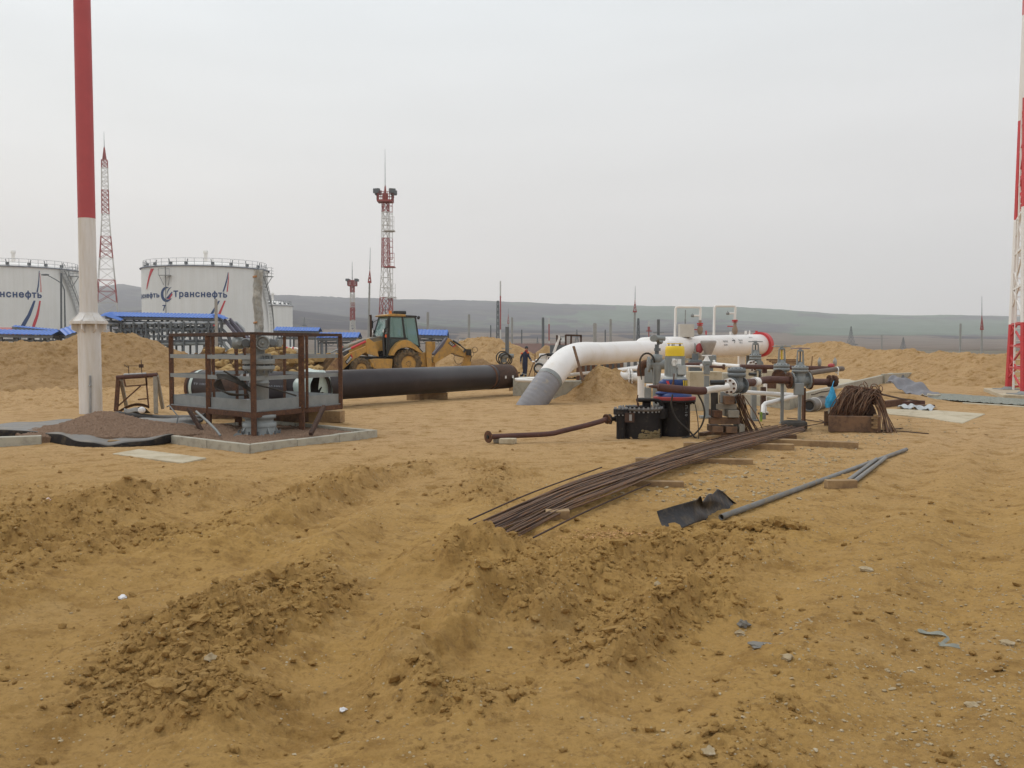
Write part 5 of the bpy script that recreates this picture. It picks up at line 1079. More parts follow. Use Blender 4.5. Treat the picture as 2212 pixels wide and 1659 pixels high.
# ================================================================== backhoe loader
th = R(27); KP = 44 / 2000 / 6.277; fx, fy = -math.cos(th), -math.sin(th); lx, ly = math.sin(th), -math.cos(th)
axle = W(677.7 + 1285 / 6.277, 745, 43.2)
LZ = .13   # the wheels stand on a slight rise
LO = Vector((axle.x - 1.1 * lx, 43.2 - 1.1 * ly, 0))
t = thing('backhoe_loader', 'muddy yellow backhoe loader with glazed cab, its front bucket behind the cage', 'backhoe loader', LO)
def LP(s, tt, z): return LO + Vector((fx * s + lx * tt, fy * s + ly * tt, z + LZ))
def sfx(zx, tt): return ((1285 - zx) * KP - (1.1 - tt) * lx) / math.cos(th)
def Q(zx, zy, tt): return LP(sfx(zx, tt), tt, (1083 - zy) * KP)
SD = Vector((lx, ly, 0))
def plate(b, pts, tt, w): b.prism([Q(x, y, tt) for x, y in pts], -SD * w)
def wheel(s, tt, r, w, hub_r, lug):
    o = LP(s, tt, r); ax = SD; b = B()
    b.lathe([(hub_r, -w * .5), (r * .82, -w * .52), (r * .93, -w * .42), (r * .95, 0), (r * .93, w * .42), (r * .82, w * .52), (hub_r, w * .5), (hub_r, -w * .5)], o - ax * 0, ax, 40, True, False)
    for i in range(lug):
        for sgn in (-1, 1):
            a = 2 * math.pi * (i + (.5 if sgn > 0 else 0)) / lug; x, y, dd = frame(ax)
            p0 = o + (x * math.cos(a) + y * math.sin(a)) * r * .955 + ax * .02 * sgn; a2 = a + .32; p1 = o + (x * math.cos(a2) + y * math.sin(a2)) * r * .93 + ax * w * .5 * sgn
            b.bar(p0, p1, .055, .09)
            p2 = o + (x * math.cos(a2 + .03) + y * math.sin(a2 + .03)) * r * .80 + ax * w * .53 * sgn; b.bar(p1, p2, .05, .06)
    wh = mk('wheel', b, TYREM, t)
    b = B(); b.lathe([(hub_r * 1.02, w * .46), (hub_r * .92, w * .5), (hub_r * .86, w * .30), (hub_r * .45, w * .26), (hub_r * .42, w * .42), (hub_r * .2, w * .45), (.01, w * .45)], o, ax, 32, True, True)
    b.lathe([(hub_r, -w * .5), (hub_r * .8, -w * .3), (.01, -w * .3)], o, ax, 24); mk('rim', b, LOADY, wh)
    b = B(); b.bolts(o + ax * w * .43, ax, hub_r * .32, .02, .03, 8); mk('wheel_nuts', b, DKGL, wh)
wheel(0, 1.1 - .2, .69, .44, .36, 16); wheel(0, -.9, .69, .44, .36, 16); wheel(2.27, .92, .49, .33, .24, 13); wheel(2.27, -.92, .49, .33, .24, 13)
# chassis
b = B(); plate(b, [(1560, 760), (1560, 950), (1080, 960), (850, 955), (480, 950), (480, 780), (900, 790)], .45, .9); mk('chassis', b, DKGL, t, bev=.02)
b = B(); plate(b, [(1085, 820), (1075, 955), (880, 955), (845, 930), (800, 920), (800, 830), (880, 815)], 1.0, .3); plate(b, [(800, 830), (860, 820), (880, 940), (850, 945)], 1.03, .1); mk('fuel_tank', b, LOADY, t, bev=.025)
# hood
b = B(); hw = .43; 
top = [(2.70, 1.50), (2.62, 1.58), (1.9, 1.83), (.98, 2.02)]
b.prism([LP(s, hw, z) for s, z in top] + [LP(.98, hw, 1.35), LP(2.55, hw, 1.15), LP(2.70, hw, 1.2)], -SD * hw * 2); mk('hood', b, mat('hood_dark', (.12, .115, .11), (.17, .15, .12), rough=.6, scale=3, c3=(.32, .24, .12), t3=.56, s3=2, sharp=.25), t, bev=.04)
b = B(); b.prism([LP(s, hw + .02, z) for s, z in ((2.66, 1.42), (1.9, 1.62), (1.0, 1.80), (1.0, 1.30), (2.45, 1.12), (2.66, 1.15))], -SD * (hw * 2 + .04)); mk('hood_side', b, LOADY, t, bev=.02)
b = B(); b.prism([LP(2.72, hw, 1.42), LP(2.72, hw, .85), LP(2.6, hw, .8), LP(2.6, hw, 1.45)], -SD * hw * 2); mk('grille', b, DKGL, t, bev=.01)
# exhaust
b = B(); b.cyl(LP(1.32, -.42, 1.8), LP(1.32, -.42, 2.92), .055, n=12); b.cyl(LP(1.32, -.42, 2.9), LP(1.34, -.42, 2.99), .05, .065, 12); mk('exhaust', b, RUSTD, t)
# cab
cs0, cs1, ct, cz0, cz1 = -.62, .98, .70, 1.05, 2.93
GL = bpy.data.materials.new('cab_glass'); GL.use_nodes = True; nt = GL.node_tree; pbs = nt.nodes['Principled BSDF']; pbs.inputs['Base Color'].default_value = (.22, .38, .36, 1); pbs.inputs['Roughness'].default_value = .08; pbs.inputs['Alpha'].default_value = .5
GLD = bpy.data.materials.new('cab_glass_dark'); GLD.use_nodes = True; pbs = GLD.node_tree.nodes['Principled BSDF']; pbs.inputs['Base Color'].default_value = (.05, .07, .07, 1); pbs.inputs['Roughness'].default_value = .1; pbs.inputs['Alpha'].default_value = .85
pts_side = [(cs1 + .12, 1.95), (cs1, 1.05), (.55, 1.02), (-.2, 1.6), (-.68, 1.75), (-.52, 2.88), (.80, 2.90)]   # front foot, etc
cor = {}
for s_, tg in ((ct, 'n'), (-ct, 'f')): cor[tg] = [LP(a, s_, z) for a, z in [(1.10, 1.95), (.80, 2.9), (-.50, 2.88), (-.72, 1.45)]]
DK = mat('cab_frame', (.025, .025, .027), (.035, .035, .035), rough=.5)
for tg, sg in (('n', 1), ('f', -1)):
    A_, Bq, Cq, Dq = cor[tg]; b = B(); b.bar(LP(1.06, ct * sg, 1.05), A_, .09); b.bar(A_, Bq, .07); b.bar(Cq, Dq, .07); b.bar(Bq, Cq, .07); b.bar(LP(.15, ct * sg, 2.89), LP(.02, ct * sg, 1.85), .08); b.bar(LP(.95, ct * sg, 1.9), LP(-.1, ct * sg, 1.88), .06)
    b.bar(LP(.80, ct * sg, 2.9), LP(.86, ct * sg, 1.02), .10); mk('cab_pillar', b, DK, t)
    b = B(); b.add([LP(.9, ct * sg, 1.88), LP(.82, ct * sg, 2.86), LP(.13, ct * sg, 2.86), LP(.03, ct * sg, 1.88)], [[0, 1, 2, 3]]); mk('side_window', b, GL, t, solid=.01)
    b = B(); b.add([LP(.0, ct * sg, 1.84), LP(.10, ct * sg, 2.86), LP(-.5, ct * sg, 2.85), LP(-.70, ct * sg, 1.5)], [[0, 1, 2, 3]]); mk('rear_side_window', b, GL, t, solid=.01)
    b = B(); b.prism([LP(.95, ct * sg, 1.88), LP(.03, ct * sg, 1.86), LP(-.05, ct * sg, 1.6), LP(.30, ct * sg, 1.05), LP(.95, ct * sg, 1.0)], -SD * .04 * sg); mk('door', b, GLD, t)
b = B(); b.add([cor['n'][0], cor['n'][1], cor['f'][1], cor['f'][0]], [[0, 1, 2, 3]]); mk('windscreen', b, GL, t, solid=.01)
b = B(); b.add([cor['n'][3], cor['n'][2], cor['f'][2], cor['f'][3]], [[0, 1, 2, 3]]); mk('rear_window', b, GL, t, solid=.01)
b = B(); b.prism([LP(.98, ct + .06, 2.90), LP(1.0, ct + .06, 2.96), LP(.7, ct + .06, 3.02), (LP(.0, ct + .06, 3.0)), LP(.0, ct + .06, 2.90)], -SD * (2 * ct + .12)); mk('roof_front', b, LOADY, t, bev=.02)
b = B(); b.prism([LP(.0, ct + .05, 2.89), LP(.0, ct + .05, 2.97), LP(-.55, ct + .05, 2.95), LP(-.60, ct + .05, 2.87)], -SD * (2 * ct + .1)); b.cyl(LP(-.62, ct, 2.87), LP(-.70, ct, 2.84), .08, n=12); mk('roof_rear', b, DK, t, bev=.02)
b = B(); b.box(LP(.1, .1, 3.10), (.62, .4, .16), rz=th); mk('roof_box', b, DK, t, bev=.04)
b = B(); b.cyl(LP(.58, .25, 3.02), LP(.58, .25, 3.18), .075, .065, 14); mk('beacon', b, mat('beacon_amber', (.8, .22, .02), (.7, .18, .02), rough=.3, bump=0), t)
b = B(); b.tube([LP(.9, .5, 3.0), LP(.92, .5, 3.35)], .012, 5); mk('aerial', b, DK, t)
b = B(); b.cyl(LP(1.3, .1, 1.9), LP(1.25, .1, 1.93), .17, n=20); b.torus(LP(.72, .0, 2.0), (fx * .6, fy * .6, .8), .19, .02); mk('steering_wheel', b, DK, t)
b = B(); b.box(LP(.05, 0, 1.75), (.45, .5, .2), rz=th); b.box(LP(-.16, 0, 2.1), (.14, .46, .62), rz=th); b.box(LP(-.17, 0, 2.5), (.1, .26, .2), rz=th); b.box(LP(.85, 0, 1.65), (.35, .5, .55), rz=th); mk('seat', b, DK, t, bev=.04)
for tt, s_ in ((ct + .22, 1.0), (-ct - .16, 1.12)):
    b = B(); b.box(LP(s_, tt, 2.55), (.07, .22, .36), rz=th); b.bar(LP(.85, ct * (1 if tt > 0 else -1), 2.8), LP(s_, tt, 2.6), .025); mk('mirror', b, DK, t, bev=.03)
for tt in (ct + .10, -ct - .02):
    b = B(); o_ = LP(1.12, tt, 2.22); b.cyl(o_, o_ + Vector((fx, fy, 0)) * -.12, .085, .05, 14); b.bar(o_, LP(1.0, tt * .9, 2.0), .03); l_ = mk('work_light', b, DK, t); b = B(); b.cyl(o_ + Vector((fx, fy, 0)) * .012, o_, .075, n=14); mk('lens', b, LETW, l_)
b = B(); b.box(LP(1.0, ct + .08, 1.98), (.06, .08, .14), rz=th); mk('indicator', b, ORANGE, t)
# rear fender
b = B(); n = 14; o_ = (1285, 885); prof = []
P_out = [(1062, 775), (1075, 735), (1110, 670), (1160, 610), (1215, 575), (1260, 568), (1310, 585), (1370, 632), (1425, 690), (1465, 738)]
P_in = [(1105, 775), (1120, 740), (1145, 705), (1190, 680), (1240, 670), (1290, 668), (1330, 680), (1380, 710), (1420, 738), (1440, 742)]
b.prism([Q(x, y, 1.12) for x, y in P_out + P_in[::-1]], -SD * .45); mk('fender', b, LOADY, t, bev=.01)
b = B(); b.prism([Q(x, y, .66) for x, y in P_out[:1] + [(1062, 830)] + [(1110, 830)] + P_in[:4] + P_in[4:] + P_out[::-1][:-1]], -SD * .1); mk('fender_inner', b, DK, t)
# loader arms and bucket
for tt, wd in ((.82, .12), (-.70, .12)):
    b = B(); b.prism([Q(x, y, tt) if tt > 0 else LP(sfx(x, .82), tt, (1083 - y) * KP) for x, y in [(762, 640), (700, 672), (560, 735), (470, 800), (440, 850), (395, 905), (385, 965), (440, 985), (470, 955), (560, 870), (700, 760), (770, 720)]], -SD * wd); mk('loader_arm', b, LOADY, t, bev=.015)
    b = B(); b.prism([Q(x, y, tt + .02) if tt > 0 else LP(sfx(x, .84), tt + .02, (1083 - y) * KP) for x, y in [(785, 550), (850, 600), (890, 700), (905, 790), (760, 750), (748, 640), (760, 560)]], -SD * .08); mk('loader_tower', b, LOADY, t, bev=.01)
    b = B(); b.prism([Q(x, y, tt) if tt > 0 else LP(sfx(x, .82), tt, (1083 - y) * KP) for x, y in [(388, 745), (435, 740), (445, 800), (440, 870), (400, 920), (385, 850)]], -SD * .1); mk('bucket_link', b, LOADY, t, bev=.01)
    b = B(); f_ = (lambda x, y: Q(x, y, tt + .05)) if tt > 0 else (lambda x, y: LP(sfx(x, .87), tt + .05, (1083 - y) * KP)); b.cyl(f_(745, 590), f_(570, 680), .055, n=14); mk('hydraulic_ram', b, REDP, t)
    b = B(); b.cyl(f_(570, 680), f_(500, 712), .045, n=12); b.cyl(f_(500, 712), f_(440, 742), .028, n=12); mk('ram_rod', b, GALV, t)
def decal(name, c0, ang_, w_, h_, txt, tt, red_side=1):
    u = (fx * math.cos(ang_), fy * math.cos(ang_)); ux = -Vector((u[0], u[1], -math.sin(ang_))); ux = Vector((-fx * math.cos(ang_), -fy * math.cos(ang_), math.sin(ang_))); uy = Vector((fx * math.sin(ang_), fy * math.sin(ang_), math.cos(ang_)))
    o_ = Q(*c0, tt); b = B(); b.prism([o_ + ux * x + uy * y for x, y in ((-w_ * .5, -h_ * .5), (w_ * .42, -h_ * .5), (w_ * .55, h_ * .5), (-w_ * .37, h_ * .5))], SD * .006); dcl = mk(name, b, DKGL, t)
    b = B(); q = w_ * .46; b.prism([o_ + ux * x + uy * y for x, y in ((q - .06, -h_ * .5), (q, -h_ * .5), (q + .08, h_ * .5), (q + .02, h_ * .5))], SD * .009); mk('red_stripe', b, REDP, dcl)
    b = B(); flat_text(b, txt, o_ - ux * w_ * .36 - uy * h_ * .28 + SD * .012, ux, uy, w_ * .74, h_ * .55, .03); mk('lettering', b, LETW, dcl)
decal('model_plate', (540, 830), R(50), .46, .16, '420E', .83); 
b = B(); c_ = Q(1190, 745, 0)
# stabiliser post and backhoe
b = B(); plate(b, [(1512, 590), (1578, 590), (1578, 945), (1520, 950), (1512, 800)], 1.05, .16); plate(b, [(1400, 750), (1512, 730), (1512, 930), (1400, 930)], .9, 1.8); mk('stabiliser_frame', b, LOADY, t, bev=.012)
b = B(); plate(b, [(1512, 590), (1578, 590), (1578, 945), (1520, 950)], -.85, .16); mk('stabiliser_frame', b, LOADY, t, bev=.012)
BT = .12
BH = [(1575, 880), (1572, 800), (1600, 755), (1690, 640), (1748, 548), (1775, 535), (1825, 565), (1900, 640), (1995, 735), (2010, 790), (1985, 815), (1900, 775), (1830, 748), (1760, 790), (1650, 855), (1600, 890)]
b = B(); b.prism([Q(x, y, BT) for x, y in BH], -SD * .24); bh = mk('boom', b, LOADY, t, bev=.02)
b = B(); b.prism([Q(x, y, BT + .01) for x, y in [(1580, 755), (1690, 615), (1755, 535), (1770, 545), (1705, 655), (1590, 785)]], -SD * .26); mk('boom_hose_cover', b, mat('purple_grey', (.10, .09, .12), (.13, .12, .14)), bh)
b = B(); b.prism([Q(x, y, -.2) for x, y in [(1990, 690), (2060, 680), (2085, 740), (2080, 900), (2060, 1040), (1970, 1040), (1960, 900), (1985, 800)]], -SD * .18); mk('dipper', b, LOADY, t, bev=.015)
b = B(); b.prism([Q(x, y, .15) for x, y in [(1990, 1000), (2070, 1000), (2090, 1060), (2050, 1110), (1990, 1115), (1940, 1080), (1950, 1040)]], -SD * .6); mk('rear_bucket', b, RUSTD, t, bev=.01)
b = B(); b.cyl(Q(1840, 575, BT + .12), Q(1940, 640, BT + .12), .05, n=12); b.cyl(Q(1940, 640, BT + .12), Q(2010, 700, BT + .12), .028, n=10); b.bar(Q(2010, 690, BT + .1), Q(1990, 740, BT + .1), .09); mk('boom_ram', b, DKGL, t)
b = B()
for c_, r_ in (((2135, 705), .14), ((2095, 765), .10)): b.torus(Q(*c_, -.1), SD, r_, .012, 24, 6)
b.tube([Q(1855, 770, .0), Q(1850, 830, .1), Q(1880, 895, .1), Q(1930, 905, .1), Q(1965, 880, 0)], .012, 6); b.tube([Q(1815, 750, BT + .13), Q(1880, 785, BT + .13), Q(1990, 805, BT + .13)], .02, 6); b.box(Q(2050, 740, -.1), (.2, .2, .3), rz=th); b.tube([Q(2000, 700, 0), Q(2050, 720, 0), Q(2090, 800, 0), Q(2070, 870, 0)], .02, 6); mk('hydraulic_hoses', b, RUBBER, t)
decal('maker_plate', (1822, 622), R(-37), .36, .17, 'CAT', BT + .01)
# front bucket
b = B(); prof = [(3.15, .95), (3.15, .45), (3.3, .28), (3.9, .30), (3.88, .25), (3.25, .22), (3.08, .40), (3.06, 1.0)]
b.prism([LP(s + .1, 1.2, z + .12) for s, z in prof], -SD * 2.4)
for tt in (1.2, -1.17): b.prism([LP(s + .1, tt, z + .12) for s, z in [(3.12, .97), (3.1, .4), (3.3, .25), (3.9, .27), (3.5, .75)]], -SD * .03)
mk('front_bucket', b, mat('bucket_muddy', (.17, .09, .06), (.28, .18, .09), rough=.85, scale=3, bump=.3, c3=(.35, .23, .11), t3=.5, s3=3, sharp=.2), t)
# ------------------------------------------------------------------ walking worker
pw = G(1133, 816.5); Yw = pw.y; 
t = thing('person', 'worker in navy overalls, black cap and orange shoulder panels, walking with an arm held out', 'person', (pw.x, pw.y, hz(pw.x, pw.y)))
D2 = lambda zx, zy: (1016.5 + zx / 5.44, 711.6 + zy / 5.44)
def PP_(zx, zy, dy=0.): return W(*D2(zx, zy), Yw + dy) + Vector((0, 0, 0))
def skin_body(name, verts, edges, m, parent, sub=2, root=0):
    base = parent_world(parent); me = bpy.data.meshes.new(name); me.from_pydata([tuple(Vector(v[0]) - base) for v in verts], edges, []); me.update()
    o = bpy.data.objects.new(name, me); COL.objects.link(o); o.parent = parent; md = o.modifiers.new('skin', 'SKIN'); md.use_smooth_shade = True; me.skin_vertices or None
    for i, v in enumerate(verts):
        me.skin_vertices[0].data[i].radius = v[1] if isinstance(v[1], tuple) else (v[1], v[1])
    me.skin_vertices[0].data[root].use_root = True; s = o.modifiers.new('sub', 'SUBSURF'); s.levels = sub; s.render_levels = sub; me.materials.append(m); return o
def with_skin(name, verts, edges, m, parent, sub=2):
    import bmesh
    base = parent_world(parent); bm = bmesh.new(); lay = bm.verts.layers.skin.verify(); vs = []
    for p, r_ in verts:
        v = bm.verts.new(Vector(p) - base); v[lay].radius = r_ if isinstance(r_, tuple) else (r_, r_); vs.append(v)
    vs[0][lay].use_root = True
    for a, b_ in edges: bm.edges.new((vs[a], vs[b_]))
    me = bpy.data.meshes.new(name); bm.to_mesh(me); bm.free(); o = bpy.data.objects.new(name, me); COL.objects.link(o); o.parent = parent
    md = o.modifiers.new('skin', 'SKIN'); md.use_smooth_shade = True; s = o.modifiers.new('sub', 'SUBSURF'); s.levels = sub; s.render_levels = sub; me.materials.append(m); return o
# body (skin coloured surface, dressed below)
vb = [(PP_(638, 405), (.15, .12)), (PP_(640, 350), (.135, .11)), (PP_(640, 300), (.16, .12)), (PP_(648, 268), (.12, .09)), (PP_(655, 252), .055), (PP_(657, 240), .06),   # 0-5 pelvis..neck
      (PP_(615, 285, .05), .06), (PP_(592, 330, .05), .055), (PP_(590, 375, .0), .045), (PP_(592, 392, 0), .032),                    # left arm 6-9
      (PP_(672, 285, -.05), .06), (PP_(690, 328, -.12), .055), (PP_(712, 362, -.2), .045), (PP_(718, 370, -.22), .032),              # right arm 10-13
      (PP_(628, 440, .08), .10), (PP_(632, 490, .12), .075), (PP_(612, 535, .18), .06), (PP_(598, 552, .2), .05),                       # back leg 14-17
      (PP_(650, 440, -.08), .10), (PP_(650, 495, -.1), .075), (PP_(645, 545, -.1), .06), (PP_(645, 560, -.1), .05)]                       # front leg 18-21
eb = [(0, 1), (1, 2), (2, 3), (3, 4), (4, 5), (2, 6), (6, 7), (7, 8), (8, 9), (2, 10), (10, 11), (11, 12), (12, 13), (0, 14), (14, 15), (15, 16), (16, 17), (0, 18), (18, 19), (19, 20), (20, 21)]
with_skin('overalls', vb, eb, NAVY, t)
hc_ = PP_(658, 225); b = B(); b.ell(hc_, (.075, .095, .115), 3); b.ell(hc_ + Vector((.075, -.05, -.01)), (.018, .015, .022), 1); b.ell(hc_ + Vector((.0, -.09, 0)), (.012, .02, .03), 1); b.cyl(hc_ - Vector((0, 0, .2)), hc_, .05, n=14)
for yy in (-.06, .0): b.ell(hc_ + Vector((.066, yy, .012)), (.008, .012, .007), 1)
b.ell(hc_ + Vector((.066, -.03, -.05)), (.01, .022, .007), 1); mk('head', b, SKIN, t)
b = B(); b.ell(hc_ + Vector((-.005, 0, .045)), (.088, .105, .10), 3); b.cyl(hc_ + Vector((0, 0, -.005)), hc_ + Vector((0, 0, .04)), .095, n=20); mk('cap', b, DKGL, t)
b = B(); b.lathe([(.085, -.06), (.09, 0), (.07, .04)], PP_(655, 250), n=16); mk('red_scarf', b, mat('red_collar', (.3, .04, .05), (.25, .04, .04)), t)
for q, dr in (((592, 400), Vector((.02, 0, -1))), ((722, 374), Vector((.75, -.3, -.5)))):
    p = PP_(*q, 0 if q[0] < 650 else -.23); d_ = dr.normalized(); x_, y_, _ = frame(d_); b = B(); b.ell(p, (.04, .03, .045), 2)
    for k in range(4): o_ = p + x_ * (.021 * (k - 1.5)) + d_ * .035; L_ = (.06, .072, .067, .052)[k]; b.tube([o_, o_ + d_ * L_ * .5 - y_ * .004, o_ + d_ * L_ * .85 - y_ * .022], [.0095, .009, .007], 6)
    b.tube([p + x_ * .035, p + x_ * .058 + d_ * .025, p + x_ * .055 + d_ * .05 - y_ * .01], [.012, .010, .008], 6); mk('hand', b, SKIN, t)
for q, dy in (((598, 272), .05), ((676, 266), -.05)):
    b = B(); b.ell(PP_(q[0] + (6 if q[0] < 640 else -2), q[1] + 8, dy), (.075, .10, .05), 2); mk('shoulder_patch', b, ORANGE, t)
for q, dy in (((645, 528), -.1), ((615, 520), .16)):
    b = B(); p = PP_(*q, dy); b.lathe([(.078, -.03), (.078, .03)], p, (0.05 if dy < 0 else .35, 0, 1), n=16, cap=False); mk('reflective_band', b, GALV, t)
for q in ((590, 380), (706, 358)):
    b = B(); p = PP_(*q, 0 if q[0] < 650 else -.19); b.lathe([(.052, -.012), (.052, .012)], p, (0, 0, 1) if q[0] < 650 else (.6, -.2, -.6), n=14, cap=False); mk('cuff_band', b, GALV, t)
for q, dy, dd in (((645, 566), -.1, Vector((.24, -.12, -.01))), ((592, 556), .2, Vector((.10, -.05, -.13)))):
    b = B(); p = PP_(*q, dy); ln = dd.normalized(); b.ell(p + dd * .3 + Vector((0, 0, .01)), (.13, .055, .045), 2, Matrix.Rotation(-math.asin(max(-1, min(1, ln.z))), 3, 'Y')); b.cyl(p + Vector((0, 0, .0)), p + Vector((0, 0, .12)), .055, n=12); mk('boot', b, DKGL, t)
# ================================================================== white pipeline and receiver
F2 = lambda zx, zy: (1287.6 + zx / 5.44, 643.8 + zy / 5.44)
def WF(zx, zy, Y): return W(*F2(zx, zy), Y)
g0 = G(1151, 882); t = thing('white_pipeline', 'big white bent pipe rising from the clay, grey wrapped at its foot', 'pipeline', (g0.x, g0.y, 0))
pA = W(1122, 915, 26.3); pB = W(1190, 815, 27.0); pC = W(1229, 770, 28.0); pD = W(1262, 757, 29.6); pD.z = 1.50; 
e1 = W(1300, 763.5, 32.0); e2_ = W(1402, 757, 35.5); e3_ = W(1470, 752.5, 38.6)
r0 = .385
WPIPE = mat('pipe_white', (.84, .81, .79), (.79, .76, .735), rough=.38, scale=.8, bump=.03, bscale=5, c3=(.70, .64, .56), t3=.66, s3=2.2, sharp=.3)
path = catmull([pA, W(1160, 858, 26.5), W(1197, 806, 27.1), W(1222, 778, 28.2), W(1254, 765, 29.9), e1, W(1350, 760, 33.7), e2_, e3_], 8)
b = B(); i0 = 13; b.tube(path[i0:], r0, 48); mk('pipe_wall', b, WPIPE, t)
b = B(); b.tube(path[i0:i0 + 2], r0 * 1.012, 48, False); mk('wrap_edge', b, GREYP, t)
# spiral tape wrap on the leg
WRAP = mat('tape_wrap_grey', (.27, .265, .28), (.22, .215, .23), rough=.6, scale=3, bump=.1, c3=(.36, .31, .24), t3=.62, s3=3)
b = B(); seg = path[0:i0 + 1]; pp_ = []; rr_ = []
for i in range(len(seg) - 1):
    for k in range(4): u = k / 4; pp_.append(seg[i].lerp(seg[i + 1], u)); rr_.append(r0 * 1.01 + (.004 if (i * 4 + k) % 4 == 0 else 0.0) - .001 * ((i * 4 + k) % 4))
b.tube(pp_ + [seg[-1]], rr_ + [r0 * 1.01], 48); mk('tape_wrap', b, WRAP, t)
b = B(); 
for s_ in (0,): b.tube([W(865 / 5.44 + 1016.5, 711.6 + 538 / 5.44, 26.8), W(930 / 5.44 + 1016.5, 711.6 + 560 / 5.44, 26.72), W(985 / 5.44 + 1016.5, 711.6 + 620 / 5.44, 26.7), W(1012 / 5.44 + 1016.5, 711.6 + 685 / 5.44, 26.7)], .008, 5)
mk('chalk_seam', b, DKGL, t)
# receiver vessel
v0 = W(1462, 751.5, 38.2); v1 = WF(1960, 545, 44.5); dv = (v1 - v0).normalized()
t2 = thing('pig_receiver', 'horizontal white vessel with a red end ring and two gooseneck vents', 'vessel', ((v0.x + v1.x) / 2, (v0.y + v1.y) / 2, 0))
vl = (v1 - v0).length; b = B(); b.lathe([(.40, -.9), (.455, -.3), (.455, 1.6), (.49, 2.2), (.49, vl - .1), (.46, vl), (.3, vl + .05), (.01, vl + .06)], v0, dv, 56); mk('shell', b, WPIPE, t2)
b = B(); b.ring([(.49, vl - .42), (.60, vl - .42), (.60, vl - .26), (.49, vl - .26)], v0, dv, 56); b.ring([(.49, vl - .22), (.585, vl - .22), (.585, vl - .06), (.49, vl - .06)], v0, dv, 56); mk('end_ring', b, REDP, t2)
b = B(); b.box(WF(2010, 535, 44.6), (.30, .06, .52)); b.bar(WF(1960, 560, 44.5), WF(2010, 540, 44.6), .08); mk('hinge_plate', b, WHITEP, t2)
b = B(); b.cyl(WF(1885, 430, 44), WF(1885, 385, 44), .06, n=12); mk('ring_bolt', b, REDP, t2)
for zx in (1293, 1803): b = B(); b.torus(WF(zx, 408, 42 if zx < 1500 else 44), (1, 0, 0), .09, .02, 20, 6); mk('lifting_lug', b, (REDF if zx < 1500 else WHITEP), t2)
for zx, zy, tx, w_ in ((1405, 520, 'ППСОД', .42), (1405, 560, 'DN 800', .32), (1520, 530, '→', .3), (1605, 505, 'Рр 6,3', .36), (1605, 535, '№ 12', .26), (1780, 540, 'ГАЗ', .4), (1760, 470, '2014 г.', .36)):
    p = WF(zx, zy, 40.6 + (zx - 1400) * .0057) ; nrm2 = Vector((dv.y, -dv.x, 0)).normalized(); c_ = v0 + dv * (p - v0).dot(dv); h = (p.z - c_.z); an = math.asin(max(-.9, min(.9, h / .495)))
    v, f = text_mesh(tx, 1, .02); k = w_ / v[:, 0].max(); b = B(); b.add([c_ + dv * (q[0] * k) + (nrm2 * math.cos(an + q[1] * k / .5) + Z * math.sin(an + q[1] * k / .5)) * .498 for q in v], f); mk('lettering', b, DKGL, t2)
# lobe of the second, parallel barrel
w0 = W(1385, 752, 37.9); w1 = WF(1020, 575, 41.0); b = B(); dd = (w1 - w0).normalized(); b.lathe([(.02, -.35), (.30, -.2), (.44, .2), (.46, 1.0), (.46, (w1 - w0).length)], w0, dd, 48); mk('second_barrel', b, WPIPE, t2)
b = B(); b.box(WF(1057, 383, 38.5), (.60, .45, .54)); mk('junction_box', b, mat('box_beige', (.55, .52, .46), (.5, .47, .42), rough=.6, bump=0), t2, bev=.02)
b = B(); b.cyl(WF(1048, 310, 38.5), WF(1048, 250, 38.5), .03, n=8); b.cyl(WF(1048, 250, 38.5), WF(1050, 140, 38.5), .018, n=8); mk('gauge_stem', b, GREYP, t2)
for (x0, x1, yb, yt, yv0, yv1, ybr, Yv, xb) in ((935, 1228, 480, 103, 300, 430, 207, 38.6, 1115), (1392, 1638, 435, 92, 262, 430, 180, 40.8, 1530)):
    top_ = catmull([WF(x0 - 8, yb, Yv), WF(x0, yt + 20, Yv), WF(x0 + 12, yt + 4, Yv), WF(x0 + 30, yt, Yv), WF(x1 - 25, yt + 2, Yv), WF(x1 - 6, yt + 8, Yv), WF(x1, yt + 30, Yv), WF(x1, yv0, Yv)], 4)
    b = B(); b.tube([WF(x0 - 8, yb, Yv), WF(x0, yt + 22, Yv), WF(x0 + 8, yt + 6, Yv), WF(x0 + 24, yt, Yv), WF(x1 - 20, yt + 2, Yv), WF(x1 - 4, yt + 8, Yv), WF(x1, yt + 26, Yv), WF(x1 - 8, yv0, Yv)], .055, 12); mk('vent_pipe', b, WHITEP, t2)
    b = B(); b.cyl(WF(x1 - 3, ybr, Yv), WF(xb + 30, ybr, Yv), .042, n=10); br = mk('vent_branch', b, WHITEP, t2); b = B(); b.cyl(WF(xb + 32, ybr, Yv), WF(xb, ybr + 2, Yv), .07, .055, 12); b.cyl(WF(xb + 15, ybr - 28, Yv), WF(xb + 15, ybr, Yv), .015, n=6); mk('branch_cock', b, GREYP, br)
    b = B(); b.cyl(WF(x1 - 7, yv0 - 6, Yv), WF(x1 - 7, yv0 + 8, Yv), .13, n=16); b.cyl(WF(x1 - 7, yv0 + 14, Yv), WF(x1 - 7, yv0 + 24, Yv), .12, n=16); b.bar(WF(x1 - 30, yv0 + 72, Yv), WF(x1 - 95, yv0 + 70, Yv), .045); mk('red_flange', b, REDP, t2)
    b = B(); b.lathe([(.06, 0), (.11, .1), (.12, .25), (.07, .4), (.06, .6)], WF(x1 - 7, yv1, Yv), n=14); mk('bronze_valve', b, mat('bronze', (.33, .24, .17), (.26, .2, .15), rough=.6), t2)
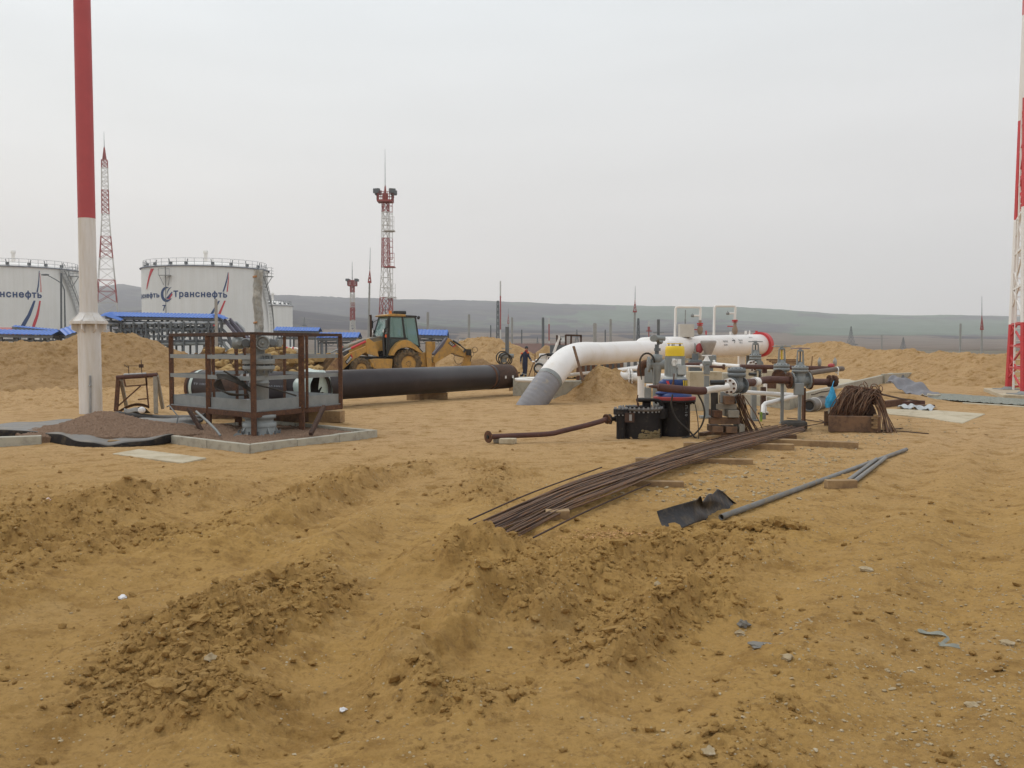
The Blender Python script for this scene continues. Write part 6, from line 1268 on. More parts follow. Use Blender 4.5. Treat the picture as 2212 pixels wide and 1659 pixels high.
b = B(); b.cyl(WF(1580, 430, 42), WF(1580, 395, 42), .05, n=10); b.cyl(WF(1625, 430, 42), WF(1625, 385, 42), .08, n=10); b.cyl(WF(1760, 425, 43), WF(1760, 385, 43), .06, n=10); mk('nozzle', b, WHITEP, t2)
for zx, dy in ((1730, .35), (1140, -.1)): b = B(); p = WF(zx, 660, 43 if zx > 1500 else 40); b.box((p.x, p.y + dy, p.z * .5), (.28, .3, p.z)); mk('saddle_support', b, WHITEP if zx > 1500 else GREYD, t2)
for zx in (1705, 1790): b = B(); p = WF(zx, 660, 43.6); b.box((p.x, p.y, p.z * .5), (.16, .2, p.z)); mk('saddle_support', b, GREYD, t2)
# film wrapped branch on its flank
b = B(); c_ = WF(1320, 505, 38.2); b.lathe([(.02, 0), (.30, .02), (.33, -.03), (.31, -.12), (.18, -.45), (.10, -.62)], c_, n=28); b.grid(lambda u, v: c_ + Vector((math.cos(u * 6.283) * (.1 + .16 * v + .03 * math.sin(u * 30)), math.sin(u * 6.283) * (.1 + .1 * v), -.55 - .45 * v + .04 * math.sin(u * 19))), 36, 8); solo('wrapped_branch', b, mat('dusty_film', (.40, .37, .34), (.33, .30, .28), rough=.45, scale=5, bump=.8, bscale=10), 'dusty film-wrapped funnel shape hanging in front of the white vessel', 'wrapped fitting')
b = B(); c_ = WF(1215, 590, 38.4); b.ell(c_, (.16, .1, .22), 2); mk('red_cap', b, REDF, t2); b = B(); c_ = WF(1158, 600, 38.5); b.ell(c_, (.09, .12, .26), 2); mk('foil_patch', b, GFILM, t2)
b = B(); c0, c1_ = WF(1160, 520, 38.3), WF(1230, 560, 38.2)
b.grid(lambda u, v: WF(1150 + 130 * u, 650 + 70 * v + 15 * math.sin(u * 12), 38.0 + .1 * v), 12, 5); mk('hanging_film', b, GFILM, t2, solid=.004)
# leaning plank
b = B(); b.bar(W(1239, 748, 26.9), W(1260, 822, 26.6), .075, .035); solo('leaning_plank', b, WOODD, 'thin dark plank leaning on the white pipe bend', 'plank')
# ------------------------------------------------------------------ formwork, plinths, thin white pipes behind
for i, (x0, x1, y0, y1, Yy) in enumerate(((1248, 1293, 787, 815, 42), (1293, 1342, 785, 806, 43), (1343, 1400, 782, 800, 44))):
    b = B(); a = W(x0, y1, Yy); c_ = W(x1, y0, Yy); b.box(((a.x + c_.x) / 2, Yy, c_.z / 2), (c_.x - a.x, .1, c_.z)); w_ = solo('formwork', b, (GREYP, GREYD, TANKW)[i], ('grey formwork panel left of the dirt cone top', 'darker formwork panel just above the dirt cone', 'pale panel wall right of the dirt cone')[i], 'panel')
    n = 4
    for k in range(n + 1):
        b = B(); q = a.x + (c_.x - a.x) * k / n; b.box((q, Yy - .1, c_.z / 2), (.14, .09, c_.z + .04)); mk('batten', b, (RUST, WOODD, GREYD)[i], w_)
for lab, x0, x1, yt, yb, Yy, dp in (('low concrete plinth behind the bare pipe end', 1108, 1165, 817, 836, 31, 1.5), ('concrete plinth between the wrapped pipe foot and the dirt cone', 1196, 1262, 824, 845, 28.8, 1.0), ('square concrete block behind the yellow-capped motor', 1490, 1560, 803, 850, 24, .6), ('concrete block left of the three grey valves', 1562, 1612, 806, 838, 27, .8), ('small pale block beyond the thick rusty pipes', 1655, 1700, 800, 822, 27, .8), ('pale block below the film-wrapped funnel', 1585, 1640, 796, 812, 30, 1.)):
    a, c_ = W(x0, yb, Yy), W(x1, yt, Yy); b = B(); b.box(((a.x + c_.x) / 2, Yy + dp / 2, (c_.z - .1) / 2), (c_.x - a.x, dp, c_.z + .1)); solo('concrete_block', b, CONCY if 'pale' in lab or 'square' in lab else CONC, lab, 'concrete block', bev=.015)
def wpipe(label, pts, r, m=WHITEP, name='thin_pipe', cat='pipe', flanges=(), group=None, fm=None):
    P = [Vector(p) for p in pts]; c_ = sum(P, Vector()) / len(P); t = thing(name, label, cat, (c_.x, c_.y, min(p.z for p in P)), group); b = B(); b.tube(P, r, 16); mk('pipe_wall', b, m, t)
    for p, d_, rf in flanges: b = B(); d_ = Vector(d_).normalized(); p = Vector(p); b.cyl(p - d_ * .015, p + d_ * .015, rf, n=24); b.bolts(p, d_, rf * .78, rf * .1, .035, 8); mk('flange', b, fm or m, t)
    return t
wpipe('thin white pipe running left from under the white bend', [WD for WD in [W(1114, 820, 30), W(1158, 818, 29.6), W(1205, 816, 29.2)]], .055)
wpipe('thin white pipe with a bend behind the worker plinth', [W(1117, 821, 29.5), W(1150, 822.5, 29.3), W(1200, 824, 29)], .05)
wpipe('white pipe slanting up to the left of the dirt cone', [W(1222, 812, 30), W(1228, 810, 30), W(1286, 804, 31)], .055)
wpipe('thin white pipe low behind the left flank of the dirt cone', [W(1215, 826, 29.6), W(1256, 828, 29.5)], .05)
wpipe('white pipe rising right from the dirt cone top', [W(1332, 799, 32), W(1368, 794, 32.5), W(1420, 787, 33)], .055)
wpipe('second white pipe right of the dirt cone top', [W(1334, 801, 31), W(1360, 797, 31.2), W(1415, 797, 31.6)], .06)
fl = W(1361, 815, 29)
wpipe('thick white pipe with a double flange right of the dirt cone', [W(1338, 811, 29), W(1345, 814, 29), W(1400, 815.5, 29), W(1492, 818, 29)], .14, flanges=[(W(1357, 815, 29), (1, 0, 0), .27), (W(1363, 815, 29), (1, 0, 0), .27)])
wpipe('thin white pipe going right from the dirt cone flank', [W(1396, 833, 25), W(1412, 834, 25), W(1470, 835, 25)], .055, RUST if False else WHITEP)
wpipe('white upright pipe with a rusty elbow on top', [W(1384.5, 868, 24), W(1384.5, 812, 24)], .088)
b = B(); b.tube(catmull([W(1384.5, 812, 24), W(1384.5, 797, 24), W(1389, 788, 24), W(1398, 785.5, 24), W(1410, 785, 24)], 5), .10, 16); solo('rusty_elbow', b, RUST, 'rusty pipe elbow joining the white upright to the grey valve post', 'pipe elbow')
# thin black cable loops at that valve
for k, r_ in enumerate((.32, .37)):
    b = B(); pts = [W(1411 - 2 * k, 775, 23.5)] + [W(1398 + math.cos(a) * (15 + 2 * k), 783 + math.sin(a) * (-19 - k * 2), 23.4) for a in [x * .35 for x in range(0, 10)]] + [W(1382 + 2 * k, 800, 23.4), W(1386, 820, 23.5)]
    b.tube(pts, .012, 6); solo('black_cable', b, RUBBER, ('inner', 'outer')[k] + ' black cable looping over the rusty elbow', 'cable', 'cables over the rusty elbow')
# grey post valve with drive head
Yg = 23.6; t = thing('post_valve', 'tall grey post valve with a small motor head, left of the yellow-capped motor', 'valve', (W(1419, 745, Yg).x, Yg, 0)); zg = lambda y: W(1419, y, Yg).z; gx_ = parent_world(t); sg = lambda p: S(p, Yg)
b = B(); b.box((gx_.x + sg(-1), Yg, zg(855) / 2), (sg(11), .12, zg(828))); b.cyl((gx_.x, Yg, 0), (gx_.x, Yg, zg(828)), sg(5), n=14); b.bar((gx_.x - sg(8), Yg - .1, 0), (gx_.x - sg(8), Yg - .1, zg(775)), .035); mk('post', b, GREYP, t)
b = B(); b.lathe([(sg(7), zg(828)), (sg(10), zg(800)), (sg(12), zg(792)), (sg(10), zg(783)), (sg(12), zg(781)), (sg(12), zg(767)), (sg(5), zg(765))], gx_, n=20); mk('body', b, GREYP, t)
b = B(); b.cyl((gx_.x, Yg, zg(768)), (gx_.x, Yg, zg(744)), sg(4.5), n=14); b.cyl((gx_.x + sg(1), Yg, zg(758)), (gx_.x + sg(1), Yg, zg(752)), sg(7), n=14); b.cyl((gx_.x + sg(3), Yg, zg(745)), (gx_.x + sg(3), Yg, zg(690)), sg(3.2), n=12); mk('stem_tube', b, GREYD, t)
b = B(); c_ = W(1421, 731, Yg); b.ell(c_, (sg(12), sg(8), sg(8)), 2); b.cyl(c_ + Vector((-sg(16), -.05, 0)), c_ + Vector((sg(15), -.05, 0)), sg(5.5), n=14); b.cyl(c_ + Vector((-sg(10), 0, 0)), c_ + Vector((-sg(10), -sg(12), 0)), sg(7.5), n=16); b.cyl(c_ + Vector((sg(6), 0, -sg(8))), c_ + Vector((sg(6), -sg(8), -sg(4))), sg(5), n=14); mk('motor_head', b, GREYP, t, bev=.005)
b = B(); b.cyl(W(1411, 718.5, Yg), W(1434, 718.5, Yg), .014, n=8); b.cyl(W(1422, 719, Yg), W(1422, 726, Yg), .03, n=8); mk('crossbar', b, GREYP, t)
for dx in (-20, 22): b = B(); p = W(1419 + dx, 787, Yg); b.cyl(p, p + Vector((.05, 0, 0)), .2, n=20); mk('side_flange', b, RUST if dx > 0 else GREYP, t)
b = B(); b.cyl(W(1405, 787, Yg), W(1440, 787, Yg), .13, n=16); mk('cross_pipe', b, GREYP, t)
# ------------------------------------------------------------------ pump: yellow-capped motor on blue casting on the black drum
Yd = 17.2; dx0 = W(1458, 745, Yd).x; zd = lambda y: W(1458, y, Yd).z; sd = lambda p: S(p, Yd); dc = Vector((dx0, Yd, 0))
t = thing('drum_pump', 'black steel drum carrying a blue casting and a grey motor with yellow cap', 'pump', dc)
b = B(); b.lathe([(sd(33.5), -.03), (sd(33.5), zd(868))], dc, n=48); mk('drum', b, BLACKP, t)
b = B(); v, f = text_mesh('ЕП-10', 1, .02); k = .26 / v[:, 0].max(); a0 = .55; b.add([dc + Vector((math.sin(a0 - p[1] * k / .29 * -1) * (sd(33.5) + .004), -math.cos(a0 - p[1] * k / .29 * -1) * (sd(33.5) + .004), .65 - p[0] * k)) for p in v], f); mk('lettering', b, GALV, t)
b = B(); b.lathe([(sd(34), zd(868.5)), (sd(45), zd(867.5)), (sd(45), zd(863.5)), (sd(34), zd(863))], dc, n=48); b.bolts(dc + Vector((0, 0, zd(865.5))), (0, 0, 1), sd(41), .014, .055, 20); mk('drum_flange', b, BLACKP, t)
b = B(); b.lathe([(sd(30), zd(864)), (sd(45.5), zd(863)), (sd(45.5), zd(856.5)), (sd(30), zd(855.5))], dc, n=48); mk('red_flange', b, mat('dull_red', (.36, .04, .04), (.28, .05, .045), rough=.6, scale=8, c3=(.15, .07, .05), t3=.62, s3=12), t, bev=.004)
b = B(); b.lathe([(sd(37), zd(856)), (sd(36), zd(851)), (sd(25), zd(848)), (sd(21), zd(843)), (sd(21), zd(838)), (sd(27), zd(835)), (sd(27.5), zd(821)), (sd(26), zd(819))], dc, n=36); b.ell(dc + Vector((-sd(28), -.1, zd(849))), (sd(16), sd(12), sd(5)), 2); b.ell(dc + Vector((-sd(20), 0, zd(828))), (sd(15), sd(14), sd(9)), 2); mk('blue_casting', b, BLUEP, t)
b = B(); 
for i in range(8):
    a = .55 + i * .09; 
    b.cur = i % 2; b.add([dc + Vector((math.sin(a + o1) * sd(27.9), -math.cos(a + o1) * sd(27.9), zz_)) for o1, zz_ in ((0, zd(834)), (.09, zd(834)), (.04, zd(820.5)), (-.05, zd(820.5)))], [[0, 1, 2, 3]])
mk('hazard_stripes', b, [YELP, DKGL], t)
b = B(); a = -.9; b.add([dc + Vector((math.sin(a + u) * sd(27.9), -math.cos(a + u) * sd(27.9), zz_)) for u, zz_ in ((.0, zd(822)), (.25, zd(822)), (.4, zd(832)), (.2, zd(832)))], [[0, 1, 2, 3]]); mk('red_arrow', b, REDP, t)
zm0, zm1 = zd(819), zd(769)
b = B(); b.lathe([(sd(25), zm0), (sd(25), zm0 + .03), (sd(19.5), zm0 + .05), (sd(19.5), zm1)], dc, n=40); mk('motor_body', b, mat('motor_grey', (.42, .44, .43), (.36, .38, .375), rough=.5, scale=5), t)
for i in range(34):
    a = 2 * math.pi * i / 34
    if i % 17 in (0,): continue
    d_ = Vector((math.cos(a), math.sin(a), 0)); b2 = B() if i == 1 else b2; b2.bar(dc + d_ * sd(20) + Z * (zm0 + .07), dc + d_ * sd(20) + Z * (zm1), .006, sd(4.2), roll=0) if False else b2.box(dc + d_ * sd(20.3) + Z * ((zm0 + zm1) / 2 + .03), (sd(3.4), .007, zm1 - zm0 - .07), rz=a)
mk('cooling_fins', b2, MATS['motor_grey'], t)
b = B(); b.lathe([(sd(20.6), zm1), (sd(20.8), zd(757)), (sd(20), zd(750)), (sd(18), zd(747.6)), (.01, zd(747.2))], dc, n=40, cap=False); mk('yellow_cap', b, YELP, t)
b = B(); b.cyl(dc + Z * zd(743.2), dc + Z * zd(741.6), sd(17), n=36); mk('rain_plate', b, YELP, t)
b = B()
for k in range(5): a = k * 1.2566 + .3; p = dc + Vector((math.cos(a), math.sin(a), 0)) * sd(13); b.cyl(p + Z * zd(748.5), p + Z * zd(741), .009, n=6)
mk('plate_studs', b, DKGL, t)
b = B(); b.box(dc + Vector((sd(11), -sd(20), zd(799))), (sd(19), sd(9), sd(20)), rz=.25); b.box(dc + Vector((sd(4), -sd(23), zd(790))), (sd(9), sd(4), sd(9)), rz=.25); b.cyl(dc + Vector((-sd(3), -sd(24), zd(805))), dc + Vector((-sd(3), -sd(24), zd(816))), .025, n=8); mk('terminal_box', b, MATS['motor_grey'], t, bev=.01)
b = B(); b.torus(dc + Vector((-sd(4), -sd(22), zd(783))), (0, 1, .2), .05, .008, 16, 6); b.box(dc + Vector((-sd(6), -sd(20.5), zd(778))), (.05, .02, .07)); b.box(dc + Vector((sd(1), -sd(20.8), zd(783))), (.16, .01, .13)); mk('name_plate', b, LETW, t)
b = B(); b.tube([dc + Vector((sd(-6), -sd(26), zd(806))), dc + Vector((sd(-7), -sd(27), zd(818))), dc + Vector((sd(-9), -sd(29), zd(832)))], [.01, .01, .03], 8); mk('rusty_stub', b, RUST, t)
# low bolted tank
Yk = 17.0; kc = Vector((W(1385, 745, Yk).x, Yk, 0)); zk = lambda y: W(1385, y, Yk).z; sk = lambda p: S(p, Yk)
t = thing('low_tank', 'low black round tank with bolted lid beside the black drum', 'tank', kc)
b = B(); b.lathe([(sk(45), -.03), (sk(45), zk(886))], kc, n=48); mk('tank_wall', b, BLACKP, t)
b = B(); b.lathe([(sk(45), zk(886)), (sk(49), zk(885.5)), (sk(49), zk(881)), (sk(44), zk(880.8)), (.01, zk(880))], kc, n=56); mk('lid', b, mat('lid_dusty', (.10, .085, .075), (.16, .13, .10), rough=.7, scale=5, c3=(.05, .045, .045), t3=.56, s3=7, sharp=.2), t)
b = B(); b.bolts(kc + Z * zk(883), (0, 0, 1), sk(46.5), .017, .05, 30); mk('lid_bolts', b, GALV, t)
lc = Vector((W(1342, 745, 16.72).x, 16.72, 0)); b = B(); b.lathe([(sk(9.5), -.03), (sk(9.5), zk(892))], lc, n=28); b.lathe([(sk(16), zk(892)), (sk(16), zk(887)), (sk(15.5), zk(886.5)), (sk(16), zk(886)), (sk(16), zk(881)), (.01, zk(880.5))], lc, n=32); mk('side_leg', b, BLACKP, t, bev=.004)
b = B(); b.bolts(lc + Z * zk(886), (0, 0, 1), sk(13), .016, .075, 10); mk('leg_bolts', b, GALV, t)
b = B(); o_ = W(1360, 902, 16.48); b.box(o_, (.17, .012, .17)); pl_ = mk('plate_frame', b, RUSTD, t); b = B(); b.box(o_ + Vector((.015, -.012, 0)), (.045, .01, .11)); mk('plate_strip', b, GALV, pl_)
b = B(); b.ring([(.01, 0), (sk(26), 0), (sk(26), .03), (.01, .03)], kc + Vector((sk(-8), -.02, zk(880))), n=32); mk('manhole', b, BLACKP, t)
hc2 = kc + Vector((sk(13), .05, zk(880))); b = B(); b.cyl(hc2, hc2 + Z * sk(15), sk(9), n=20); b.lathe([(sk(16), sk(12)), (sk(17), sk(17)), (sk(15), sk(20)), (.01, sk(20.5))], hc2 + Vector((sk(-6), 0, 0)), n=24); mk('neck', b, BLACKP, t)
b = B(); b.tube(catmull([hc2 + Vector((sk(-20), -.12, sk(16))), hc2 + Vector((0, -.14, sk(17))), hc2 + Vector((sk(24), -.12, sk(15))), hc2 + Vector((sk(33), -.12, sk(5))), hc2 + Vector((sk(36), -.12, -sk(18)))], 5), .032, 10); mk('handle_tube', b, BLACKP, t)
b = B(); b.box(hc2 + Vector((sk(31), -.2, -sk(12))), (sk(16), .2, sk(20)), rz=-.4); mk('side_bracket', b, BLACKP, t)
b = B(); b.tube([hc2 + Vector((sk(-22), -.2, sk(28))), hc2 + Vector((sk(-24), -.22, sk(14))), hc2 + Vector((sk(-20), -.22, sk(4)))], .012, 6); b.torus(hc2 + Vector((sk(-22), -.24, sk(8))), (1, .3, 0), .03, .01, 12, 6); mk('chain', b, RUST, t)
o_ = W(1330, 904.5, 16.9); dirp = Vector((-1, -.28, -.05)).normalized(); b = B(); b.cyl(o_ - dirp * .2, o_ + dirp * .12, sk(4.6), n=20); b.cyl(o_ + dirp * .10, o_ + dirp * .125, sk(11), n=28); b.cyl(o_ - dirp * .02, o_ + dirp * .01, sk(7), n=20); mk('outlet', b, BLACKP, t)
b = B(); rs = np.random.RandomState(8)
for i in range(110):
    a = -1.5 + 1.2 * rs.rand(); a = 3 * math.pi / 2 + (rs.rand() - .2) * 1.1; b.ell(kc + Vector((math.cos(a) * sk(46), math.sin(a) * sk(46), .02 + .14 * rs.rand() ** 2)), (.02 + .02 * rs.rand(), .006, .012 + .014 * rs.rand()), 1)
mk('mud_splash', b, mat('mud', (.26, .20, .10), (.2, .15, .08), rough=1, scale=20, bump=.5), t)
# rusty outlet line on the ground
P0 = W(1311, 905, 16.7); PE = G(1047, 944); PE.z = .12; PE2 = W(1047, 944, 16.0)
t = thing('rusty_pipe', 'rusty kinked pipe with end flanges lying left of the low black tank', 'pipe', (W(1150, 940, 16.2).x, 16.2, .0))
P = [W(1311, 905, 16.6), W(1298, 910, 16.5), W(1268, 918.5, 16.4), W(1215, 931, 16.25), W(1195, 936, 16.2), W(1170, 938.5, 16.15), W(1056, 943.5, 15.9)]
b = B(); b.tube([P[0], P[1]] + catmull(P[2:6], 4) + [P[6]], S(5.6, 16.3), 20); mk('pipe_wall', b, RUSTP, t)
d_ = (P[6] - P[5]).normalized(); b = B(); b.ring([(.04, 0), (.105, 0), (.105, .022), (.04, .022)], P[6] + d_ * .0, d_ + Vector((0, -.5, 0)), 32); b.bolts(P[6] + d_ * .01, d_ + Vector((0, -.5, 0)), .085, .010, .016, 8); b.cyl(P[6], P[6] + d_ * .02, .045, n=20); mk('flange', b, RUST, t)
b = B(); b.cyl(P[6] + d_ * .01 + Vector((0, -.012, 0)), P[6] + d_ * .03 + Vector((0, -.02, 0)), .035, n=20); mk('bore', b, DKGL, t)
d_ = (P[0] - P[1]).normalized(); b = B(); b.cyl(P[0] - d_ * .012, P[0] + d_ * .012, S(11, 16.6), n=28); b.bolts(P[0], d_, S(9, 16.6), .01, .03, 8); mk('flange', b, RUST, t)
for k, (x, y) in enumerate(((1078, 955), (1097, 957))): b = B(); q = G(x, y + 3); b.box((q.x, q.y + .1, .05), ((.2, .28)[k], .18, .09), rz=.1 - .3 * k); solo('timber_block', b, (WOODG, CONCY)[k], ('grey timber chock under the flanged end of the rusty pipe', 'pale chock beside the grey one under the rusty pipe')[k], 'timber', bev=.01)
# hoses hanging from the drum
for k, (pts, r_, lab) in enumerate((([(1453, 852), (1450, 872), (1456, 895), (1468, 912), (1490, 932), (1500, 944), (1508, 948)], .016, 'left'), ([(1508, 852), (1518, 872), (1522, 895), (1515, 920), (1500, 938), (1488, 943), (1460, 950)], .016, 'right'), ([(1500, 868), (1504, 885), (1508, 915), (1509, 948)], .008, 'thin'))):
    b = B(); b.tube(catmull([W(x, y, 16.75 if k != 2 else 16.6) for x, y in pts], 5), r_, 8); solo('rubber_hose', b, RUBBER, {'left': 'thick black hose curving down across the drum front', 'right': 'thick black hose bulging right of the drum', 'thin': 'thin straight black hose hanging beside the drum'}[lab], 'hose', 'hoses at the pump drum')
# thick rusty pipe with white end and flange in front of the pump
Yr = 16.3; PH = lambda zx, zy, Y: W(1287.6 + zx / 6.528, 813.2 + zy / 6.528, Y)
t = thing('flanged_pipe', 'rusty pipe with a white painted end and bolted white flange, crossing before the pump', 'pipe', (PH(1400, 180, Yr).x, Yr, .5)); b = B()
b.tube([PH(745, 138, 16.05), PH(790, 140, 16.05), PH(860, 145, 16.05), PH(880, 150, 16.05)], [S(2, Yr), S(3.2, Yr), S(4.0, Yr), S(8.5, Yr)], 18); b.tube([PH(875, 152, 16.05), PH(1100, 175, 16.1), PH(1300, 193, 16.15), PH(1470, 205, 16.2), PH(1530, 200, 16.25)], [S(8.6, Yr)] * 5, 24); mk('rusty_section', b, RUSTP, t)
b = B(); b.tube([PH(1525, 202, 16.25), PH(1560, 196, 16.28), PH(1700, 170, 16.4), PH(1860, 142, 16.5)], S(7.3, Yr), 24); mk('white_section', b, WHITEP, t)
fc = PH(1872, 139, 16.55); fd = (PH(1860, 142, 16.5) - PH(1700, 170, 16.4)).normalized(); fd = (fd + Vector((0, -.75, 0)) * -1).normalized()
b = B(); b.cyl(fc - fd * .0, fc + fd * .03, S(17.5, Yr), n=40); mk('flange', b, WHITEP, t, bev=.004); b = B(); b.bolts(fc, fd, S(13.5, Yr), .02, .03, 8, .3); mk('flange_bolts', b, RUST, t)
# ------------------------------------------------------------------ gate valves
def gate_valve(label, Y, cx, yb, parts, axis=(1, .25, 0), wheel_m=GREYP, bodym=GREYP, posty=None, group='grey handwheel gate valves', postx=None):
    """parts: pixel rows y_wheel, wheel half width, y_bonnet_top, y_bonnet_bot, bonnet half width, body centre y, body half width, flange half height"""
    yw, hw_, y0, y1, bw, ybc, bh_, fh = parts; zz_ = lambda y: W(cx, y, Y).z; s_ = lambda p: S(p, Y); c = Vector((W(cx, 745, Y).x, Y, 0)); t = thing('gate_valve', label, 'valve', (c.x, c.y, 0 if posty else zz_(yb)), group); ax = Vector(axis).normalized()
    if yw:
        b = B(); b.torus(c + Z * zz_(yw), (0, 0, 1), s_(hw_), s_(1.1), 36, 8)
        for k in range(4): a = k * math.pi / 2 + .4; b.bar(c + Z * zz_(yw), c + Vector((math.cos(a), math.sin(a), 0)) * s_(hw_) + Z * zz_(yw), s_(1.3))
        b.cyl(c + Z * zz_(yw - 2), c + Z * zz_(yw + 4), s_(3.4), n=14); mk('handwheel', b, wheel_m, t)
        b = B(); ym = yw + 4
        b.lathe([(s_(6.3), zz_(ym + 3)), (s_(7), zz_(ym)), (s_(5), zz_(ym - 1))], c, n=18)
        for sg_ in (-1, 1): b.prism([c + Vector((sg_ * s_(5.2), -s_(3), zz_(ym + 2))), c + Vector((sg_ * s_(6.4), -s_(3), zz_(ym + 2))), c + Vector((sg_ * s_(8.6), -s_(3), zz_(y0))), c + Vector((sg_ * s_(5.2), -s_(3), zz_(y0)))], (0, s_(6), 0))
        b.lathe([(s_(9), zz_(y0 + 1)), (s_(7), zz_(y0 - 5)), (s_(4), zz_(y0 - 10))], c, n=18); mk('yoke', b, bodym, t); b = B(); b.cyl(c + Z * zz_(y0 - 4), c + Z * zz_(yw), s_(1.6), n=10); mk('stem', b, YELP if cx > 1680 and cx < 1700 else GREYD, t)
    ymid = (y0 + y1) / 2
    b = B(); b.lathe([(s_(bw) * .55, zz_(y0 - 3)), (s_(bw) * .8, zz_(y0)), (s_(bw), zz_(y0 + .5)), (s_(bw), zz_(ymid - .7)), (s_(bw) * .9, zz_(ymid - .6)), (s_(bw) * .9, zz_(ymid + .6)), (s_(bw), zz_(ymid + .7)), (s_(bw), zz_(y1)), (s_(bw) * .7, zz_(y1 + 1))], c, n=28); mk('bonnet', b, bodym, t)
    b = B(); b.bolts(c + Z * zz_(ymid), (0, 0, 1), s_(bw * .88), s_(1.0), (zz_(y0) - zz_(y1)) * .62, 12); mk('bonnet_bolts', b, GREYD, t)
    b = B(); b.ell(c + Z * zz_(ybc), (s_(bh_), s_(bh_), s_(bh_ * 1.1)), 3); b.cyl(c + Z * zz_(ybc), c + Z * zz_(y1), s_(bw * .68), n=24); b.cyl(c + Z * zz_(ybc) - ax * s_(bh_ * 1.25), c + Z * zz_(ybc) + ax * s_(bh_ * 1.25), s_(bh_ * .7), n=24); mk('body', b, bodym, t)
    for sg_ in (-1, 1):
        q = c + Z * zz_(ybc) + ax * sg_ * s_(bh_ * 1.25); b = B(); b.cyl(q - ax * s_(1.3), q + ax * s_(1.3), s_(fh), n=32); b.bolts(q, ax, s_(fh * .8), s_(1.1), s_(3.6), 8); mk('flange', b, bodym, t)
    if posty:
        x_ = W(postx or cx, 745, Y).x; b = B(); b.box((x_, Y, zz_(posty) * .5), (s_(6), s_(6), zz_(posty))); b.box((x_, Y, .02), (s_(9), s_(9), .04)); b.box((x_, Y, zz_(posty) - .01), (s_(16), s_(9), .02)); mk('post', b, GREYP, t)
    return t
V3 = gate_valve('nearest grey gate valve with handwheel, its post standing in a tyre', 18.6, 1729, 850, (752.5, 19.5, 792, 804, 17.5, 822, 15, 18), axis=(1, .12, 0), wheel_m=mat('purple_wheel', (.30, .24, .25), (.25, .2, .21)), posty=838)
V2 = gate_valve('grey gate valve with handwheel, bolted to a rusty blank flange, second from the coiled bars', 19.9, 1689, 830, (748.5, 18.5, 787, 801, 17, 815, 12, 14), axis=(.35, 1, 0), posty=828, postx=1691)
V1 = gate_valve('smaller farther grey gate valve in front of the red-ringed vessel end', 24.0, 1632, 815, (738, 14.5, 766, 777, 12.5, 789, 9, 12), axis=(-.55, 1, 0), posty=800)
V4 = gate_valve('grey valve without handwheel behind the bolted white flange', 16.9, 1592, 850, (None, 0, 796, 813, 19.5, 833, 15, 18), axis=(.75, .65, 0), bodym=mat('valve_dark_grey', (.17, .19, .20), (.14, .155, .165), rough=.5), group='grey handwheel gate valves')
b = B(); c_ = W(1625.5, 790.5, 23.5); b.cyl(c_, c_ + Vector((-.3, 1, 0)).normalized() * .03, S(12, 23.5), n=28); w_ = solo('blank_flange', b, WHITEP, 'round white blank flange on the smaller far valve', 'flange'); b = B(); b.bolts(c_, (-.3, 1, 0), S(9, 23.5), .022, .04, 8); mk('flange_bolts', b, RUST, w_)
b = B(); c_ = W(1682, 813, 19.5); b.cyl(c_, c_ + Vector((.35, 1, 0)).normalized() * .03, S(15, 19.5), n=28); w_ = solo('blank_flange', b, RUST, 'round rusty blank flange on the second valve', 'flange'); b = B(); b.bolts(c_, (.35, 1, 0), S(12, 19.5), .018, .04, 8); mk('flange_bolts', b, RUSTD, w_)
# tyre under the near post
p_ = G(1724, 932); p_.y += .25; t = thing('old_tyre', 'old black tyre lying round the foot of the nearest valve post', 'tyre', (p_.x, p_.y, 0)); b = B(); r_ = S(27, 18.6)
b.lathe([(r_ * .55, .03), (r_ * .8, .0), (r_ * .98, .03), (r_, .10), (r_ * .98, .165), (r_ * .8, .19), (r_ * .55, .17), (r_ * .55, .03)], p_, n=40, cap=False); mk('tread', b, TYREM if False else RUBBER, t); b = B(); b.lathe([(r_ * .56, .06), (.01, .06)], p_, n=32); mk('fill', b, MATS['mud'], t)
# flanged rusty runs
HW_ = lambda zx, zy, Y: W(1524.8 + zx / 4.663, 711.6 + zy / 4.663, Y)
wpipe('thick rusty pipe with a white coupling between the two nearest valves', [HW_(395, 540, 17.4), HW_(520, 530, 17.8), HW_(570, 512, 18.0), HW_(640, 505, 18.2), HW_(830, 513, 18.45)], S(8, 18), RUSTP, 'rusty_pipe', flanges=[(HW_(836, 513, 18.5), (1, .12, 0), S(18, 18.5))], fm=RUST)
b = B(); b.cyl(HW_(478, 530, 17.65), HW_(520, 529, 17.8), S(10, 18), n=28); solo('pipe_coupling', b, WHITEP, 'short white coupling ring on the thick rusty pipe', 'coupling', bev=.006)
wpipe('long straight rusty pipe running behind the handwheel valves', [HW_(345, 375, 21.5), HW_(700, 380, 21.8), HW_(1290, 395, 22.3)], S(5, 21.5), RUSTP, 'rusty_pipe')
wpipe('white flanged pipe feeding the long straight rusty one', [HW_(80, 345, 22.6), HW_(120, 355, 22.3), HW_(345, 374, 21.5)], S(4.4, 22), WHITEP, flanges=[(HW_(82, 345, 22.6), (1, -.2, 0), S(8, 22.5))])
wpipe('thin rusty pipe below the white flanged one', [HW_(40, 372, 21.4), HW_(120, 378, 21.3), HW_(185, 379, 21.2)], S(2.6, 21.4), RUSTP, 'rusty_pipe', flanges=[(HW_(180, 378, 21.2), (1, 0, 0), S(6, 21.3))], fm=RUST)
wpipe('brownish pipe rising right behind the nearest valve', [HW_(1040, 440, 20), HW_(1330, 398, 21), HW_(1375, 396, 21.2)], S(5.6, 20.5), mat('brown_grey_pipe', (.14, .105, .085), (.18, .15, .125), rough=.7, scale=4), 'rusty_pipe')
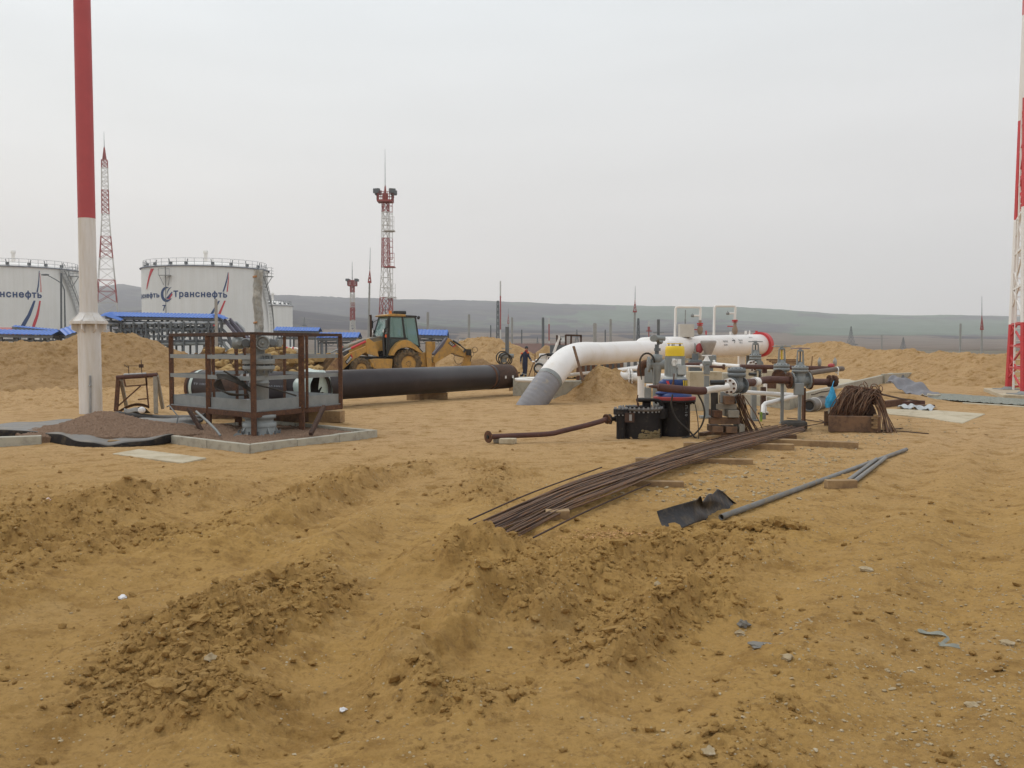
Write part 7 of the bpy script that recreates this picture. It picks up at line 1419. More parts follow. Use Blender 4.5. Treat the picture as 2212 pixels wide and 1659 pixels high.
b = B(); b.torus(HW_(1320, 410, 20.9), (1, .2, 0), S(6.5, 21), .012, 20, 6); b.tube([HW_(1330, 425, 20.7), HW_(1332, 460, 20.7)], .012, 6); solo('white_rope', b, LETW, 'white rope tied round the brownish pipe end', 'rope')
wpipe('rusty pipe between the nearest valve and its end flange', [HW_(1045, 528, 18.75), HW_(1235, 530, 19.0)], S(7.2, 18.8), RUSTP, 'rusty_pipe', flanges=[(HW_(1048, 525, 18.72), (1, .12, 0), S(17, 18.7)), (HW_(1245, 520, 19), (1, .12, 0), S(13, 19)), (HW_(1285, 520, 19.05), (1, .12, 0), S(13, 19)), (HW_(1305, 520, 19.1), (1, .12, 0), S(12, 19))], fm=RUST)
wpipe('rusty stub under the long pipe near the smaller valve', [HW_(590, 390, 21.8), HW_(592, 440, 21.8)], S(5.5, 21.8), RUSTP, 'rusty_pipe')
wpipe('dark stub pipe near the foot of the smaller valve', [HW_(440, 450, 20.5), HW_(500, 452, 20.6)], S(3.6, 20.5), DKGL, flanges=[(HW_(545, 450, 20.8), (1, -.3, 0), S(9, 20.8))])
b = B(); a = HW_(45, 535, 16.2); b.cyl(a, a + Vector((.25, .02, 0)), .045, n=12); b.cyl(a + Vector((.25, .02, 0)), HW_(140, 540, 16.3), .012, n=8); solo('black_actuator', b, DKGL, 'small black lever box left of the white bolted flange', 'valve lever')
# white line dropping to the ground
wpipe('thin white pipe that bends down to a yellow-green end cap', [HW_(350, 630, 19.4), HW_(880, 660, 20.6), HW_(905, 663, 20.7)], .045)
t = wpipe('short white pipe that bends down to a yellow-green cap on the clay', [HW_(905, 665, 20.7), HW_(740, 712, 20.0), HW_(640, 738, 19.6), HW_(600, 748, 19.5), HW_(580, 770, 19.4), HW_(576, 850, 19.3)], .05)
b = B(); b.cyl(HW_(574, 850, 19.3), HW_(571, 905, 19.3), .065, n=14); mk('end_cap', b, GREYP, t); b = B(); b.box(HW_(556, 880, 19.24), (.045, .03, .2)); mk('yellow_tag', b, mat('tag_yellow_green', (.45, .5, .03), (.1, .25, .08), scale=12), t)
# small grey valve with white wheel
Ys = 21.6; c_ = Vector((W(1527, 745, Ys).x, Ys, 0)); zs = lambda y: W(1527, y, Ys).z; ss = lambda p: S(p, Ys); t = thing('small_valve', 'small grey valve with a white handwheel on a grey post, beneath the wrapped funnel', 'valve', c_)
b = B(); b.box(c_ + Z * zs(812) * .5, (ss(10), ss(8), zs(812))); b.box((c_.x, c_.y, .02), (.3, .3, .05)); mk('post', b, GREYP, t)
b = B(); b.box(c_ + Z * zs(799), (ss(13), ss(10), ss(20))); b.box(c_ + Z * zs(783.5), (ss(18), ss(14), ss(8))); mk('body', b, GREYP, t, bev=.02)
b = B(); b.lathe([(ss(8), zs(780)), (ss(5), zs(775)), (ss(2.5), zs(768))], c_, n=16); b.torus(c_ + Z * zs(768), (0, 0, 1), ss(10), ss(1), 28, 6); b.bar(c_ + Z * zs(768) - Vector((ss(10), 0, 0)), c_ + Z * zs(768) + Vector((ss(10), 0, 0)), ss(1.4)); mk('handwheel', b, WHITEP, t)
wpipe('thin white pipe stub left of the small valve', [WF(1050, 800, 21.4), WF(1235, 803, 21.6)], S(1.9, 21.5), flanges=[(WF(1238, 800, 21.6), (1, 0, 0), S(5, 21.5))])
wpipe('rusty pipe stub right of the yellow-capped motor', [WF(1045, 790, 23), WF(1075, 782, 23), WF(1240, 778, 23.4)], S(4.2, 23), RUSTP, 'rusty_pipe')
# grey motor valve behind small valve
b = B(); c2_ = WF(1165, 760, 25); b.box(c2_ - Z * .1, (.34, .25, .36)); b.cyl(c2_, c2_ + Z * .25, .09, n=14); b.box((c2_.x, c2_.y, c2_.z * .4), (.25, .25, c2_.z * .8)); solo('grey_valve_block', b, GREYD, 'dark grey valve housing half hidden behind the small white-wheeled valve', 'valve', bev=.03)
b = B(); c2_ = WF(1345, 690, 25.2); b.box(c2_ - Z * .12, (.28, .25, .34)); b.box((c2_.x, c2_.y, c2_.z * .4), (.14, .14, c2_.z * .8)); solo('grey_valve_block', b, GREYP, 'light grey valve housing under the dusty wrapped funnel', 'valve', bev=.03)
b = B(); c2_ = WF(605, 895, 26); b.box(c2_, (.34, .3, .5)); b.box((c2_.x, c2_.y, c2_.z * .3), (.2, .2, c2_.z * .6)); solo('grey_valve_block', b, GREYP, 'squat grey valve housing right of the white upright pipe', 'valve', bev=.04)
# steel legs and beams beyond
for lab, x, yt, Yy, w_, m_ in (('rusty short post between the thick rusty pipe and the vessel', 1650, 836, 22.5, 9, RUSTD), ('grey post beneath the white coupling', 1629, 832, 20.6, 10, GREYP), ('white angled stand beyond the white coupling', 1654, 829, 23, 5, WHITEP), ('rusty channel post behind the tyre', 1738, 838, 19.3, 4, RUST)):
    z_ = W(x, yt, Yy).z; b = B(); b.box((W(x, 745, Yy).x, Yy, z_ / 2), (S(w_, Yy), .14, z_)); b.box((W(x, 745, Yy).x, Yy, .02), (S(w_ * 1.8, Yy), .3, .05)); solo('steel_post', b, m_, lab, 'post')
b = B(); b.box(HW_(935, 600, 18.4), (.18, .12, .24)); solo('grey_switch_box', b, GREYP, 'small grey box fixed to the nearest valve post', 'switch box', bev=.012)
b = B(); b.bar(HW_(600, 560, 23.5), HW_(690, 565, 23.6), .16); solo('rusty_beam', b, RUST, 'short rusty beam end beside the second valve post', 'beam')
# blue bag
b = B()
def bagf(u, v):
    a = u * 2 * math.pi; w_ = .05 + .95 * min(1, (1 - v) * 1.9) ** .8; w_ = (.12 + .88 * min(1., (1 - v) * 1.4)); r_ = .125 * w_ * (1 + .09 * math.sin(a * 4 + v * 9) + .07 * math.sin(a * 7 - v * 13)); top = HW_(1272, 575, 18.6); bot = HW_(1268, 782, 18.6)
    return bot.lerp(top, v) + Vector((r_ * math.cos(a), r_ * .6 * math.sin(a), .015 * math.sin(a * 3)))
b.grid(bagf, 36, 24); b.tube([HW_(1272, 580, 18.6), HW_(1280, 545, 18.7), HW_(1290, 520, 18.9)], .008, 5); solo('blue_bag', b, BAGM, 'bright blue plastic bag hanging from the end flange', 'bag')
b = B(); b.bar(HW_(1245, 785, 18.9), HW_(1243, 850, 18.9), .1, .02); b.bar(HW_(1270, 790, 18.9), HW_(1262, 855, 18.9), .012); solo('white_lath', b, WOODG, 'pale lath standing under the blue bag', 'lath')
# timber crib under the valve
gx4 = lambda x, y: W(x, y, 16.9); t = None
crib = [((1538, 1606, 932, 945), WOODD, 'bottom broad board of the timber stack'), ((1533, 1556, 918, 932), WOODD, 'lower left block end of the timber stack'), ((1562, 1586, 919, 933), WOODD, 'lower middle block of the timber stack'), ((1590, 1602, 915, 932), WOODG, 'lower right block end of the timber stack'),
        ((1530, 1594, 901, 915), WOODD, 'long dark beam across the middle of the timber stack'), ((1537, 1554, 885, 900), RUST, 'rusty brown block upper left in the timber stack'), ((1567, 1590, 884, 900), WOODG, 'grey brown block upper right in the timber stack'), ((1545, 1590, 872, 884), WOODG, 'grey board on top of the timber stack'), ((1560, 1580, 854, 872), WOODD, 'topmost upright wedge of the timber stack under the valve')]
for (x0, x1, y0, y1), m_, lab in crib:
    a, c_ = gx4(x0, y1), gx4(x1, y0); b = B(); dp = .5 if (x1 - x0) < 40 else .16; b.box(((a.x + c_.x) / 2, 16.9 + (0 if dp > .3 else (-.08 if y0 > 890 else .0)), (max(a.z, 0) + c_.z) / 2), (c_.x - a.x, dp, c_.z - max(a.z, 0) - .004)); solo('timber_block', b, m_, lab, 'timber', 'timbers stacked under the valve', bev=.008)
b = B(); b.cyl(gx4(1543, 848) , gx4(1544, 905), .065, n=14); solo('black_tube', b, RUBBER, 'black upright tube left of the timber stack', 'tube')
b = B(); c_ = gx4(1565, 858); b.box(c_, (.14, .1, .2)); solo('grey_switch_box', b, GREYP, 'little grey box on the timber stack top under the white flange', 'switch box', bev=.01)
# bar bundle leaning on the stack
rs = np.random.RandomState(12)
for i in range(34):
    u = rs.rand(); b = B(); top = W(1575 + 32 * u, 848 + 6 * rs.rand() + 8 * (1 - u), 16.75 + .25 * rs.rand()); ft = G(1605 + 48 * u ** 1.2 + 4 * rs.randn(), 938 + 3 * rs.rand()); ft.z = .01
    mid = top.lerp(ft, .5) + Vector((.03 * rs.randn() - .03, .03 * rs.randn(), .02)); b.tube([top, mid, ft], .0095, 5); solo('leaning_rod', b, REBAR if i % 3 else RUST, 'rusty reinforcing bar in the sheaf leaning against the timber stack', 'steel bar', 'bars leaning on the timber stack')
# ------------------------------------------------------------------ coil of bars in a box
t = thing('bar_coil', 'big tangled coil of rusty reinforcing bars heaped in a timber crate', 'coil of bars', (W(1845, 920, 18.9).x, 18.9, 0)); rs = np.random.RandomState(4); cxp = W(1843, 905, 18.9)
for layer in range(2):
    b = B()
    for i in range(190):
        u = rs.rand(); x0 = 1826 + 62 * u; d0 = 18.25 + .9 * rs.rand(); hgt = (72 - 10 * u) * (.72 + .28 * rs.rand()); k_ = 16 + 22 * rs.rand(); q_ = lambda s_: s_ * rs.randn()
        P = [W(x0 - k_ + q_(3), 903 - 6 * rs.rand(), d0 - .2), W(x0 - k_ * .75 + q_(4), 903 - hgt * .35, d0 - .22 + q_(.05)), W(x0 - k_ * .35 + q_(5), 903 - hgt * .72, d0 - .15), W(x0 + q_(5), 903 - hgt * .97, d0), W(x0 + k_ * .35 + q_(4), 903 - hgt * .97, d0 + .15), W(x0 + k_ * .5 + q_(5), 903 - hgt * .6, d0 + .3)]
        b.tube(catmull(P, 3), .0085, 4)
    mk('bar_strands', b, REBAR if layer else RUST, t)
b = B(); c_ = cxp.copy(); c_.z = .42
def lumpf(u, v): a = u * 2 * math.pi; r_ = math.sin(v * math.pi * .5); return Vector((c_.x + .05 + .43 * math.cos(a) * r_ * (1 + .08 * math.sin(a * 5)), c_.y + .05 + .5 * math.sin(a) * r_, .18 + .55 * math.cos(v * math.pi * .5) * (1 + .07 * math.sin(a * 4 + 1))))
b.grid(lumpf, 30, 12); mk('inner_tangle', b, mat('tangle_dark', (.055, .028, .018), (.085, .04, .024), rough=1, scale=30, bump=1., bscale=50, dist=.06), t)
b = B()
for i in range(9):
    q = W(1862 + 5 * i + 3 * rs.randn(), 842 + 4 * rs.randn(), 18.5 + .6 * rs.rand()); b.torus(q, (rs.randn(), .5, rs.randn() * .3), .05 + .04 * rs.rand(), .009, 18, 5)
mk('loop_ends', b, REBAR, t)
for i in range(26):
    u = rs.rand(); b = B(); top = W(1872 + 22 * u, 842 + 14 * rs.rand(), 18.4 + .5 * rs.rand()); m1_ = W(1890 + 16 * u, 868 + 5 * rs.randn(), 18.3); ft = G(1893 + 38 * u + 3 * rs.randn(), 934 + 2 * rs.rand()); ft.z = .012
    b.tube(catmull([top, m1_, W(1898 + 20 * u, 898, 18.2), ft], 3), .009, 5); solo('hanging_rod', b, REBAR if i % 2 else RUST, 'rusty bar spilling down the side of the tangled coil', 'steel bar', 'bars spilling from the coil')
t = thing('timber_crate', 'open crate of thick dark planks holding the tangled coil', 'crate', (W(1840, 926, 18.0).x, 18.0, 0)); zc2 = W(1840, 899, 18.0).z
a, c_ = W(1786, 926, 18.1), W(1890, 926, 18.1)
for nm, p0, p1, th_ in (('front_plank', Vector((a.x, 18.0, 0)), Vector((c_.x, 17.85, 0)), .09), ('back_plank', Vector((a.x + .35, 19.3, 0)), Vector((c_.x, 19.2, 0)), .07), ('side_plank', Vector((c_.x, 17.9, 0)), Vector((c_.x + .3, 19.2, 0)), .07)):
    b = B(); b.bar(p0 + Z * (zc2 * .5 + .01), p1 + Z * (zc2 * .5 + .01), th_, zc2); mk(nm, b, WOODD, t, bev=.012)
b = B(); q = W(1888, 912, 17.8)
for k in range(6): b.box(q + Vector((.02 * (k % 2), -.02, -.1 + .045 * k)), (.07, .1, .035), rz=.3 * (-1) ** k)
mk('splintered_end', b, WOOD, t)
for k, ((x0, y0), (x1, y1)) in enumerate((((1770, 909), (1786, 916)), ((1850, 930), (1905, 936)), ((1890, 931), (2006, 939)), ((1700, 905), (1785, 915)), ((1900, 934), (1950, 927)))):
    b = B(); p0, p1 = G(x0, y0), G(x1, y1); b.tube([p0 + Z * .02, p0.lerp(p1, .5) + Z * .03, p1 + Z * .02], .011, 5); solo('loose_rod', b, RUSTD, ['thin rod stub before the left crate corner', 'rusty rod at the crate right corner', 'long rusty rod pointing right of the crate', 'thin rod from the tyre to the crate', 'short bent rod right of the crate'][k], 'steel bar', 'loose rods near the crate')
# ------------------------------------------------------------------ long kerb walls, rolls and sheets
def wall(label, A_, B_, h, th_, m, n=5, name='concrete_kerb', gap=.01):
    A_ = Vector((A_[0], A_[1], 0)); B_ = Vector((B_[0], B_[1], 0)); t = thing(name, label, 'kerb', ((A_ + B_) / 2)); d_ = (B_ - A_).normalized()
    for k in range(n): b = B(); p0 = A_.lerp(B_, k / n) + d_ * gap; p1 = A_.lerp(B_, (k + 1) / n) - d_ * gap; b.bar(p0 + Z * (h / 2 - .04), p1 + Z * (h / 2 - .04), th_, h + .08); mk('kerb_slab', b, m, t, bev=.012)
k0 = G(1640, 897); k1 = G(1981, 806)
wall('long concrete kerb running away to the right behind the coil', (G(1700, 886).x, G(1700, 886).y), (k1.x, k1.y), .36, .15, CONC, 7)
k2 = G(1828, 803); wall('far concrete kerb wall beneath the clay bank', (k1.x - .1, k1.y + .2), (k2.x - 1.5, k2.y + 2), .42, .15, CONC, 3)
k3, k4 = G(1828, 806), G(1833, 823); wall('short inner concrete wall past the brownish pipe end', (k3.x - 3.8, k3.y - 15), (k3.x - .2, k3.y - 11.5), .42, .2, CONC, 1)
k5 = G(1598, 871); wall('low grey kerb passing behind the posts of the valves', (k5.x, k5.y), (G(1700, 884).x, G(1700, 884).y), .28, .15, CONC, 3)
k6 = G(1490, 863); wall('low grey kerb behind the drum, towards the timber stack', (G(1470, 866).x, G(1470, 866).y), (k5.x, k5.y), .25, .15, GREYP, 2)
b = B(); q = [G(1800, 818), G(1900, 812), G(1935, 818), G(1790, 852)]; b.prism([p - Z * .05 for p in q], (0, 0, .07)); solo('pale_floor', b, CONCY, 'pale bedding layer inside the concrete kerbs', 'floor slab')
# rolled membrane
a = HW_(1040, 705, 23.3); e_ = HW_(1230, 655, 25.2); a.z = .17; e_.z = .17; d_ = (e_ - a).normalized(); t = thing('membrane_roll', 'thick roll of black membrane with its dark open end beside the kerb', 'membrane roll', (a.x, a.y, 0)); b = B(); b.lathe([(.08, .2), (.12, .0), (.165, .0), (.17, .1), (.165, 1.9)], a, d_, 32, True, True); mk('outer_wraps', b, MEMB, t); b = B(); b.cyl(a + d_ * .02, a + d_ * .26, .115, n=24); b.lathe([(.155, -.01), (.155, .01), (.09, .02), (.08, .2)], a, d_, 28, True, False); mk('core', b, DKGL, t)
for s_ in (.6, 1.5): b = B(); b.torus(a + d_ * s_, d_, .17, .009, 32, 6); mk('strap', b, LETW, t)
b = B(); b.grid(lambda u, v: HW_(1060 + 190 * u, 655 - 45 * u + 8 * v + 3 * math.sin(u * 9), 24.2 + .6 * v), 14, 4); solo('membrane_flap', b, MEMK, 'dark loose flap of membrane on top of the thick roll', 'membrane sheet', solid=.01)
# big grey sheet on the slope
IW = lambda zx, zy: (1762 + zx / 4.916, 711.6 + zy / 4.916)
top_e = [(780, 515, 33), (850, 490, 33.5), (930, 520, 33.5), (1030, 535, 33.4), (1120, 575, 33), (1200, 625, 32.5), (1300, 680, 31.8), (1340, 700, 31.5)]
bot_e = [(750, 570, 31.5), (830, 590, 31.2), (900, 630, 30.6), (950, 660, 30), (1000, 700, 29.4), (1045, 735, 29), (1120, 740, 29), (1200, 745, 29)]
b = B()
def shf(u, v):
    w_ = u * (len(top_e) - 1); i = min(int(w_), len(top_e) - 2); f_ = w_ - i; T = [top_e[i][k] * (1 - f_) + top_e[i + 1][k] * f_ for k in range(3)]; Bo = [bot_e[i][k] * (1 - f_) + bot_e[i + 1][k] * f_ for k in range(3)]
    p = W(*IW(Bo[0] * (1 - v) + T[0] * v, Bo[1] * (1 - v) + T[1] * v), Bo[2] * (1 - v) + T[2] * v); p.z += .06 * math.sin(u * 14 + v * 3) * math.sin(v * 5 + 1) + .05 * math.sin(u * 23 - v * 6); return p
b.grid(shf, 60, 20); solo('grey_sheet', b, mat('sheet_purple_grey', (.16, .155, .17), (.12, .115, .13), rough=.5, scale=2, bump=.2, bscale=8), 'large crumpled grey membrane draped over the clay beside the far kerb', 'membrane sheet', solid=.015)
b = B(); b.grid(lambda u, v: W(*IW(860 + 150 * u, 520 - 45 * math.exp(-((u - .45) / .12) ** 2) * v + 5 * u), 33.6 + .3 * v), 24, 5); solo('dark_flap', b, MEMK, 'pointed dark flap sticking up behind the draped grey sheet', 'membrane sheet', solid=.01)
b = B(); rs = np.random.RandomState(31)
b.grid(lambda u, v: W(*IW(1050 + 160 * u, 735 - 45 * math.sin(u * math.pi) * (1 - v) + 6 * math.sin(u * 21 + v * 4)), 28.9 + .4 * v), 20, 6); b.tube([W(*IW(1190, 690), 29), W(*IW(1250, 700), 29), W(*IW(1320, 695), 29)], .03, 6); solo('pale_wrapping', b, mat('pale_foam', (.62, .55, .43), (.5, .45, .36), rough=.8, scale=9, bump=.6), 'crumpled pale wrapping at the foot of the draped grey sheet', 'wrapping', solid=.02)
wf_ = lambda zx, zy, z=0.: G(*IW(zx, zy), z)
b = B(); b.bar(wf_(715, 795, .09), wf_(950, 765, .09), .14, .17); solo('rusty_channel', b, RUST, 'long rusty channel lying right of the coil', 'steel channel', bev=.01)
b = B(); b.bar(wf_(950, 790, .07), wf_(1140, 780, .07), .14, .14); solo('rusty_channel', b, RUSTP, 'shorter rusty channel continuing towards the pale wrapping', 'steel channel', bev=.01)
b = B(); b.tube([W(*IW(700, 688), 19.5), W(*IW(900, 735), 23), wf_(1140, 765, .1)], .022, 6); solo('long_rod', b, RUSTD, 'dark rod slanting down from the coil to the rusty channels', 'steel bar')
b = B(); b.bar(wf_(1040, 812, .04), wf_(1260, 812, .04), .12, .07); solo('brown_board', b, WOODD, 'brown board on the crinkled pale sheeting', 'board', bev=.01)
b = B(); c0_ = [wf_(860, 830, .03), wf_(960, 808, .05), wf_(1100, 822, .06), wf_(1290, 825, .04)]; c1_ = [wf_(880, 840, .03), wf_(1000, 848, .02), wf_(1150, 862, .02), wf_(1230, 864, .03)]
def crf(u, v): p = sheetfn(c1_, c0_)(u, v); p.z += .03 * math.sin(u * 18 + v * 5) + .02 * math.sin(u * 31) + .03; return p
b.grid(crf, 40, 8); solo('crinkled_sheet', b, mat('silver_sheet', (.46, .49, .50), (.36, .39, .41), rough=.4, scale=6, bump=.5, bscale=12), 'crinkled silvery sheet lying before the rusty channels', 'sheeting', solid=.01)
b = B(); b.prism([p - Z * .05 for p in (wf_(700, 850), wf_(1300, 868), wf_(1800, 905), wf_(1560, 1005), wf_(1400, 985), wf_(1200, 945), wf_(780, 905))], (0, 0, .075)); solo('concrete_slab', b, CONCY, 'broad pale concrete slab strip right of the coil', 'slab', bev=.015)
# gravel strip past the sheet
rs = np.random.RandomState(77); STG = mat('grey_green_gravel', (.30, .30, .26), (.24, .25, .22), rough=.95, scale=20, bump=.6)
def gfn(U, V):
    A0 = wf_(1180, 745); A1 = wf_(2600, 845); B0 = wf_(1320, 690); B1 = wf_(2600, 790)
    X = (A0.x * (1 - U) + A1.x * U) * (1 - V) + (B0.x * (1 - U) + B1.x * U) * V; Y = (A0.y * (1 - U) + A1.y * U) * (1 - V) + (B0.y * (1 - U) + B1.y * U) * V; return X, Y, .03 + .07 * np.sin(V * np.pi) * np.clip(U * 8, 0, 1) + 0 * X
gravel_sheet('gravel_strip', gfn, 220, STG, 'strip of grey green gravel leading to the red lattice leg', .03, seed=9)
b = B(); b.prism([p - Z * .03 for p in (wf_(1560, 780), wf_(2700, 850), wf_(2700, 862), wf_(1560, 788))], (0, 0, .05)); solo('pale_path', b, CONCY, 'thin pale strip of dust beside the grey green gravel', 'slab')
# ------------------------------------------------------------------ red and white mast at the frame edge
m0 = W(2174, 846, 31.5); m0.z = 0; Ym = 31.5; t = thing('lattice_mast', 'tall red and white lattice mast on a concrete pad, leaning legs rising out of view', 'lattice mast', (m0.x + 1.6, 31, 0))
segs = [(838, 701, REDP), (701, 475, WHITEP), (475, 261, REDP), (261, 32, WHITEP), (32, -240, REDP)]
xl = lambda y: np.interp(y, [-240, 0, 261, 475, 701, 838], [2216, 2211, 2200.5, 2191.5, 2180, 2172])
P1c = W(2178, 838, 33.0); mc_ = P1c + Vector((-.36, -.933, 0)) * 1.8 + Vector((.933, -.36, 0)) * 1.8; Ym = 33.0
def legp(k, y):
    q = W(float(xl(y)) + 6, y, 33.0); d_ = Vector((q.x - mc_.x, q.y - mc_.y, 0)); r_ = Matrix.Rotation(k * math.pi / 2, 3, 'Z') @ d_
    return Vector((mc_.x + r_.x, mc_.y + r_.y, q.z))
for ya, yb_, m_ in segs:
    b = B(); wl_ = .16
    for k in range(4): b.bar(legp(k, ya), legp(k, yb_), wl_)
    n = 3; 
    for i in range(n):
        u0, u1 = ya + (yb_ - ya) * i / n, ya + (yb_ - ya) * (i + 1) / n
        for k in range(4):
            k2 = (k + 1) % 4; b.bar(legp(k, u1), legp(k2, u1), .07); b.bar(legp(k, u0), legp(k2, u1), .055) if i % 2 else b.bar(legp(k2, u0), legp(k, u1), .055)
            um = (u0 + u1) / 2; b.bar(legp(k, um), legp(k, u0).lerp(legp(k2, u0), .5) if i % 2 else legp(k, u1).lerp(legp(k2, u1), .5), .05)
    mk('mast_section', b, m_, t)
b = B(); p0 = legp(0, 838)
for y in range(-200, 838, 13): q = legp(0, y).lerp(legp(1, y), .35); b.bar(q, q + Vector((.45, 0, 0)), .03)
b.bar(legp(0, 838).lerp(legp(1, 838), .35), legp(0, -200).lerp(legp(1, -200), .35), .05); b.bar(legp(0, 838).lerp(legp(1, 838), .35) + Vector((.45, 0, 0)), legp(0, -200).lerp(legp(1, -200), .35) + Vector((.45, 0, 0)), .05); mk('ladder', b, WHITEP, t)
for k in range(4): q = legp(k, 838); b = B(); b.lathe([(.30, 0.10), (.28, .14), (.14, .22), (.12, q.z + .02)], (q.x, q.y, 0), n=4, smooth=False); b.box((q.x, q.y, .12), (.75, .75, .05)); mk('foot_shoe', b, GREYP, t)
b = B(); b.box((mc_.x, mc_.y, .02), (5.0, 5.0, .2), rz=-.36); mk('pad', b, CONCY, t, bev=.02)
# ------------------------------------------------------------------ items in the middle distance, centre
Yv = 38; c_ = W(1088, 787, Yv); t = thing('post_valve', 'grey valve head hung with black cable coils, left of the walking worker', 'valve', (c_.x, c_.y, 0)); sv2 = lambda p: S(p, Yv)
b = B(); b.cyl((c_.x + sv2(6), Yv, 0), (c_.x + sv2(6), Yv, c_.z), sv2(6), n=14); mk('post', b, GREYP, t); b = B(); b.cyl(W(1095.5, 765, Yv), W(1095.5, 706, Yv), sv2(4.1), n=12); mk('stem_tube', b, GREYD, t)
b = B(); h_ = W(1088, 769, Yv); b.ell(h_, (sv2(12), .2, sv2(8)), 2); b.cyl(h_ - Vector((sv2(10), .1, 0)), h_ + Vector((sv2(22), -.1, 0)), sv2(5), n=14); b.cyl(h_ + Vector((0, 0, -sv2(14))), h_, sv2(7), n=14); mk('motor_head', b, GREYP, t)
b = B(); b.bar(W(1084, 753.5, Yv), W(1106, 753.5, Yv), .03); mk('crossbar', b, GREYP, t)
for k in range(3): b = B(); b.torus(W(1090 + 4 * (k - 1), 773 + 2 * k, Yv - .25), (.15 * (k - 1), 1, 0), sv2(14 - k), .025, 28, 6); mk('cable_coil', b, RUBBER, t)
# barrier line with rods beside worker
b = B(); b.cyl(W(1150, 781.5, 47), W(1190, 782.5, 46), .045, n=8); solo('white_rail', b, WHITEP, 'white rail just right of the worker', 'rail')
for k, (x0, y0, x1, y1) in enumerate(((1153, 783, 1141, 816), (1156, 762, 1155, 818), (1173, 777, 1172, 800))): b = B(); b.bar(W(x0, y0, 46.5), W(x1, y1, 46.5), .045 if k else .06); solo('stake', b, WOODD, ['wooden stake leaning by the walking worker', 'thin upright stake right of the worker', 'short stake under the white rail'][k], 'stake', 'stakes beside the worker')
# compressor-like unit behind pipe bend
c_ = W(1188, 795, 45); t = thing('site_machine', 'small white and black site machine behind the pipe bend', 'machine', (c_.x, c_.y, 0)); b = B(); b.box(c_ + Vector((-.2, 0, .15)), (1.0, .8, .55)); b.box(c_ + Vector((-.35, -.1, .55)), (.35, .5, .3)); mk('housing', b, TANKW, t, bev=.04)
b = B(); b.box(c_ + Vector((.35, -.1, .55)), (1.0, .6, .35)); b.torus(c_ + Vector((-.55, -.5, .0)), (0, 1, 0), .22, .05, 24, 8); b.tube([c_ + Vector((-.7, -.4, .3)), c_ + Vector((-.45, -.5, .6)), c_ + Vector((-.1, -.5, .7)), c_ + Vector((.6, -.5, .5))], .04, 8); mk('engine', b, DKGL, t, bev=.02)
b = B(); b.bar(c_ + Vector((-.15, -.45, .1)), c_ + Vector((-.15, -.45, .55)), .05); b.bar(c_ + Vector((-.15, -.45, .55)), c_ + Vector((.45, -.45, .55)), .05); b.bar(c_ + Vector((.45, -.45, .55)), c_ + Vector((.45, -.45, .1)), .05); mk('white_guard', b, WHITEP, t)
c_ = W(1210, 770, 47); t = thing('rough_frame', 'dark angular frame with a slanting white tube above the pipe bend', 'frame', (c_.x, c_.y, 0)); b = B()
for q in (((1203, 792), (1203, 724)), ((1209, 792), (1209, 726)), ((1222, 765), (1222, 723)), ((1255, 760), (1255, 724)), ((1222, 724), (1256, 725)), ((1233, 760), (1234, 724))): b.bar(W(*q[0], 47), W(*q[1], 47), .09)
mk('uprights', b, RUSTD, t); b = B(); b.bar(W(1188, 785, 46.8), W(1209, 726, 47), .10); mk('slanting_tube', b, WHITEP, t); b = B(); b.box(W(1205, 775, 47.2), (.8, .5, 1.4)); mk('grey_box', b, GREYD, t)
heap('earth_mound', [C(1228, 750, 49), C(1245, 747, 49), C(1255, 752, 49)], 'small rough earth pile behind the top of the white bend', slope=.7, n=90, seed=41, flatw=.3)
# people-made bits on the far right edge: bottles and rag on the rusty pipe
for k, (zx, m_, lab) in enumerate(((1145, GFILM, 'clear plastic bottle on the long pipe behind the nearest valve'), (1300, GFILM, 'clear bottle standing at the brownish pipe end'), (1265, REDF, 'small orange red rag between two bottles'), (1060, WOOD, 'short pale stick standing on the long rusty pipe'))):
    b = B(); p = HW_(zx, 362, 22.2)
    if k < 2: b.lathe([(.001, 0), (.04, .01), (.045, .12), (.035, .16), (.015, .19), (.015, .21)], p - Z * .02, n=14)
    elif k == 2: b.ell(p, (.09, .06, .05), 2)
    else: b.bar(p - Z * .03, p + Vector((.03, 0, .22)), .04, .03)
    solo(('plastic_bottle', 'plastic_bottle', 'rag', 'stick')[k], b, m_, lab, ('bottle', 'bottle', 'rag', 'stick')[k])
# stacked boards and frames behind, on the right of the vessel
rs = np.random.RandomState(15)
for k in range(6):
    a = HW_(620 + 15 * k, 305 + 8 * k, 40 - k); c_ = HW_(900 + 18 * (k % 3), 308 + 9 * k, 41 - k); b = B(); b.bar(a, c_, .12, .07); solo('long_board', b, WOOD if k % 2 else RUST, ['topmost thin board of the pile beyond the valves', 'second board of the pile beyond the valves', 'third board of the pile beyond the valves', 'fourth board of the pile beyond the valves', 'fifth board of the pile beyond the valves', 'lowest board of the pile beyond the valves'][k], 'board', 'boards piled beyond the valves')
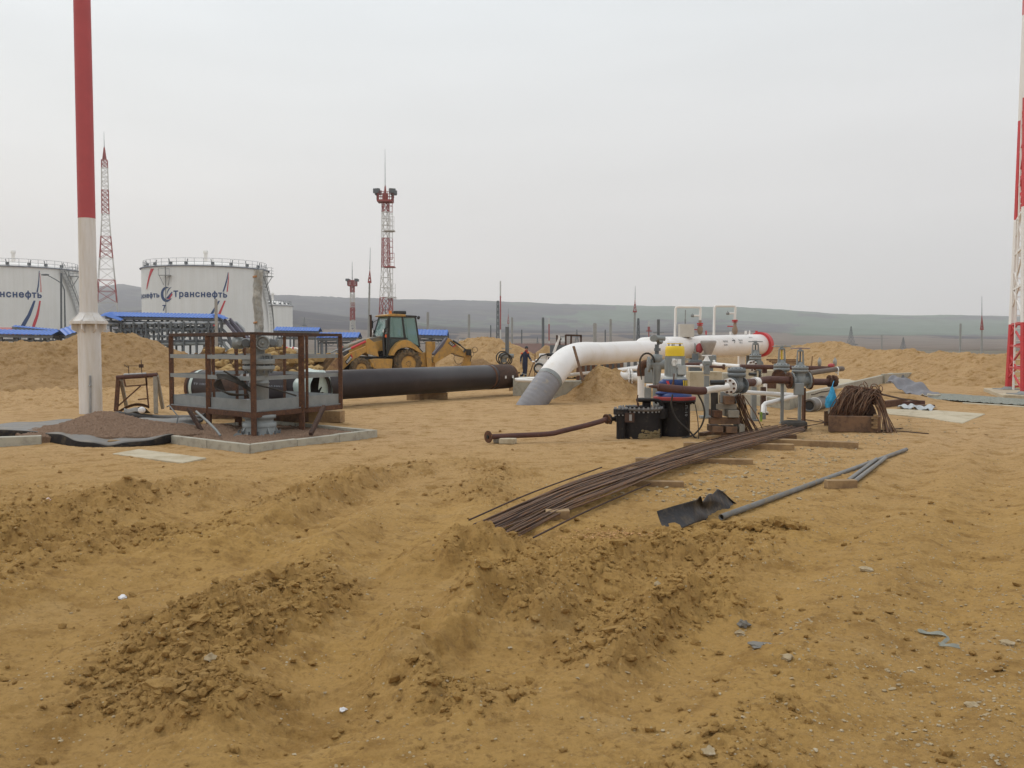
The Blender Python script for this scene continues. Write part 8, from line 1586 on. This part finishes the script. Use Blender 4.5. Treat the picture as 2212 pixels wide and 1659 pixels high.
# ================================================================== FOREGROUND ITEMS
# sleepers under the bar bundle
for k, (x0, x1, y, w_, m_, lab) in enumerate(((1180, 1232, 1127, .12, WOOD, 'short pale block under the near end of the long bars'), (1250, 1480, 1052, .10, WOOD, 'thin sleeper under the long bars, second from the near end'), (1375, 1630, 1004, .12, WOOD, 'sleeper with pointed end under the middle of the long bars'), (1480, 1720, 971, .14, WOOD, 'sleeper before the timber stack'), (1640, 1862, 962, .16, WOOD, 'thick squared timber reaching right past the long bars'), (1545, 1725, 948, .13, WOODD, 'far dark timber under the long bars'))):
    a, c_ = G(x0, y), G(x1, y + (3 if k else 0) + (6 if k == 4 else 0)); a.z = hz(a.x, a.y) + w_ * .25; c_.z = hz(c_.x, c_.y) + w_ * .25
    a.y += w_; c_.y += w_; b = B(); b.bar(a, c_, w_ * 1.15, w_ * .9); solo('sleeper', b, m_, lab, 'sleeper', 'timbers under the long bars', bev=.008)
for k, (x0, y0, x1, y1) in enumerate(((1515, 938, 1575, 925), (1530, 946, 1590, 934))): b = B(); a, c_ = G(x0, y0, .04), G(x1, y1, .06); b.bar(a, c_, .1, .06); solo('loose_board', b, WOODD if k == 0 else WOOD, ('dark board slanting under the timber stack', 'pale board slanting under the timber stack')[k], 'board', bev=.006)
rs = np.random.RandomState(99); n = 60
NL, NR = Vector(G(1018, 1138)), Vector(G(1104, 1160)); ML, MR = G(1275, 1031, .09), G(1322, 1074, .09); M2L, M2R = G(1500, 961, .11), G(1530, 996, .11); FL, FR = G(1655, 934), G(1745, 948)
prev = None
for i in range(n):
    u = i / (n - 1); u = min(1, max(0, u + .03 * rs.randn())); u2 = min(1, max(0, u * .8 + .2 * rs.rand())); u3 = min(1, max(0, u * .5 + .5 * rs.rand())); lay = (i % 3) * .017
    e0 = .25 * rs.rand(); P0_ = NL.lerp(NR, u); P1_ = ML.lerp(MR, u2); d_ = (P1_ - P0_).normalized(); P0_ = P0_ + d_ * (.55 * rs.rand() ** 2)
    P0_.z = hz(P0_.x, P0_.y) + .03 + lay + .05 * u * 0; P1_.z = .105 + lay; P2_ = M2L.lerp(M2R, u3); P2_.z = .125 + lay; P3_ = FL.lerp(FR, u3); P3_.z = .12 + lay; P3_ = P3_ + (P3_ - P2_).normalized() * (.5 * rs.rand())
    P05 = P0_.lerp(P1_, .45); P05.z = .065 + lay
    b = B(); b.tube(catmull([P0_, P05, P1_, P2_, P3_], 4), .0066, 6); solo('long_bar', b, REBAR if i % 4 else RUSTD, 'long rusty reinforcing bar in the bundle laid across the clay', 'steel bar', 'long bars in the bundle on the ground')
for k, (pts, lab) in enumerate((([(1152, 1173), (1280, 1108), (1420, 1046)], 'single dark bar lying apart from the near end of the bundle'), ([(1420, 1010), (1600, 960), (1802, 924)], 'long single bar running on past the far end of the bundle'), ([(1013, 1131), (1150, 1078), (1300, 1025)], 'outermost bar along the far edge of the bundle'))):
    b = B(); P = [GP(x, y, .03 + (.08 if k == 1 else .02 * k)) for x, y in pts]; b.tube(catmull(P, 4), .0085, 6); solo('loose_bar', b, RUSTD, lab, 'steel bar')
# grey pipes on the right
a, c_ = W(1558, 1117, 8.95), GP(1958, 975, .05); c_.z = hz(c_.x, c_.y) + .04; t = thing('grey_tube', 'long thin grey steel tube slanting away with its open end by the black scrap', 'tube', (a.x, a.y, a.z - .03)); b = B(); d_ = (c_ - a).normalized(); L_ = (c_ - a).length
GT = mat('tube_grey', (.23, .225, .215), (.17, .165, .155), rough=.55, metal=.2, scale=5, bump=.1, c3=(.28, .22, .14), t3=.6, s3=5)
b.lathe([(.024, .12), (.024, 0), (.030, 0), (.030, L_), (.024, L_)], a, d_, 20, True, True); mk('tube_wall', b, GT, t); b = B(); b.cyl(a + d_ * .03, a + d_ * .14, .0235, n=16); mk('bore', b, DKGL, t)
for k, (x0, y0, x1, y1) in enumerate(((1832, 1048, 1893, 1000), (1843, 1051, 1913, 995))): b = B(); p0, p1 = GP(x0, y0, .05), GP(x1, y1, .045); b.cyl(p0, p1, .026, n=16); solo('grey_tube', b, GT, ('inner short grey tube beside the long one', 'outer short grey tube whose near end meets the timber block')[k], 'tube', 'short grey tubes')
p_ = G(1820, 1056); b = B(); b.box((p_.x, p_.y + .06, hz(p_.x, p_.y) + .045), (.36, .12, .10), rz=.05); solo('timber_block', b, WOOD, 'pale squared block at the near ends of the short grey tubes', 'timber', bev=.006)
# black scrap
fr = [G(1436, 1150, .04), G(1462, 1146, .05), G(1500, 1130, .06), W(1530, 1122, 9.15), W(1562, 1113, 9.45), W(1596, 1104, 9.75)]
bk = [GP(1419, 1106, .07), GP(1455, 1098, .10), GP(1500, 1087, .17), GP(1524, 1085, .20), GP(1552, 1070, .16), GP(1590, 1100, .05)]
bk = [W(1419, 1104, 8.36), W(1455, 1093, 8.45), W(1500, 1081, 8.62), W(1515, 1082, 8.95), W(1556, 1063, 9.6), W(1600, 1092, 10.1)]
def scr(u, v): p = sheetfn(fr, bk)(u, v); p.z += (.05 * abs(math.sin(u * 17 + v * 3)) * abs(math.sin(v * 4 + u * 9)) - .01) * v * min(1, max(0, (u - .42) * 8)) + .035 * math.exp(-((u - .52) / .03) ** 2) * v; p.y += .06 * math.sin(v * 3.1) + .05 * math.sin(u * 11) * v * (u > .5); p.x += .02 * math.sin(v * 7 + u * 13) * (u > .45) ; return p
b = B(); b.grid(scr, 50, 18); solo('black_scrap', b, mat('scrap_black', (.03, .028, .03), (.02, .018, .02), rough=.55, spec=.3, scale=5, bump=.35, bscale=16, c3=(.13, .095, .055), t3=.6, s3=7, sharp=.25), 'stiff black membrane scrap half buried in the clay at the tube end', 'membrane scrap', solid=.006)
# litter
def crumple(label, px, py, r_, m=PAPER, name='paper_scrap', cat='litter', seed=0, flat=.6):
    p = GP(px, py, r_ * flat * .5); rs_ = np.random.RandomState(seed); v, f = ICO[2]; b = B(); b.add([p + Vector((q[0] * r_ * (1 + .5 * rs_.randn() * .5), q[1] * r_ * (1 + .25 * rs_.randn()), q[2] * r_ * flat * (1 + .3 * rs_.randn()))) for q in v], f); solo(name, b, m, label, cat)
crumple('crumpled white paper lying on bare clay, centre left', 265, 1268, .030, seed=1)
crumple('small red and white wrapper near the far left ridge', 103, 1091, .035, m=mat('wrapper', (.75, .7, .7), (.45, .1, .12), scale=30), seed=2)
crumple('whitish pebble-like scrap in the rut bed near the bottom', 740, 1499, .018, m=PAPER, seed=3)
SR = mat('grey_stone', (.20, .185, .16), (.155, .145, .13), rough=.9, scale=9, bump=.3)
for k, (x, y, r_, fl_, lab, m_) in enumerate(((1606, 1338, .035, .7, 'fist-sized grey stone right of the second clay ridge', SR), (1598, 1352, .028, .7, 'brown stone touching the fist-sized grey one', STONEM), (1640, 1400, .06, .18, 'flat dark grey patch of stone in the track', SR), (455, 1455, .03, .7, 'pale stone among the left clods', STONEM), (1870, 1240, .05, .35, 'flat pale stone slab right of the track ridge', STONEM), (1420, 1243, .025, .6, 'pale stone in the middle rut', STONEM), (2175, 1390, .04, .4, 'pale flat stone near the right frame edge', STONEM), (1530, 1640, .03, .5, 'pale rock at the very bottom of the picture', STONEM), (2100, 1515, .035, .4, 'pale grey rock low on the right', STONEM), (1700, 1432, .03, .6, 'brown rock on the smooth track', STONEM))):
    crumple(lab, x, y, r_, m=m_, name='stone', cat='stone', seed=20 + k, flat=fl_)
# strip of tape
P = [(1985, 1353), (2005, 1354), (2035, 1357), (2052, 1366), (2038, 1376), (2030, 1384), (2050, 1388), (2075, 1390)]; P = catmull([GP(x, y, .012) for x, y in P], 4); b = B()
vs = []
for i, p in enumerate(P): vs += [p, p + Vector((.004, .028, .010 + .006 * math.sin(i)))]
b.add(vs, [[2 * i, 2 * i + 1, 2 * i + 3, 2 * i + 2] for i in range(len(P) - 1)]); solo('tape_strip', b, mat('dull_tape', (.25, .255, .21), (.20, .20, .165), rough=.5), 'twisted grey green strip of tape on the right track', 'tape', solid=.003)
b = B(); b.grid(lambda u, v: GP(1375 + 60 * u, 1030 - 12 * v, .02) , 2, 2) if False else None
p_ = G(1330, 1030)
q0 = G(1358, 1013 + 20); 
rs = np.random.RandomState(2)
# wood shavings
def shav():
    c_ = G(1330, 1160); n_ = 420; P_ = []; F_ = []; 
    for i in range(n_):
        x = c_.x + .42 * rs.randn() * .6; y = c_.y + .16 * rs.randn(); z = hz(x, y) + .006; a = rs.rand() * 6.28; l_ = .012 + .014 * rs.rand(); w_ = .005; dx, dy = math.cos(a), math.sin(a); k = len(P_)
        P_.extend([(x - dx * l_, y - dy * l_, z), (x + dy * w_, y - dx * w_, z + .004), (x + dx * l_, y + dy * l_, z + .003), (x - dy * w_, y + dx * w_, z + .005)]); F_.append([k, k + 1, k + 2, k + 3])
    b = B(); b.add(P_, F_); o = mk('wood_shavings', b, mat('shavings', (.62, .36, .16), (.5, .28, .12), bump=0)); meta(o, 'orange wood shavings sprinkled before the bar bundle', kind='stuff')
shav()
# ================================================================== haze: the air between here and the hills
hb_ = B(); hb_.box((0, 1700, 249), (7600, 5600, 502))
def haze_mat():
    m = bpy.data.materials.new('haze_air'); m.use_nodes = True; nt = m.node_tree; nt.nodes.clear()
    o = nt.nodes.new('ShaderNodeOutputMaterial'); v = nt.nodes.new('ShaderNodeVolumePrincipled'); v.inputs['Density'].default_value = HAZE; v.inputs['Color'].default_value = (.965, .965, .985, 1); v.inputs['Anisotropy'].default_value = .2
    nt.links.new(v.outputs[0], o.inputs['Volume']); return m
HAZE = 2.5e-4
haze = meta(mk('haze', hb_, haze_mat()), 'thin grey haze', kind='stuff')
